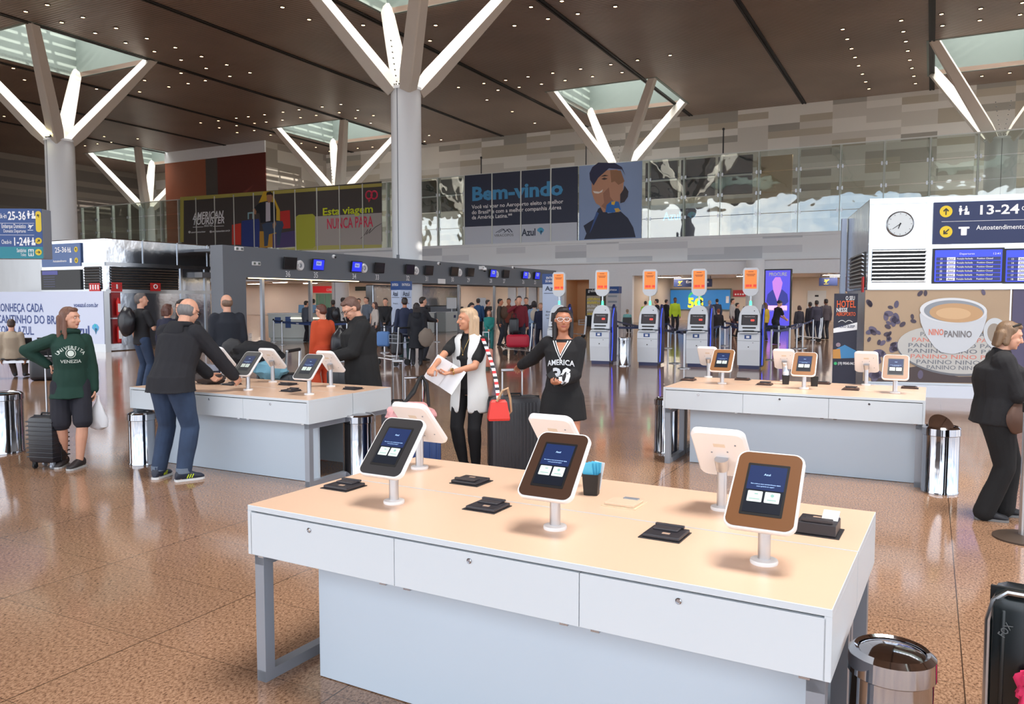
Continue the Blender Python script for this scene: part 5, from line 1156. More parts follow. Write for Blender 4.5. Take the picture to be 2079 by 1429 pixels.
def hang(px0, py0, px1, py1, lab, body, yel=True):
    x0, z1 = GL.loc(px0, py0); x1, z0 = GL.loc(px1, py1); r = empty('hanging_sign', GL.o, RZ, lab, 'sign')
    MB().b2(x0, x1, 0, .15, z0, z1, .01).b2(x0+.1, x0+.14, .05, .09, z1, 3.57).b2(x1-.14, x1-.1, .05, .09, z1, 3.57).build('housing', M_NAVY, r)
    if yel: plane_icon(r, x0+.5, (z0+z1)/2, .35, M_YEL, -.004)
    if body: text(r, body, x0+.95, (z0+z1)/2, .2, M_PRW, -.004, fit=x1-x0-1.2)
hang(1368, 567, 1445, 582, 'navy boarding sign hanging in the hall behind the third kiosk sign', 'Embarque')
hang(1663, 564, 1700, 580, 'navy boarding sign partly hidden by the steel corner post', '')
W2 = Fr(B(0, WS-.55), RZ)
def wallp(px0, py0, px1, py1, m, name, lab, cat, th=.08):
    x0, z1 = W2.loc(px0, py0); x1, z0 = W2.loc(px1, py1); q = W2.o+W2.x*x0; r = empty(name, (q.x, q.y, max(z0, 0)), RZ, lab, cat); MB().b2(0, x1-x0, -th, 0, 0, z1-max(z0, 0)).build('panel', m, r); return r, x1-x0, z1-max(z0, 0)
r, w, h = wallp(1362, 589, 1482, 628, mat('video_blue', (40, 110, 170), .4, emit=.35), 'video_wall', 'wide blue video wall with a green and yellow graphic behind the third kiosk', 'screen')
MB().b2(-.12, w+.12, -.06, 0, -.1, h+.12).build('frame', M_SHAFT, r)
art(r, 'display', circ(w*.42, h*.58, h*.36, 22), mat('v_green', (60, 190, 120), .4, emit=.4), -.085); art(r, 'display', circ(w*.40, h*.6, h*.2, 16), mat('v_cyan', (60, 140, 220), .4, emit=.4), -.09)
text(r, '5G', w*.3, h*.1, h*.5, mat('v_yel', (240, 220, 60), .4, emit=.6), -.095, bold=.06, fit=w*.26); art(r, 'display', rrect(w*.05, h*.35, .02, 3, w*.96, h*.5), M_PRW, -.09)
for px, lab in ((1345, 'red and white notice panel left of the blue video wall'), (1502, 'red and white notice panel right of the blue video wall')):
    r, w, h = wallp(px-13, 589, px+12, 602, mat('notice_red', (190, 50, 60), .5), 'notice_panel', lab, 'panel'); 
    for k in range(4): art(r, 'icon', circ(w*(.2+.2*k), h*.35, h*.14, 10), M_PRW, -.085)
r, w, h = wallp(1640, 590, 1676, 655, mat('door_grey', (196, 200, 202), .5), 'service_door', 'pale grey door in the back of the hall near the steel corner post', 'door')
MB().b2(w*.4, w*.6, -.1, -.08, h*.8, h*.86).build('sign_plate', M_DARK, r)
r, z = far_box('advertising_screen', 1577, 668, 546, 1.55, .3, M_BLACK, 'tall lit purple advertising screen of a man in a suit', 'screen')
MB().b2(-.7, .7, -.02, 0, .15, z-.08).build('display', mat('ad_purple', (72, 66, 180), .4, emit=.9), r)
A2 = lambda pts, col, y, e=.8: art(r, 'display', [(a*1.4-.7, b*(z-.2)+.12) for a, b in pts], mat('ad_%d_%d_%d' % col, col, .4, emit=e), y)
A2([(.05, .45), (.1, .58), (.3, .66), (.7, .66), (.9, .58), (.95, .45), (.8, .38), (.2, .38)], (40, 44, 120), -.024); A2([(.32, .66), (.28, .8), (.4, .88), (.6, .88), (.7, .78), (.64, .64), (.5, .45)], (170, 110, 190), -.026); A2([(.1, .3), (.9, .3), (.9, .38), (.1, .38)], (240, 150, 220), -.028, 1.2)
text(r, 'PROCURE', -.5, z-.4, .2, M_PRW, -.03, fit=1.0, bold=.04); text(r, 'atendimento', -.55, z*.3, .12, M_PRW, -.034, fit=1.1)
r, w, h = wallp(636, 581, 692, 594, mat('shop_red', (206, 36, 44), .5, emit=.15), 'shop_sign', 'red shop sign far behind the check-in queue', 'sign'); text(r, 'CONEXÃO', w*.5, h*.25, h*.4, M_PRW, -.085, fit=w*.35)
r, w, h = wallp(642, 596, 690, 640, mat('shop_glass', (96, 132, 116), .2), 'shop', 'greenish glass shop front under the red sign', 'shop')
for k in range(4): MB().b2(w*(k+.5)/4, w*(k+.5)/4+.12, -.1, -.08, 0, h).build('mullion', M_SHAFT, r)
r, w, h = wallp(722, 582, 762, 590, mat('dark_green_sign', (40, 56, 52), .5), 'shop_sign', 'small dark green sign right of the red shop sign', 'sign')
r, w, h = wallp(759, 582, 777, 628, mat('bright_opening', (244, 246, 252), .5, emit=1.4), 'lit_display', 'bright lit display far behind the man in the black suit', 'display'); art(r, 'display', circ(w*.4, h*.25, h*.2, 14), mat('ld_red', (230, 70, 80), .5, emit=1), -.09); art(r, 'display', circ(w*.85, h*.35, h*.12, 12), mat('ld_or', (240, 190, 70), .5, emit=1), -.09)
r, w, h = wallp(500, 584, 630, 640, mat('cream_panel', (222, 206, 194), .6), 'wall_panel', 'cream wall panel seen under number 36', 'wall panel')
for px in (1040, 1060, 1082): 
    r, w, h = wallp(px-8, 583, px+8, 650, mat('grey_panel%d' % (px % 2), (170, 180, 196), .5), 'wall_panel', 'grey blue panel behind the queue, %s' % {1040: 'left', 1060: 'middle', 1082: 'right'}[px], 'wall panel')
# waiting chairs at the left edge
ws = V((-10.6, 17.6, 0))
r = empty('waiting_bench', ws, R(18), 'row of metal waiting chairs at the left edge, seen from behind', 'bench')
for k in range(3):
    MB().box((k*.62-.9, 0, .44), (.52, .46, .04), .015).box((k*.62-.9, .22, .68), (.52, .03, .42), .012, MX.Rotation(R(12), 3, 'X')).build('seat', M_DARK if k else M_LEG, r)
g = MB().b2(-1.25, .7, -.04, .04, .34, .4)
for x in (-1.15, .55): g.tube([(x, -.32, .02), (x, 0, .36), (x, .32, .02)], .02, 6).tube([(x, -.25, .62), (x, .22, .64)], .02, 6).cyl((x, -.25, .42), (x, -.25, .62), .015, n=6)
g.build('frame', M_ALU, r)
bag(ws+V((.55, -.5, 0)), R(20), (.5, .3, .5), M_CASEB, 'black bag on the floor by the waiting chairs')

# ================================================================== PEOPLE
def remesh(mb, name, m, parent, vox, smooth=2, amp=0.0, fr_=9.0, stretch=(1, 1, 1), fn=None, sm=.5):
    bmesh.ops.recalc_face_normals(mb.bm, faces=mb.bm.faces)
    bmesh.ops.triangulate(mb.bm, faces=mb.bm.faces)
    me = bpy.data.meshes.new('raw'); mb.bm.to_mesh(me); mb.bm.free()
    ob = bpy.data.objects.new('raw', me); C.objects.link(ob)
    md = ob.modifiers.new('r', 'REMESH'); md.mode = 'VOXEL'; md.voxel_size = vox
    ms = ob.modifiers.new('s', 'SMOOTH'); ms.iterations = smooth; ms.factor = sm
    dg = bpy.context.evaluated_depsgraph_get(); dg.update()
    out = bpy.data.meshes.new_from_object(ob.evaluated_get(dg)); bpy.data.objects.remove(ob); bpy.data.meshes.remove(me)
    out.name = name; out.materials.clear()
    for x in (m if isinstance(m, (list, tuple)) else [m]): out.materials.append(x)
    if amp:
        nrm = [v.normal.copy() for v in out.vertices]
        for v, n_ in zip(out.vertices, nrm):
            q = V((v.co.x*stretch[0], v.co.y*stretch[1], v.co.z*stretch[2]))*fr_
            v.co += n_*amp*(NZ.noise(q)+.5*NZ.noise(q*2.3))
    if fn:
        for f in out.polygons: f.material_index = fn(f.center)
    for f in out.polygons: f.use_smooth = True
    o = bpy.data.objects.new(name, out); C.objects.link(o); o.parent = parent
    return o
def capsule(mb, a, b, ra, rb, n=12, fl=1.0, fx=None):
    """closed tapered limb with round ends; fl squashes across fx"""
    a, b = V(a), V(b); d = (b-a); L_ = d.length or .001; d.normalize()
    x = fx-d*fx.dot(d) if fx else d.cross(V((0, 0, 1)) if abs(d.z) < .9 else V((0, 1, 0)))
    x.normalize(); y = d.cross(x); rg = []
    for th in (-80, -50, -22): rg.append((a+d*ra*math.sin(R(th)), ra*math.cos(R(th))))
    for k in range(5): rg.append((a.lerp(b, k/4), ra+(rb-ra)*k/4))
    for th in (22, 50, 80): rg.append((b+d*rb*math.sin(R(th)), rb*math.cos(R(th))))
    mb.rings([[c+x*r*fl*math.cos(2*PI*i/n)+y*r*math.sin(2*PI*i/n) for i in range(n)] for c, r in rg])
def loft(mb, sec, X=V((1, 0, 0)), n=18, tf=None, pw=2.0):
    rg = []
    def se(t):
        c, s_ = math.cos(t), math.sin(t); return (abs(c)**(2/pw)*(1 if c > 0 else -1), abs(s_)**(2/pw)*(1 if s_ > 0 else -1))
    for (cx, cy, cz, rx, ry) in sec:
        r = []
        for i in range(n):
            a, b = se(2*PI*i/n); p = V((cx+rx*a, cy+ry*b, cz)); r.append(tf(p) if tf else p)
        rg.append(r)
    mb.rings(rg)
def ik(a, t, l1, l2, hint):
    a, t = V(a), V(t); d = t-a; L_ = d.length; mx = (l1+l2)*.995
    if L_ > mx: t = a+d*(mx/L_); d = t-a; L_ = mx
    L_ = max(L_, abs(l1-l2)+.01); dn = d/L_ if d.length > 0 else V((0, 0, -1))
    x = (l1*l1-l2*l2+L_*L_)/(2*L_); h = math.sqrt(max(0, l1*l1-x*x))
    hn = V(hint)-dn*V(hint).dot(dn); hn.normalize()
    return a+dn*x+hn*h, t
def hand(mb, w, d, pn, curl, thumb, s=1.0):
    """w wrist, d pointing direction, pn palm normal, thumb side +1/-1 along d x pn"""
    d = V(d).normalized(); pn = V(pn); pn = (pn-d*pn.dot(d)).normalized(); sd = d.cross(pn)*thumb
    loft_pts = []
    for k, (t, wd, th) in enumerate(((0, .026, .02), (.02, .034, .017), (.05, .041, .0155), (.078, .042, .013))):
        c = w+d*t*s; loft_pts.append([c+(sd*math.cos(2*PI*i/12)*wd+pn*math.sin(2*PI*i/12)*th)*s for i in range(12)])
    mb.rings(loft_pts)
    for k, (off, l_) in enumerate(((.031, .070), (.0105, .080), (-.0105, .074), (-.031, .058))):
        p = w+d*.076*s+sd*off*s; a = .15+.04*k; dd = d+sd*off*1.6; dd.normalize(); r = .0088
        for j, f in enumerate((.42, .32, .26)):
            a += curl*(.55 if j == 0 else 1.0)*(1+.08*k)
            dj = dd*math.cos(a)+pn*math.sin(a); e = p+dj*l_*f*s; capsule(mb, p, e, r*s, (r-.001)*s, 8); p = e; r -= .0008
    p = w+d*.022*s+sd*.026*s; dj = (d*.65+sd*.7+pn*.35).normalized()
    for j, l_ in enumerate((.036, .03, .024)):
        e = p+dj*l_*s; capsule(mb, p, e, (.0115-.001*j)*s, (.0105-.001*j)*s, 8); p = e; dj = (dj+d*.3+pn*(.25+curl*.5)-sd*(.25+curl*.3)).normalized()
    return w+d*.07*s+pn*.022*s
def person(loc, H, rz, lab, skin=M_SKIN, top=None, bottom=None, shoes=(30, 30, 34), hair=None, lean=0, twist=0, head=(0, 0), feet=((-.055, 0), (.055, 0)), footyaw=(8, -8), pelvis=.525, bulk=1.0,
           armR=None, armL=None, curl=.35, near=False, sit=False, elbow=None, glasses=None, group=None, shoulder=1.0, extra=None, handn=None, fem=False, cat='person'):
    """feet/arms in units of body height; local +y is the way the person faces, +x their right"""
    r = empty('person', loc, rz, lab, 'person', group)
    vox = .0062 if near else .016
    cv = .009 if near else .018
    S = H
    hipw = .052*(1.08 if fem else 1.0); shw = (.099 if not fem else .088)*shoulder
    pel = V((0, 0, pelvis))*S
    if sit: pel = V((0, -.12, pelvis))*S
    LM = MX.Translation(pel) @ MX.Rotation(R(twist), 4, 'Z') @ MX.Rotation(-R(lean), 4, 'X')
    tp = lambda x, y, z: LM @ (V((x, y, z))*S)     # z measured up from the pelvis
    hips = [pel+V((sx*hipw, 0, -.01))*S for sx in (-1, 1)]
    kn, an = [], []
    for i, sx in enumerate((-1, 1)):
        f = feet[i]; fz = f[2] if len(f) > 2 else 0
        ank = V((f[0], f[1]-.012, .042+fz))*S
        k_, a_ = ik(hips[i], ank, .245*S, .245*S, V((sx*.15, 1, .1))); kn.append(k_); an.append(a_)
    sh = [tp(sx*shw, -.004, .268) for sx in (-1, 1)]
    tgt = [armL, armR]; el, wr = [], []
    for i, sx in enumerate((-1, 1)):
        t = tgt[i]
        t = V(t)*S if t is not None else sh[i]+V((sx*.035, .02, -.315))*S
        hint = V((sx*.55, -.8, -.35)) if not elbow else V(elbow[i] if elbow[i] else (sx*.55, -.8, -.35))
        e_, w_ = ik(sh[i], t, .172*S, .148*S, hint); el.append(e_); wr.append(w_)
    nb = tp(0, -.004, .318)
    yw, pt = head
    HM = MX.Translation(tp(0, .004, .34)) @ MX.Rotation(R(twist), 4, 'Z') @ MX.Rotation(-R(lean*.5), 4, 'X') @ MX.Rotation(R(yw), 4, 'Z') @ MX.Rotation(-R(pt), 4, 'X') @ MX.Translation(V((0, .012, .060))*S)
    hp = lambda x, y, z: HM @ (V((x, y, z))*S)
    HR = HM.to_3x3()
    bk = bulk
    # ---- body
    m = MB(); B_ = bk*.95
    tors = [(0, 0, -.055, .060*B_, .048*B_), (0, 0, -.02, .083*B_, .060*B_), (0, 0, .02, .082*B_, .058*B_), (0, .003, .09, .068*B_*(.95 if fem else 1.05), .050*B_), (0, .005, .17, .078*B_, .060*B_), (0, .004, .23, .088*B_, .062*B_), (0, 0, .265, .084*shoulder, .05), (0, -.002, .292, .062, .038), (0, -.002, .312, .036, .03)]
    loft(m, [(a*S, b*S, c*S, d*S, e*S) for a, b, c, d, e in tors], tf=lambda p: LM @ p)
    capsule(m, tp(0, -.004, .30), hp(0, -.016, -.03), .033*S, .031*S)
    # head
    m.ell(hp(0, -.010, .012), (.0445*S, .055*S, .055*S), 20, 14, HR)
    m.ell(hp(0, .012, -.022), (.036*S, .038*S, .046*S), 18, 12, HR)
    m.ell(hp(0, .037, -.052), (.014*S, .011*S, .010*S), 10, 8, HR)
    m.ell(hp(0, .030, .016), (.034*S, .020*S, .018*S), 12, 8, HR)
    capsule(m, hp(0, .047, .008), hp(0, .058, -.016), .0042*S, .0078*S, 8)
    for sx in (-1, 1):
        m.ell(hp(sx*.044, -.006, -.004), (.006*S, .012*S, .018*S), 10, 8, HR)
        m.ell(hp(sx*.022, .034, -.016), (.013*S, .012*S, .012*S), 8, 6, HR)
    for i, sx in enumerate((-1, 1)):
        capsule(m, sh[i], el[i], .026*S*bk, .0205*S*bk); capsule(m, el[i], wr[i], .0225*S*bk, .0145*S, fl=.85)
        d = (wr[i]-el[i]).normalized(); pn = V((-sx, .25, 0)) if not (handn and handn[i]) else V(handn[i])
        cr = curl if not isinstance(curl, (tuple, list)) else curl[i]
        th = 1 if (d.cross((pn-d*pn.dot(d)).normalized())).dot(V((0, 1, .3)) if abs(d.z) > .5 else V((-sx, 0, .5))) > 0 else -1
        hand(m, wr[i], d, pn, cr, th, S/1.72)
        capsule(m, hips[i], kn[i], .050*S*bk, .034*S, 14); capsule(m, kn[i], kn[i].lerp(an[i], .35), .033*S, .034*S, 12); capsule(m, kn[i].lerp(an[i], .35), an[i], .034*S, .0205*S, 12)
        fy = R(footyaw[i]); fd = V((-math.sin(fy), math.cos(fy), 0))
        capsule(m, an[i]+V((0, 0, -.02*S))-fd*.018*S, an[i]+fd*.085*S+V((0, 0, -.025*S)), .018*S, .013*S, 10)
    body = remesh(m, 'body', skin, r, vox, 2)
    # ---- clothes
    T_ = dict(top or {}); kind = T_.get('kind', 'shirt'); tc = T_.get('col', (60, 60, 70)); inf = T_.get('inf', .012)/1.7; sl = T_.get('sleeve', 1.0); hem = T_.get('hem', -.06)
    amp = .0045 if near else .003
    def mt(c, pre='cloth', rough=.85): return mat('%s_%d_%d_%d' % ((pre,)+tuple(c)), c, rough, bump=.25 if near else 0, bscale=350, var=.08, vscale=7)
    if top:
        m = MB(); g = inf; k_ = bk
        fl_ = T_.get('flare', 0.0)
        sec = []
        if hem < -.03:
            zz = hem
            sec += [(0, 0, zz, (.086+g+fl_)*k_, (.068+g+fl_*.8)*k_), (0, 0, (zz-.03)/2, (.088+g+fl_*.5)*k_, (.067+g+fl_*.4)*k_)]
        sec += [(0, 0, -.02, (.088+g)*k_, (.064+g)*k_), (0, .002, .03, (.085+g)*k_, (.063+g)*k_), (0, .004, .09, (.076+g)*k_, (.057+g)*k_), (0, .008, .17, (.084+g)*k_, (.066+g+(.008 if fem else 0))*k_), (0, .006, .23, (.091+g*.8)*k_, (.066+g)*k_), (0, 0, .264, (.086+g*.5)*shoulder, .053+g*.7), (0, -.004, .293, .064+g*.4, .042+g*.4), (0, -.004, .316+T_.get('collar', 0), .038+g*.3, .034+g*.3)]
        if lean > 8 and hem < -.03:
            loft(m, [(a*S, b*S, c*S, d*S, e*S) for a, b, c, d, e in sec[2:]], tf=lambda p: LM @ p)
            loft(m, [(a*S, b*S, c*S, d*S, e*S) for a, b, c, d, e in sec[:2]+[(0, 0, .03, (.085+g)*k_, (.063+g)*k_)]], tf=lambda p: pel+p)
        else: loft(m, [(a*S, b*S, c*S, d*S, e*S) for a, b, c, d, e in sec], tf=lambda p: LM @ p)
        for i in (0, 1):
            if sl <= 0: continue
            gs = g*T_.get('sl_inf', .55)
            if sl > .55:
                capsule(m, sh[i], el[i], (.030+gs)*S*k_, (.026+gs)*S); f = min(1, (sl-.5)*2); capsule(m, el[i], el[i].lerp(wr[i], f*.97), (.028+gs)*S, (.0205+gs*.9)*S)
            else: capsule(m, sh[i], sh[i].lerp(el[i], sl*2*.8), (.031+gs)*S*k_, (.031+gs)*S)
        o = remesh(m, {'jacket': 'jacket', 'coat': 'coat', 'hoodie': 'hoodie', 'tee': 'shirt'}.get(kind, kind), mt(tc), r, cv, 2, amp*(1.6 if kind in ('jacket', 'coat', 'hoodie') else 1), 9, (1, 1, .6))
        topo = o
        if kind == 'hoodie' or T_.get('hood'):
            m = MB(); p0 = tp(0, -.055, .30)
            m.torus(tp(0, -.012, .312), .048*S, .018*S, 20, 8, (LM.to_3x3() @ V((0, -.25, 1))))
            m.ell(tp(0, -.062, .262), (.062*S, .028*S, .058*S), 16, 10, LM.to_3x3())
            remesh(m, 'hood', mt(tuple(max(0, x-4) for x in tc)), r, cv, 2, amp)
        elif (near or T_.get('collar')) and kind != 'jersey':
            m = MB(); m.torus(tp(0, -.002, .318), .036*S, .0075*S, 20, 8, (LM.to_3x3() @ V((0, .3, 1)))); m.build('collar', mt(T_.get('collarcol', tc)), r, True)
    else: topo = None
    if bottom:
        Bk = bottom.get('kind', 'trousers'); bc = bottom.get('col', (40, 44, 60)); g = bottom.get('inf', .009)/1.7; ln = bottom.get('len', 1.0)
        m = MB()
        loft(m, [(0, 0, -.05*S, (.066+g)*S*bk, (.052+g)*S*bk), (0, 0, -.015*S, (.085+g)*S*bk, (.062+g)*S*bk), (0, 0, .03*S, (.082+g)*S*bk, (.058+g)*S*bk), (0, 0, .06*S, (.074+g)*S*bk, (.053+g)*S*bk)], tf=lambda p: pel+(MX.Rotation(R(twist), 4, 'Z') @ p))
        if Bk == 'skirt': loft(m, [(0, 0, -ln*.245*S, (.130+g)*S*bk, (.100+g)*S*bk), (0, 0, -.08*S, (.122+g)*S*bk, (.092+g)*S*bk), (0, 0, -.02*S, (.114+g)*S*bk, (.080+g)*S*bk), (0, 0, .03*S, (.095+g)*S*bk, (.066+g)*S*bk), (0, 0, .06*S, (.078+g)*S*bk, (.057+g)*S*bk)], tf=lambda p: pel+(MX.Rotation(R(twist), 4, 'Z') @ p))
        for i in (0, 1):
            if Bk == 'skirt': continue
            if Bk == 'shorts':
                e = hips[i].lerp(kn[i], ln); capsule(m, hips[i], e, (.054+g)*S*bk, (.046+g*1.5)*S)
            else:
                capsule(m, hips[i], kn[i], (.052+g)*S*bk, (.036+g)*S, 14)
                e = kn[i].lerp(an[i], ln); w_ = max(.022, bottom.get('cuff', .026)); c_ = kn[i].lerp(an[i], .35); capsule(m, kn[i], c_, (.037+g)*S, (.037+g*.9)*S, 14); capsule(m, c_, e, (.037+g*.9)*S, (w_+g*.8+.002)*S, 14)
        jm = mt(bc, bottom.get('pre', 'cloth'))
        if bottom.get('denim'): jm = mat('denim_%d' % bc[0], bc, .85, bump=.2, bscale=500, var=.6, vscale=5.5)
        remesh(m, Bk if Bk != 'trousers' else ('jeans' if bottom.get('denim') else 'trousers'), jm, r, cv, 2, amp*.9, 8, (1, 1, .8))
        if bottom.get('turnup'):
            for i in (0, 1): q = an[i]; MB().lathe([(.034*S, 0), (.037*S, .005), (.037*S, .05), (.033*S, .052)], q+V((0, 0, .0)), 18).build('turn_up', mat('denim_pale', (104, 116, 132), .9), r, True)
    # ---- shoes
    for i in (0, 1):
        fy = R(footyaw[i]); fd = V((-math.sin(fy), math.cos(fy), 0)); q = an[i]; fz = q.z-.042*S
        side = V((fd.y, -fd.x, 0)); m = MB(); rg = []
        if True:
            for t, w_, h_, zc in ((-.042, .012, .012, .024), (-.034, .021, .028, .034), (-.005, .0225, .031, .036), (.03, .024, .026, .030), (.065, .027, .017, .022), (.09, .024, .014, .019), (.104, .012, .009, .015)):
                c = V((q.x, q.y, fz))+fd*t*S; rg.append([c+side*w_*S*math.cos(2*PI*j/14)+V((0, 0, max(.004, (zc+h_*math.sin(2*PI*j/14)))))*S for j in range(14)])
        m.rings(rg); so = m.build('shoe', mat('shoe_%d_%d_%d' % tuple(shoes), shoes, .55), r, True)
        if near:
            pts = [(-.044, .013), (-.036, .022), (-.005, .0235), (.03, .0255), (.065, .0285), (.092, .0255), (.106, .012)]
            ol = [(t, w_) for t, w_ in pts]+[(t, -w_) for t, w_ in pts[::-1]]
            f = lambda z: [V((q.x, q.y, fz))+(fd*t+side*w_)*S+V((0, 0, z*S)) for t, w_ in ol]
            MB().rings([f(.0005), f(.012)]).build('sole', mat('sole_%d' % (extra or {}).get('sole', 60), ((extra or {}).get('sole', 60),)*3, .6), so)
    # ---- hair
    if hair:
        hk, hc = hair[0], hair[1]; hm = mat('hair_%d_%d_%d' % tuple(hc), hc, .5, var=.35, vscale=60, stretch=(1, 1, .12), bump=.3 if near else 0, bscale=120)
        m = MB(); hv = .007 if near else .014; ha = .003
        if hk == 'bald':
            m.ell(hp(0, -.022, -.002), (.0485*S, .0475*S, .044*S), 16, 10, HR)
        elif hk == 'cap':
            m.ell(hp(0, -.014, .024), (.050*S, .058*S, .05*S), 18, 12, HR); m.ell(hp(0, .05, .03), (.036*S, .035*S, .006*S), 14, 6, HR)
        else:
            m.ell(hp(0, -.017, .022), (.0475*S, .054*S, .051*S), 18, 12, HR); m.ell(hp(0, -.030, -.004), (.044*S, .040*S, .042*S), 16, 10, HR)
            m.ell(hp(0, .014, .052), (.034*S, .027*S, .016*S), 14, 8, HR)
            if hk in ('bob', 'long', 'tied', 'side'):
                L_ = {'bob': .058, 'long': hair[2] if len(hair) > 2 else .15, 'tied': .03, 'side': .13}[hk]
                for sx in (-1, 1):
                    capsule(m, hp(sx*.038, -.010, .03), hp(sx*.041, -.012, -L_*.7), .015*S, .015*S, 10); 
                    if hk == 'long': capsule(m, hp(sx*.041, -.010, -.03), hp(sx*.046, .0, -L_), .014*S, .009*S, 10)
                n_ = 5
                for k in range(n_):
                    a = (k-(n_-1)/2)*.021; capsule(m, hp(a*.9, -.044, .0), hp(a*1.1, -.046, -L_), .022*S, .013*S, 10)
                if hk == 'tied': m.ell(hp(0, -.07, .02), (.02*S, .022*S, .022*S), 10, 8, HR)
        remesh(m, 'cap' if hk == 'cap' else 'hair', hm, r, hv, 2, ha if near else .002, 26, (1, 1, .18) if hk != 'short' else (1, 1, 1))
    if near:
        for sx in (-1, 1):
            e = MB().ell(hp(sx*.0175, .0435, .004), (.0062*S, .0042*S, .0042*S), 12, 8, HR).build('eye', mat('eye_white', (210, 200, 192), .3), r, True)
            MB().ell(hp(sx*.0175, .0468, .0035), (.0026*S, .0016*S, .0030*S), 10, 6, HR).build('pupil', mat('pupil', (36, 24, 20), .25), e, True)
            capsule_ = MB(); capsule(capsule_, hp(sx*.010, .0495, .0145), hp(sx*.026, .044, .0155), .0016*S, .0012*S, 8); capsule_.build('eyebrow', mat('brow', (56, 40, 32), .8), r, True)
        l_ = MB(); capsule(l_, hp(-.012, .044, -.0345), hp(.012, .044, -.0345), .0034*S, .0034*S, 8); l_.ell(hp(0, .0475, -.0355), (.011*S, .0034*S, .0052*S), 12, 6, HR).build('lips', mat('lips', (168, 92, 84), .5), r, True)
    if glasses:
        gm = mat('glasses_%d' % glasses[0], glasses, .3); g = MB()
        for sx in (-1, 1):
            g.tube([hp(sx*.018+.0135*math.cos(t)*(1.15), .056-.004*abs(math.cos(t)), .003+.0105*math.sin(t)) for t in [k*PI/7 for k in range(15)]], .0014*S if near else .002*S, 6)
            g.tube([hp(sx*.033, .052, .006), hp(sx*.044, .03, .006), hp(sx*.047, -.004, .004)], .0014*S if near else .002*S, 6)
        g.tube([hp(-.004, .058, .006), hp(.004, .058, .006)], .0014*S, 6).build('glasses', gm, r, True)
    return dict(root=r, S=S, tp=tp, hp=hp, wr=wr, el=el, sh=sh, kn=kn, an=an, top=topo, LM=LM, HR=HR, pel=pel, rz=rz, loc=V(loc))
def wpos(p, q): return MX.Translation(p['loc']) @ MX.Rotation(p['rz'], 4, 'Z') @ V(q)
def to_local(p, q, H): 
    d = V(q)-p[0]; c, s_ = math.cos(-p[1]), math.sin(-p[1]); return (c*d.x-s_*d.y)/H, (s_*d.x+c*d.y)/H, d.z/H
def chest_print(p, mesh_or_pts, m, name, off=.004):
    """lay flat lettering (x right as seen, z up, body height metres) on the front of the top"""
    me = p['top'].data; bt_ = BVHTree.FromPolygons([v.co.copy() for v in me.vertices], [tuple(f.vertices) for f in me.polygons])
    fw = p['LM'].to_3x3() @ V((0, 1, 0))
    for v in mesh_or_pts.vertices:
        q = p['LM'] @ V((-v.co.x, 0, v.co.z)); hit = bt_.ray_cast(q+fw*.8, -fw)
        v.co = (hit[0] if hit[0] else q+fw*.13)+fw*off
    mesh_or_pts.materials.clear(); mesh_or_pts.materials.append(m)
    o = bpy.data.objects.new(name, mesh_or_pts); C.objects.link(o); o.parent = p['root']; return o
def dense(me, n=1):
    b = bmesh.new(); b.from_mesh(me); bmesh.ops.triangulate(b, faces=b.faces)
    for _ in range(n): bmesh.ops.subdivide_edges(b, edges=[e for e in b.edges if e.calc_length() > .012], cuts=1)
    b.to_mesh(me); b.free(); return me
def arc_text(body, rad, h, a0, a1, cz, m, p, name='lettering'):
    n = len(body)
    for i, ch in enumerate(body):
        a = R(a0+(a1-a0)*i/(n-1)); me = text_mesh(ch, h, 'CENTER', .02)
        for v in me.vertices:
            x, z = v.co.x, v.co.z+rad; v.co = V((x*math.cos(a)+z*math.sin(a), 0, cz+z*math.cos(a)-x*math.sin(a)))
        chest_print(p, dense(me), m, name)

# 1 girl in the green hoodie
q = P(150, 948); H = 1.66
sq = P(88, 953)+V((0, .1, 0)); rz = R(212)
wl_ = to_local((q, rz), sq+V((.03, .0, 1.06)), H)
p = person(q, H, rz, 'person in a dark green hoodie and black shorts holding a suitcase handle at the left', M_SKIN, dict(kind='hoodie', col=(20, 56, 46), inf=.032, hem=-.09, flare=.022), dict(kind='shorts', col=(32, 32, 42), inf=.012, len=.93), (44, 40, 42),
           ('long', (112, 76, 60), .125), head=(50, 2), feet=((-.03, .05), (.05, -.06)), footyaw=(-40, -25), armR=wl_, armL=None, curl=(.35, .9), near=True, bulk=.97, elbow=((-.5, -.8, -.3), (.9, -.4, -.2)), fem=True, extra=dict(sole=170), handn=(None, (0, .2, -1)))
pw = mat('hoodie_print', (206, 214, 206), .8)
arc_text('UNIVERSITA', .13, .034, -52, 52, .225, pw, p)
me = text_mesh('VENEZIA', .034, 'CENTER', .02)
for v in me.vertices: v.co.z += .215
chest_print(p, dense(me), pw, 'lettering')
for r0, r1 in ((.046, .04), (.03, .0)):
    b = bmesh.new(); vo = [b.verts.new((r0*math.cos(t), 0, .312+r0*math.sin(t))) for t in [k*PI/16 for k in range(32)]]
    if r1:
        vi = [b.verts.new((r1*math.cos(t), 0, .312+r1*math.sin(t))) for t in [k*PI/16 for k in range(32)]]
        for k in range(32): b.faces.new((vo[k], vo[(k+1) % 32], vi[(k+1) % 32], vi[k]))
    else: b.faces.new(vo)
    me = bpy.data.meshes.new('emblem'); b.to_mesh(me); b.free(); chest_print(p, dense(me), pw, 'emblem', .005)
hw_ = wpos(p, p['wr'][0])
g = empty('plastic_bag', hw_+V((.04, 0, -.06)), 0, 'white plastic bag hanging from the hand of the person in the green hoodie', 'bag')
b = MB().lathe([(.008, 0), (.02, -.05), (.07, -.16), (.095, -.26), (.085, -.33), (.03, -.36)], n=20)
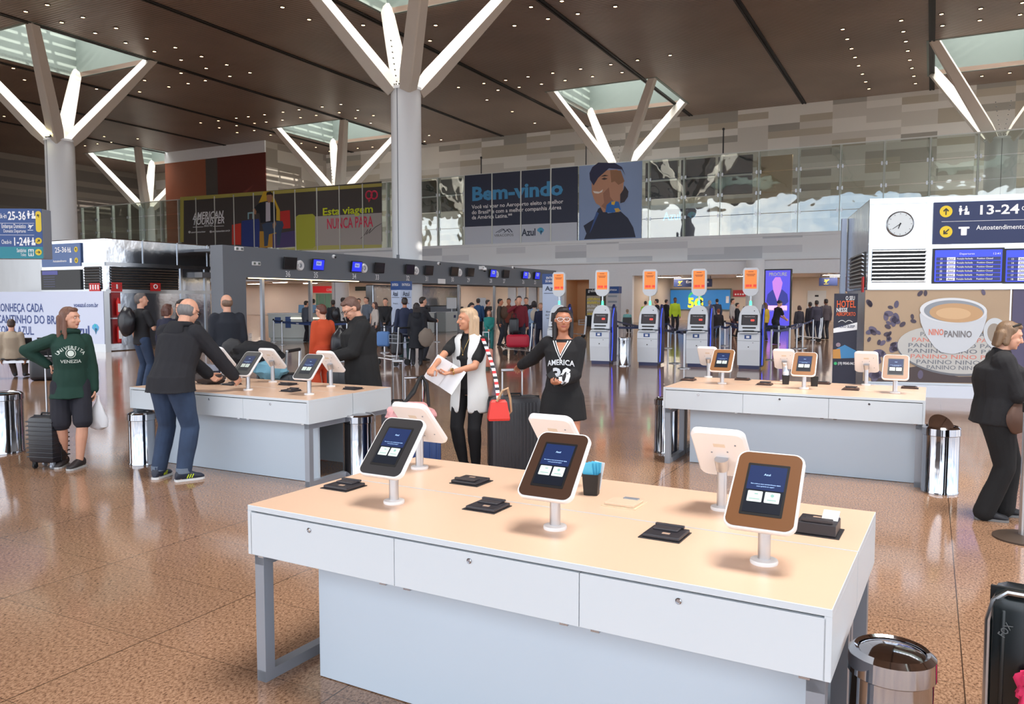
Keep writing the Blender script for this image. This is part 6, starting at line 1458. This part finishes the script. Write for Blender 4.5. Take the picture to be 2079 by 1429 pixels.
for v in b.bm.verts: v.co += V((NZ.noise(v.co*14), NZ.noise(v.co*14+V((5, 0, 0))), 0))*.022; v.co.y *= .5
b.build('bag_body', mat('thin_plastic', (222, 222, 226), .4), g, True)
# 2 bending man in jeans
q = P(352, 972); H = 1.80; rz = R(-18)
p = person(q, H, rz, 'person with grey balding hair, black jacket and jeans bending over the left desk', M_SKIN, dict(kind='jacket', col=(30, 30, 36), inf=.04, hem=-.055, hood=True, flare=.01), dict(kind='trousers', col=(44, 60, 86), inf=.018, denim=True, turnup=True, cuff=.03, len=.93),
           (34, 40, 56), ('bald', (120, 118, 118)), lean=20, head=(-8, 12), feet=((-.085, .0), (.085, -.01)), footyaw=(10, -35), armR=(.20, .28, .52), armL=(.06, .26, .52), curl=.6, near=True, bulk=1.16, extra=dict(sole=210), elbow=((-.9, -.2, -.5), (.9, -.3, -.4)), glasses=(40, 40, 40))
yg = mat('stripe_lime', (206, 226, 40), .6)
for i in (0, 1):
    a = p['an'][i]; fy = R((10, -35)[i]); fd = V((-math.sin(fy), math.cos(fy), 0)); sd = V((fd.y, -fd.x, 0))
    for side in (-1, 1):
        for k in range(3):
            c = a+fd*(.03+.022*k)+sd*side*(.043)*1.0; MB().box(c+V((0, 0, -.028)), (.004, .008, .04), rot=(MX.Rotation(fy, 3, 'Z') @ MX.Rotation(R(-28), 3, 'X'))).build('stripe', yg, p['root'])
# belongings on the left desk in front of him
dq = P(425, 779, DZ)
g = empty('travel_bag', dq, R(-20), 'small dark bag with grey items lying on the left desk beside the bending person', 'bag')
blob('bag_body', mat('bag_brown', (62, 52, 50), .7), g, (0, 0, .06), (.2, .11, .07), .25, 8); blob('cloth', mat('grey_shirt', (128, 134, 150), .8), g, (-.03, .02, .16), (.13, .09, .05), .3, 8, 20, 3)
# 3 woman with dark hair across the desk
person(P(0, 700)*0+V((-4.35, 10.6, 0)), 1.74, R(180), 'dark-haired person in a black hooded coat facing the bending person across the left desk', M_SKIN, dict(kind='jacket', col=(26, 26, 30), inf=.03, hem=-.12, hood=True), dict(col=(28, 28, 34)), hair=('long', (34, 26, 26), .1), head=(0, 8), armR=(.08, .2, .56), armL=(-.1, .2, .56), near=True, fem=True, bulk=1.08)
# 4, 5 pair beside the steel clad room
person(V((-6.95, 15.0, 0)), 1.86, R(-35), 'person in a black polo with a black backpack standing at the steel clad room', M_SKIN, dict(kind='shirt', col=(30, 30, 34), inf=.016, sleeve=.45, hem=-.05), dict(col=(44, 58, 84), denim=True, inf=.012), (40, 30, 28), ('short', (98, 92, 90)), head=(-35, -4), armR=(.08, .16, .66), elbow=(None, (.5, -.3, -.6)))
bpk = lambda q, rz, lab, m, s=1.0: blob('bag', m, tag(empty('backpack', q, rz), lab, 'backpack'), (0, 0, 0), (.16*s, .12*s, .24*s), .12, 6, 20)
bpk(V((-7.12, 14.79, 1.32)), R(-35), 'large black backpack on the back of the person in the black polo', M_CASEB, 1.15)
person(V((-6.35, 14.75, 0)), 1.66, R(-12), 'person with brown bob hair in a navy top, seen from behind beside the black backpack', M_SKIN, dict(kind='shirt', col=(34, 36, 56), inf=.02, sleeve=1, hem=-.07), dict(col=(40, 50, 74), denim=True), hair=('bob', (88, 54, 44)), head=(-15, 0), fem=True)
# 6 balding person by the pylon
person(V((-4.45, 12.5, 0)), 1.82, R(28), 'balding person in a black jacket seen from behind in front of the grey pylon', M_SKIN, dict(kind='jacket', col=(30, 34, 44), inf=.04, hem=-.08), dict(col=(40, 46, 66), denim=True), hair=('bald', (120, 96, 80)), head=(20, 0), bulk=1.12)
g = empty('shoulder_bag', V((-4.30, 12.28, .98)), R(28), 'grey black shoulder bag on the hip of the balding person', 'bag'); blob('bag_body', mat('bag_grey', (60, 60, 62), .7), g, (0, 0, 0), (.16, .06, .15), .12)
# 7 woman in orange
person(P(655, 800)*0+V((-3.22, 13.6, 0)), 1.66, R(42), 'person in a long rust orange knit outfit with short brown hair, seen from behind', M_SKIN, dict(kind='coat', col=(196, 74, 38), inf=.02, hem=-.14, flare=.006), dict(col=(190, 68, 36), inf=.03, cuff=.04), hair=('short', (92, 52, 40)), head=(25, 8), fem=True, bulk=1.12, glasses=(60, 40, 40))
bpk(V((-2.9, 13.5, .98)), R(42), 'black backpack hanging behind the person in orange', M_CASEB, 1.1)
# 8 man in the black coat with glasses
p = person(V((-1.72, 9.15, 0)), 1.79, R(112), 'person with glasses in a long black coat looking down behind the left desk', M_SKIN, dict(kind='coat', col=(24, 24, 26), inf=.05, hem=-.22, flare=.012, collar=.018), dict(col=(30, 30, 34)), hair=('short', (104, 76, 66)), head=(14, 34), lean=4, armR=(.08, .20, .60), armL=(-.05, .21, .60), curl=.7, near=True, bulk=1.18, glasses=(30, 30, 32))
hw_ = wpos(p, p['wr'][1].lerp(p['wr'][0], .5)); g = empty('phone', hw_+V((-.1, -.02, .01)), R(112), 'phone in the hands of the person in the long black coat', 'phone'); MB().box((0, 0, 0), (.075, .15, .009), .003).build('case', M_BLACK, g)
# 9 blonde woman
q = P(954, 958); H = 1.655; rz = R(180-22)
hd_ = P(842, 985)+V((.10, .06, 1.01))
p = person(q, H, rz, 'person with straight blonde hair in a white waistcoat holding a sheet of paper', M_SKIN2 if 0 else mat('skin_warm', (206, 146, 114), .5, var=.05, vscale=25), dict(kind='tee', col=(24, 24, 26), inf=.012, sleeve=.42, hem=-.03), dict(col=(22, 22, 26), inf=.007, cuff=.019), (34, 34, 34), ('long', (196, 166, 134), .12), head=(-46, 2),
           feet=((-.035, .0), (.035, .02)), armR=to_local((q, rz), hd_, H), armL=(.03, .19, .62), curl=(.5, .9), near=True, fem=True, elbow=((-.9, -.5, -.3), (.8, -.5, -.3)), handn=((.3, .3, 1), (0, .2, -1)))
S_ = H; m = MB()   # waistcoat: open front shell
rgs = []
for z, rx, ry, fl_ in ((-.16, .118, .088, 0), (-.08, .112, .082, 0), (0, .104, .076, 0), (.09, .090, .070, 0), (.17, .096, .078, 0), (.235, .100, .076, 0), (.285, .085, .058, 0), (.312, .050, .044, 0)):
    row = []
    op = .42 if z < .25 else .7
    for k in range(27):
        a = PI/2+op*.5+(2*PI-op)*k/26*1.0; row.append((math.cos(a)*rx*S_, math.sin(a)*ry*S_+.004, z*S_))
    rgs.append([p['LM'] @ V(x) for x in row])
vv = [[m.bm.verts.new(x) for x in rr] for rr in rgs]
for a, b in zip(vv[:-1], vv[1:]):
    for k in range(26): m.bm.faces.new((a[k], a[k+1], b[k+1], b[k]))
for v in m.bm.verts: v.co += V((NZ.noise(v.co*9), NZ.noise(v.co*9+V((3, 3, 3))), 0))*.012
wo = m.build('waistcoat', mat('waistcoat_white', (226, 226, 224), .8, bump=.2, bscale=250), p['root'], True)
md = wo.modifiers.new('t', 'SOLIDIFY'); md.thickness = .014; md.offset = 1; md = wo.modifiers.new('s', 'SUBSURF'); md.levels = 1; md.render_levels = 1
MB().tube([p['tp'](-.028, .066, .285), p['tp'](-.012, .088, .235), p['tp'](0, .092, .2), p['tp'](.012, .088, .235), p['tp'](.028, .066, .285)], .0018, 6).ell(p['tp'](0, .094, .192), (.006, .005, .009)).build('necklace', mat('gold', (214, 178, 110), .25, 1), p['root'])
a = p['wr'][0]; d = (p['wr'][0]-p['el'][0]).normalized(); MB().torus(a-d*.02, .026, .006, 20, 8, d).cyl(a-d*.02+V((0, .02, .02)), a-d*.02+V((0, .026, .032)), .018, n=14).build('wristwatch', mat('gold', (0, 0, 0)), p['root'], True)
pc = wpos(p, p['wr'][0])
g = empty('paper_sheet', pc+V((-.05, .02, -.03)), 0, 'white folded sheet of paper held by the person with blonde hair', 'paper')
mq = MX.Rotation(R(33), 3, 'Y'); MB().box(mq @ V((-.09, 0, -.0)), (.17, .002, .26), rot=mq @ MX.Rotation(R(10), 3, 'Z')).box(mq @ V((.07, .012, -.0)), (.16, .002, .26), rot=mq @ MX.Rotation(R(-10), 3, 'Z')).build('sheet', M_PRW, g)
# red handbag on a striped strap
sc = wpos(p, p['sh'][0]); hbq = V((-.125, 7.35, .61))
g = empty('handbag', hbq, R(10), 'red handbag on a striped strap at the hip of the person with blonde hair', 'handbag')
MB().rings([[V((a*w_, b*dd, z)) for a, b in ((-1, -1), (1, -1), (1, 1), (-1, 1))] for z, w_, dd in ((0, .095, .05), (.02, .1, .055), (.17, .075, .035), (.19, .06, .02))]).build('bag_body', mat('bag_coral', (222, 58, 48), .5), g)
MB().tube([(-.02, -.03, .18), (.03, -.05, .28), (.08, -.03, .3), (.11, 0, .2), (.12, 0, .08), (.1, 0, .05), (.07, 0, .12)], .012, 8).build('handle', mat('beige_leather', (196, 160, 124), .5), g, True)
n_ = 22
p0 = V((math.cos(-R(10))*(sc.x-hbq.x)-math.sin(-R(10))*(sc.y-.07-hbq.y), math.sin(-R(10))*(sc.x-hbq.x)+math.cos(-R(10))*(sc.y-.07-hbq.y), sc.z+.03-hbq.z)); p1 = V((-.0, 0, .2))
for k in range(n_):
    a = p0.lerp(p1, k/n_)+V((.02*math.sin(PI*k/n_), -.04*math.sin(PI*k/n_), 0)); b = p0.lerp(p1, (k+1)/n_)+V((.02*math.sin(PI*(k+1)/n_), -.04*math.sin(PI*(k+1)/n_), 0))
    MB().box((a+b)/2, (.036, .005, (b-a).length*1.02), rot=(b-a).normalized().to_track_quat('Z', 'Y').to_matrix()).build('strap_stripe', (mat('strap_red', (206, 44, 52), .7), M_PRW, mat('strap_black', (34, 38, 46), .7), M_PRW)[k % 4], g)
# 10 woman in the black jersey
q = P(1142, 985); H = 1.665; rz = R(167); sq = P(1050, 968); hd_ = sq+V((.0, .18, 1.04))
p = person(q, H, rz, 'person with white glasses and a black lettered jersey gripping a large suitcase', M_SKIN2, dict(kind='jersey', collar=-.022, col=(24, 23, 26), inf=.022, hem=-.03, sl_inf=.9), dict(kind='skirt', col=(20, 20, 22), inf=.006, len=.62), (230, 230, 230), ('long', (30, 22, 22), .125), head=(12, 0),
           armR=to_local((q, rz), hd_, H), armL=(-.015, .17, .60), curl=(.9, .5), near=True, fem=True, bulk=1.02, glasses=(236, 236, 236), elbow=((-.3, -.7, -.6), (.5, -.5, -.7)), handn=((.3, .3, 1), (0, .2, -1)), feet=((-.06, 0), (.05, .02)))
pw2 = mat('jersey_print', (226, 230, 234), .8)
me = text_mesh('AMERICA', .05, 'CENTER', .03)
w = max(v.co.x for v in me.vertices)*2
for v in me.vertices: v.co.x *= .25/w; v.co.z += .262-.06*(v.co.x/.15)**2*.4
chest_print(p, dense(me), pw2, 'lettering')
me = text_mesh('30', .13, 'CENTER', .05)
for v in me.vertices: v.co.x += .012; v.co.z += .105
chest_print(p, dense(me), pw2, 'lettering')
for k, c_ in enumerate((M_PRW, M_BLACK, M_PRW)):
    b = bmesh.new(); o_ = .012*k; w_ = .008
    for sx in (-1, 1):
        f = [b.verts.new(x) for x in ((0, 0, .352-o_*1.4), (0, 0, .352-w_*1.5-o_*1.4), (sx*(.062+o_), 0, .476-w_*.3), (sx*(.062+o_-w_), 0, .478))]; b.faces.new(f)
    me = bpy.data.meshes.new('trim'); b.to_mesh(me); b.free(); chest_print(p, dense(me, 2), c_, 'collar_stripe', .006)
b = bmesh.new(); f = [b.verts.new(x) for x in ((0, 0, .352), (.05, 0, .462), (-.05, 0, .462))]; b.faces.new(f); me = bpy.data.meshes.new('neck_opening'); b.to_mesh(me); b.free(); chest_print(p, dense(me, 2), M_SKIN2, 'neckline', .0065)
a = p['wr'][1]; d = (p['wr'][1]-p['el'][1]).normalized(); MB().torus(a-d*.015, .026, .005, 20, 8, d).torus(a-d*.03, .027, .004, 20, 8, d).build('bracelet', mat('gold', (0, 0, 0)), p['root'], True)
hq = wpos(p, p['wr'][0]); g = empty('phone', hq+V((-.07, -.03, .03)), R(30), 'dark phone in the hand of the person in the black jersey', 'phone'); MB().box((0, 0, 0), (.075, .012, .14), .004, MX.Rotation(R(-35), 3, 'Y')).build('case', M_BLACK, g)
# 11 person at the right edge
q = P(2008, 1050); H = 1.57
p = person(q+V((.02, .0, 0)), H, R(-112), 'person with an ash blonde bob and black clothes in profile at the right edge', M_SKIN, dict(kind='jacket', col=(26, 25, 28), inf=.045, hem=-.045, collar=.012), dict(col=(22, 22, 24), inf=.022, cuff=.04), (34, 36, 42), ('bob', (124, 98, 74)), lean=3, head=(0, 14), armR=(.03, .19, .68), armL=(-.03, .2, .69), feet=((-.05, .07), (.06, -.03)), curl=.7, near=True, bulk=1.26, fem=True, extra=dict(sole=120))
MB().tube([p['hp'](-.045, -.01, .045), p['hp'](-.03, .02, .066), p['hp'](.03, .02, .066), p['hp'](.045, -.01, .045)], .008, 6).build('sunglasses', M_BLACK, p['root'], True)
g = empty('shoulder_bag', wpos(p, V((.17, .12, .82))), R(-72), 'brown shoulder bag in front of the person at the right edge', 'bag'); blob('bag_body', mat('bag_tan', (92, 66, 54), .6), g, (0, 0, 0), (.05, .1, .12), .1)
# ------------------------------------------------------------------ people farther away
def far(px, d, H, rz, lab, tc, bc, hair=('short', (44, 34, 30)), kind='shirt', skin=M_SKIN, hem=-.06, grp=None, y=None, **k):
    x = (px-1039.5)/F*d
    tk = dict(kind=kind, col=tc, inf=k.pop('inf', .02), hem=hem, sleeve=k.pop('sleeve', 1.0)); tk.update(k.pop('topx', {}))
    return person(V((x, d, 0)), H, R(rz), lab, skin, tk, dict(kind=k.pop('bk', 'trousers'), col=bc, len=k.pop('bl', 1.0)), hair=hair, **k)
far(822, 21.6, 1.80, 10, 'person in a dark navy jacket holding a cart handle, seen from behind by the totem', (38, 46, 72), (50, 72, 76), kind='jacket', hem=-.12, skin=M_SKIN2, armR=(.12, .12, .52))
far(846, 21.0, 1.66, 5, 'person in a long black coat with long dark hair, seen from behind beside the totem', (28, 30, 38), (34, 34, 40), hair=('long', (36, 26, 26), .1), kind='coat', hem=-.25, topx=dict(flare=.03, hood=True), fem=True, bulk=1.1)
far(858, 22.6, 1.82, -60, 'person in a white collared shirt and dark vest looking right behind the long black coat', (40, 40, 46), (40, 42, 52), armR=(.02, .22, .62), armL=(-.02, .2, .62))
g = empty('tote_bag', V((-2.22, 20.7, .75)), R(5), 'grey beige tote bag on the arm of the person in the long black coat', 'bag'); blob('bag_body', mat('bag_taupe', (122, 110, 100), .8), g, (0, 0, 0), (.2, .1, .24), .15)
QL = [(622, 32.8, 1.7, -40, 'person in a grey shirt leaning at the white service counter', (84, 90, 104), (44, 42, 50), {}), (637, 35, 1.78, 20, 'person in a black jacket at the service counter', (30, 30, 36), (40, 40, 46), dict(kind='jacket')),
      (677, 31, 1.74, 10, 'person in a dark jacket with a navy backpack behind the belt', (34, 38, 46), (60, 66, 60), dict(kind='jacket', skin=M_SKIN3)), (697, 33, 1.84, -50, 'person in a white shirt in the queue behind the person with glasses', (206, 208, 212), (60, 60, 66), {}),
      (716, 32, 1.86, -20, 'person in a dark shirt in the queue, right of the white shirt', (60, 50, 50), (50, 50, 56), {}), (729, 33, 1.8, 180, 'person facing the camera between two queueing heads', (200, 200, 200), (50, 50, 56), {}), (745, 31, 1.86, 140, 'person in a grey T-shirt looking down in the queue', (96, 106, 120), (50, 56, 66), dict(sleeve=.45)),
      (762, 30, 1.66, 120, 'person with long brown hair in a pale top in the queue', (196, 186, 180), (60, 56, 60), dict(hair=('long', (70, 44, 40), .14), fem=True)), (783, 28, 1.8, 180, 'person in an open black suit jacket facing the camera left of the totem', (28, 28, 32), (52, 58, 76), dict(kind='jacket', armR=(.02, .14, .52), armL=(-.02, .14, .52))),
      (955, 26.5, 1.66, -130, 'person with long dark hair in a white top looking down at the phone', (206, 206, 208), (50, 50, 60), dict(hair=('long', (30, 24, 26), .14), fem=True, armR=(.03, .17, .62), head=(0, 25))), (971, 33, 1.8, 5, 'person in a blue shirt seen from behind at a check-in counter', (44, 78, 120), (30, 30, 34), {}), (990, 33, 1.74, -80, 'person in a black shirt standing at a check-in counter', (32, 30, 36), (30, 30, 34), {}),
      (1015, 30, 1.78, -100, 'person in an olive shirt with a brown backpack', (70, 64, 58), (40, 44, 56), dict(skin=M_SKIN2)), (1033, 31, 1.8, 170, 'person in a brown and red top behind the person in dark red', (120, 56, 44), (50, 46, 50), dict(skin=M_SKIN2)), (1049, 33, 1.78, 180, 'person in a bright red top, mostly hidden behind the person in dark red', (176, 40, 40), (40, 44, 56), {}),
      (1068, 32, 1.84, 175, 'person in dark clothes behind the shoulder of the person in dark red', (36, 32, 38), (36, 40, 56), {}), (1084, 28, 1.7, 0, 'person in a pale denim shirt wearing a beige backpack, seen from behind', (132, 158, 190), (62, 84, 124), dict(hair=('long', (36, 28, 30), .06), fem=True)),
      (1098, 26.5, 1.64, 170, 'airline worker in dark navy left of the tall totem', (34, 40, 66), (32, 34, 52), dict(hair=('tied', (150, 120, 92)), fem=True))]
for px, d, H, rz, lab, tc, bc, k in QL: far(px, d, H, rz, lab, tc, bc, **k)
bpk(V((-6.75, 30.6, 1.2)), R(10), 'navy backpack on the person in the dark jacket behind the belt', M_CASEB, 1.0); bpk(V((-.3, 29.9, 1.25)), R(0), 'brown backpack on the person in the olive shirt', mat('bag_brown2', (84, 60, 46), .8), 1.0); bpk(V((.78, 27.75, 1.2)), 0, 'beige backpack on the person in the pale denim shirt', mat('bag_cream', (186, 176, 164), .8), .9)
far(993, 25.5, 1.42, 180, 'child in a teal shirt with long brown hair behind a rose gold suitcase', (40, 130, 124), (44, 110, 110), hair=('long', (96, 60, 46), .13), fem=True, armR=(.02, .15, .55), armL=(-.02, .15, .55))
far(1054, 25.2, 1.86, 180, 'bearded person in a dark red shirt pushing the loaded cart, hand at the face', (112, 26, 40), (42, 46, 62), armR=(.05, .12, .82), elbow=(None, (.9, .2, -.6)), hair=('short', (50, 34, 30)), bulk=1.05)
QR = [(1310, 41, 1.68, 0, 'person in a yellow safety vest left of the second kiosk sign', (150, 200, 50), (50, 60, 90), {}), (1333, 38, 1.78, 60, 'person in a black shirt beside the second kiosk sign pole', (30, 30, 36), (34, 36, 50), dict(armL=(-.1, .2, .62))), (1352, 45, 1.76, -60, 'person in a black suit standing in the hall between kiosk signs', (28, 28, 32), (28, 28, 32), {}),
      (1370, 41, 1.86, 180, 'person in a yellow and grey safety vest standing between the second and third kiosks', (190, 214, 50), (44, 44, 50), dict(skin=M_SKIN3)), (1421, 40, 1.76, 20, 'person in black behind the third kiosk sign', (32, 32, 36), (36, 36, 44), {}), (1440, 38, 1.72, -20, 'person with grey hair in a grey shirt right of the third kiosk', (132, 136, 150), (60, 60, 70), dict(hair=('short', (160, 150, 140)))), (1455, 44, 1.8, 0, 'person in dark blue in front of the blue video wall', (60, 66, 84), (40, 44, 50), {}),
      (1486, 38, 1.8, -120, 'person in a pale striped shirt at the queue near the fourth kiosk', (186, 176, 170), (70, 40, 50), {}), (1496, 37, 1.6, -110, 'person in black bending beside the striped shirt', (34, 34, 40), (34, 34, 40), {}), (1511, 35, 1.45, -60, 'person with a beige backpack half hidden left of the fourth kiosk', (96, 90, 80), (60, 56, 50), {}), (1553, 34, 1.62, 30, 'person in a mustard yellow top with long brown hair right of the fourth kiosk', (204, 168, 52), (60, 60, 70), dict(hair=('long', (96, 60, 44), .14), fem=True)),
      (1574, 31, 1.74, -75, 'person in a black T-shirt and dark cap leaning at the counter under the purple screen', (28, 28, 32), (40, 44, 56), dict(hair=('cap', (40, 36, 44)), sleeve=.45, armR=(.02, .26, .56), armL=(-.02, .26, .56), lean=14)), (1622, 34, 1.5, 0, 'person with curly brown hair in a dark top, back to the camera, at the right', (54, 50, 58), (50, 50, 60), dict(hair=('bob', (66, 44, 38)), fem=True)),
      (1644, 36, 1.64, 20, 'person in dark clothes behind the trolley at the right', (44, 42, 50), (44, 44, 56), dict(skin=M_SKIN3)), (1657, 34.9, 1.72, 5, 'heavy person in a dark plaid shirt seen from behind by the trolley', (64, 60, 74), (52, 56, 74), dict(bulk=1.25, skin=M_SKIN3)), (1676, 35, 1.78, 10, 'person in a grey shirt beside the steel corner post', (84, 74, 78), (50, 50, 56), dict(skin=M_SKIN3))]
for px, d, H, rz, lab, tc, bc, k in QR: far(px, d, H, rz, lab, tc, bc, **k)
far(1275, 42, 1.62, -20, 'person in a pale teal shirt seated on a black chair beside the grey totem', (120, 176, 176), (34, 34, 40), hair=('short', (150, 130, 112)), sit=True, pelvis=.30, feet=((-.05, .2), (.05, .2)))
g = empty('chair', V(((1275-1039.5)/F*42, 41.8, 0)), R(-20), 'black chair under the person in the pale teal shirt', 'chair')
MB().box((0, -.05, .4), (.45, .45, .05), .01).box((0, -.36, .62), (.45, .04, .4), .01).build('seat', M_DARK, g); b = MB()
for x in (-.2, .2):
    for y in (-.28, .12): b.cyl((x, y, 0), (x, y, .4), .015, n=6)
b.build('leg_frame', M_LEG, g)
far(1456, 36, 1.6, 0, 'person with auburn hair seated with their back to the camera right of the third kiosk', (40, 36, 40), (40, 40, 46), hair=('short', (130, 66, 44)), sit=True, pelvis=.36, feet=((-.05, .2), (.05, .2)))
p = person(ws+V((-.35, -.02, 0)), 1.7, R(18), 'person in a beige jacket seated on the waiting chairs at the left edge', M_SKIN, dict(kind='jacket', col=(158, 144, 126), inf=.04, hem=-.04), dict(col=(70, 60, 56)), hair=('short', (60, 44, 38)), sit=True, pelvis=.30, feet=((-.06, .22), (.06, .22)), head=(10, 8))
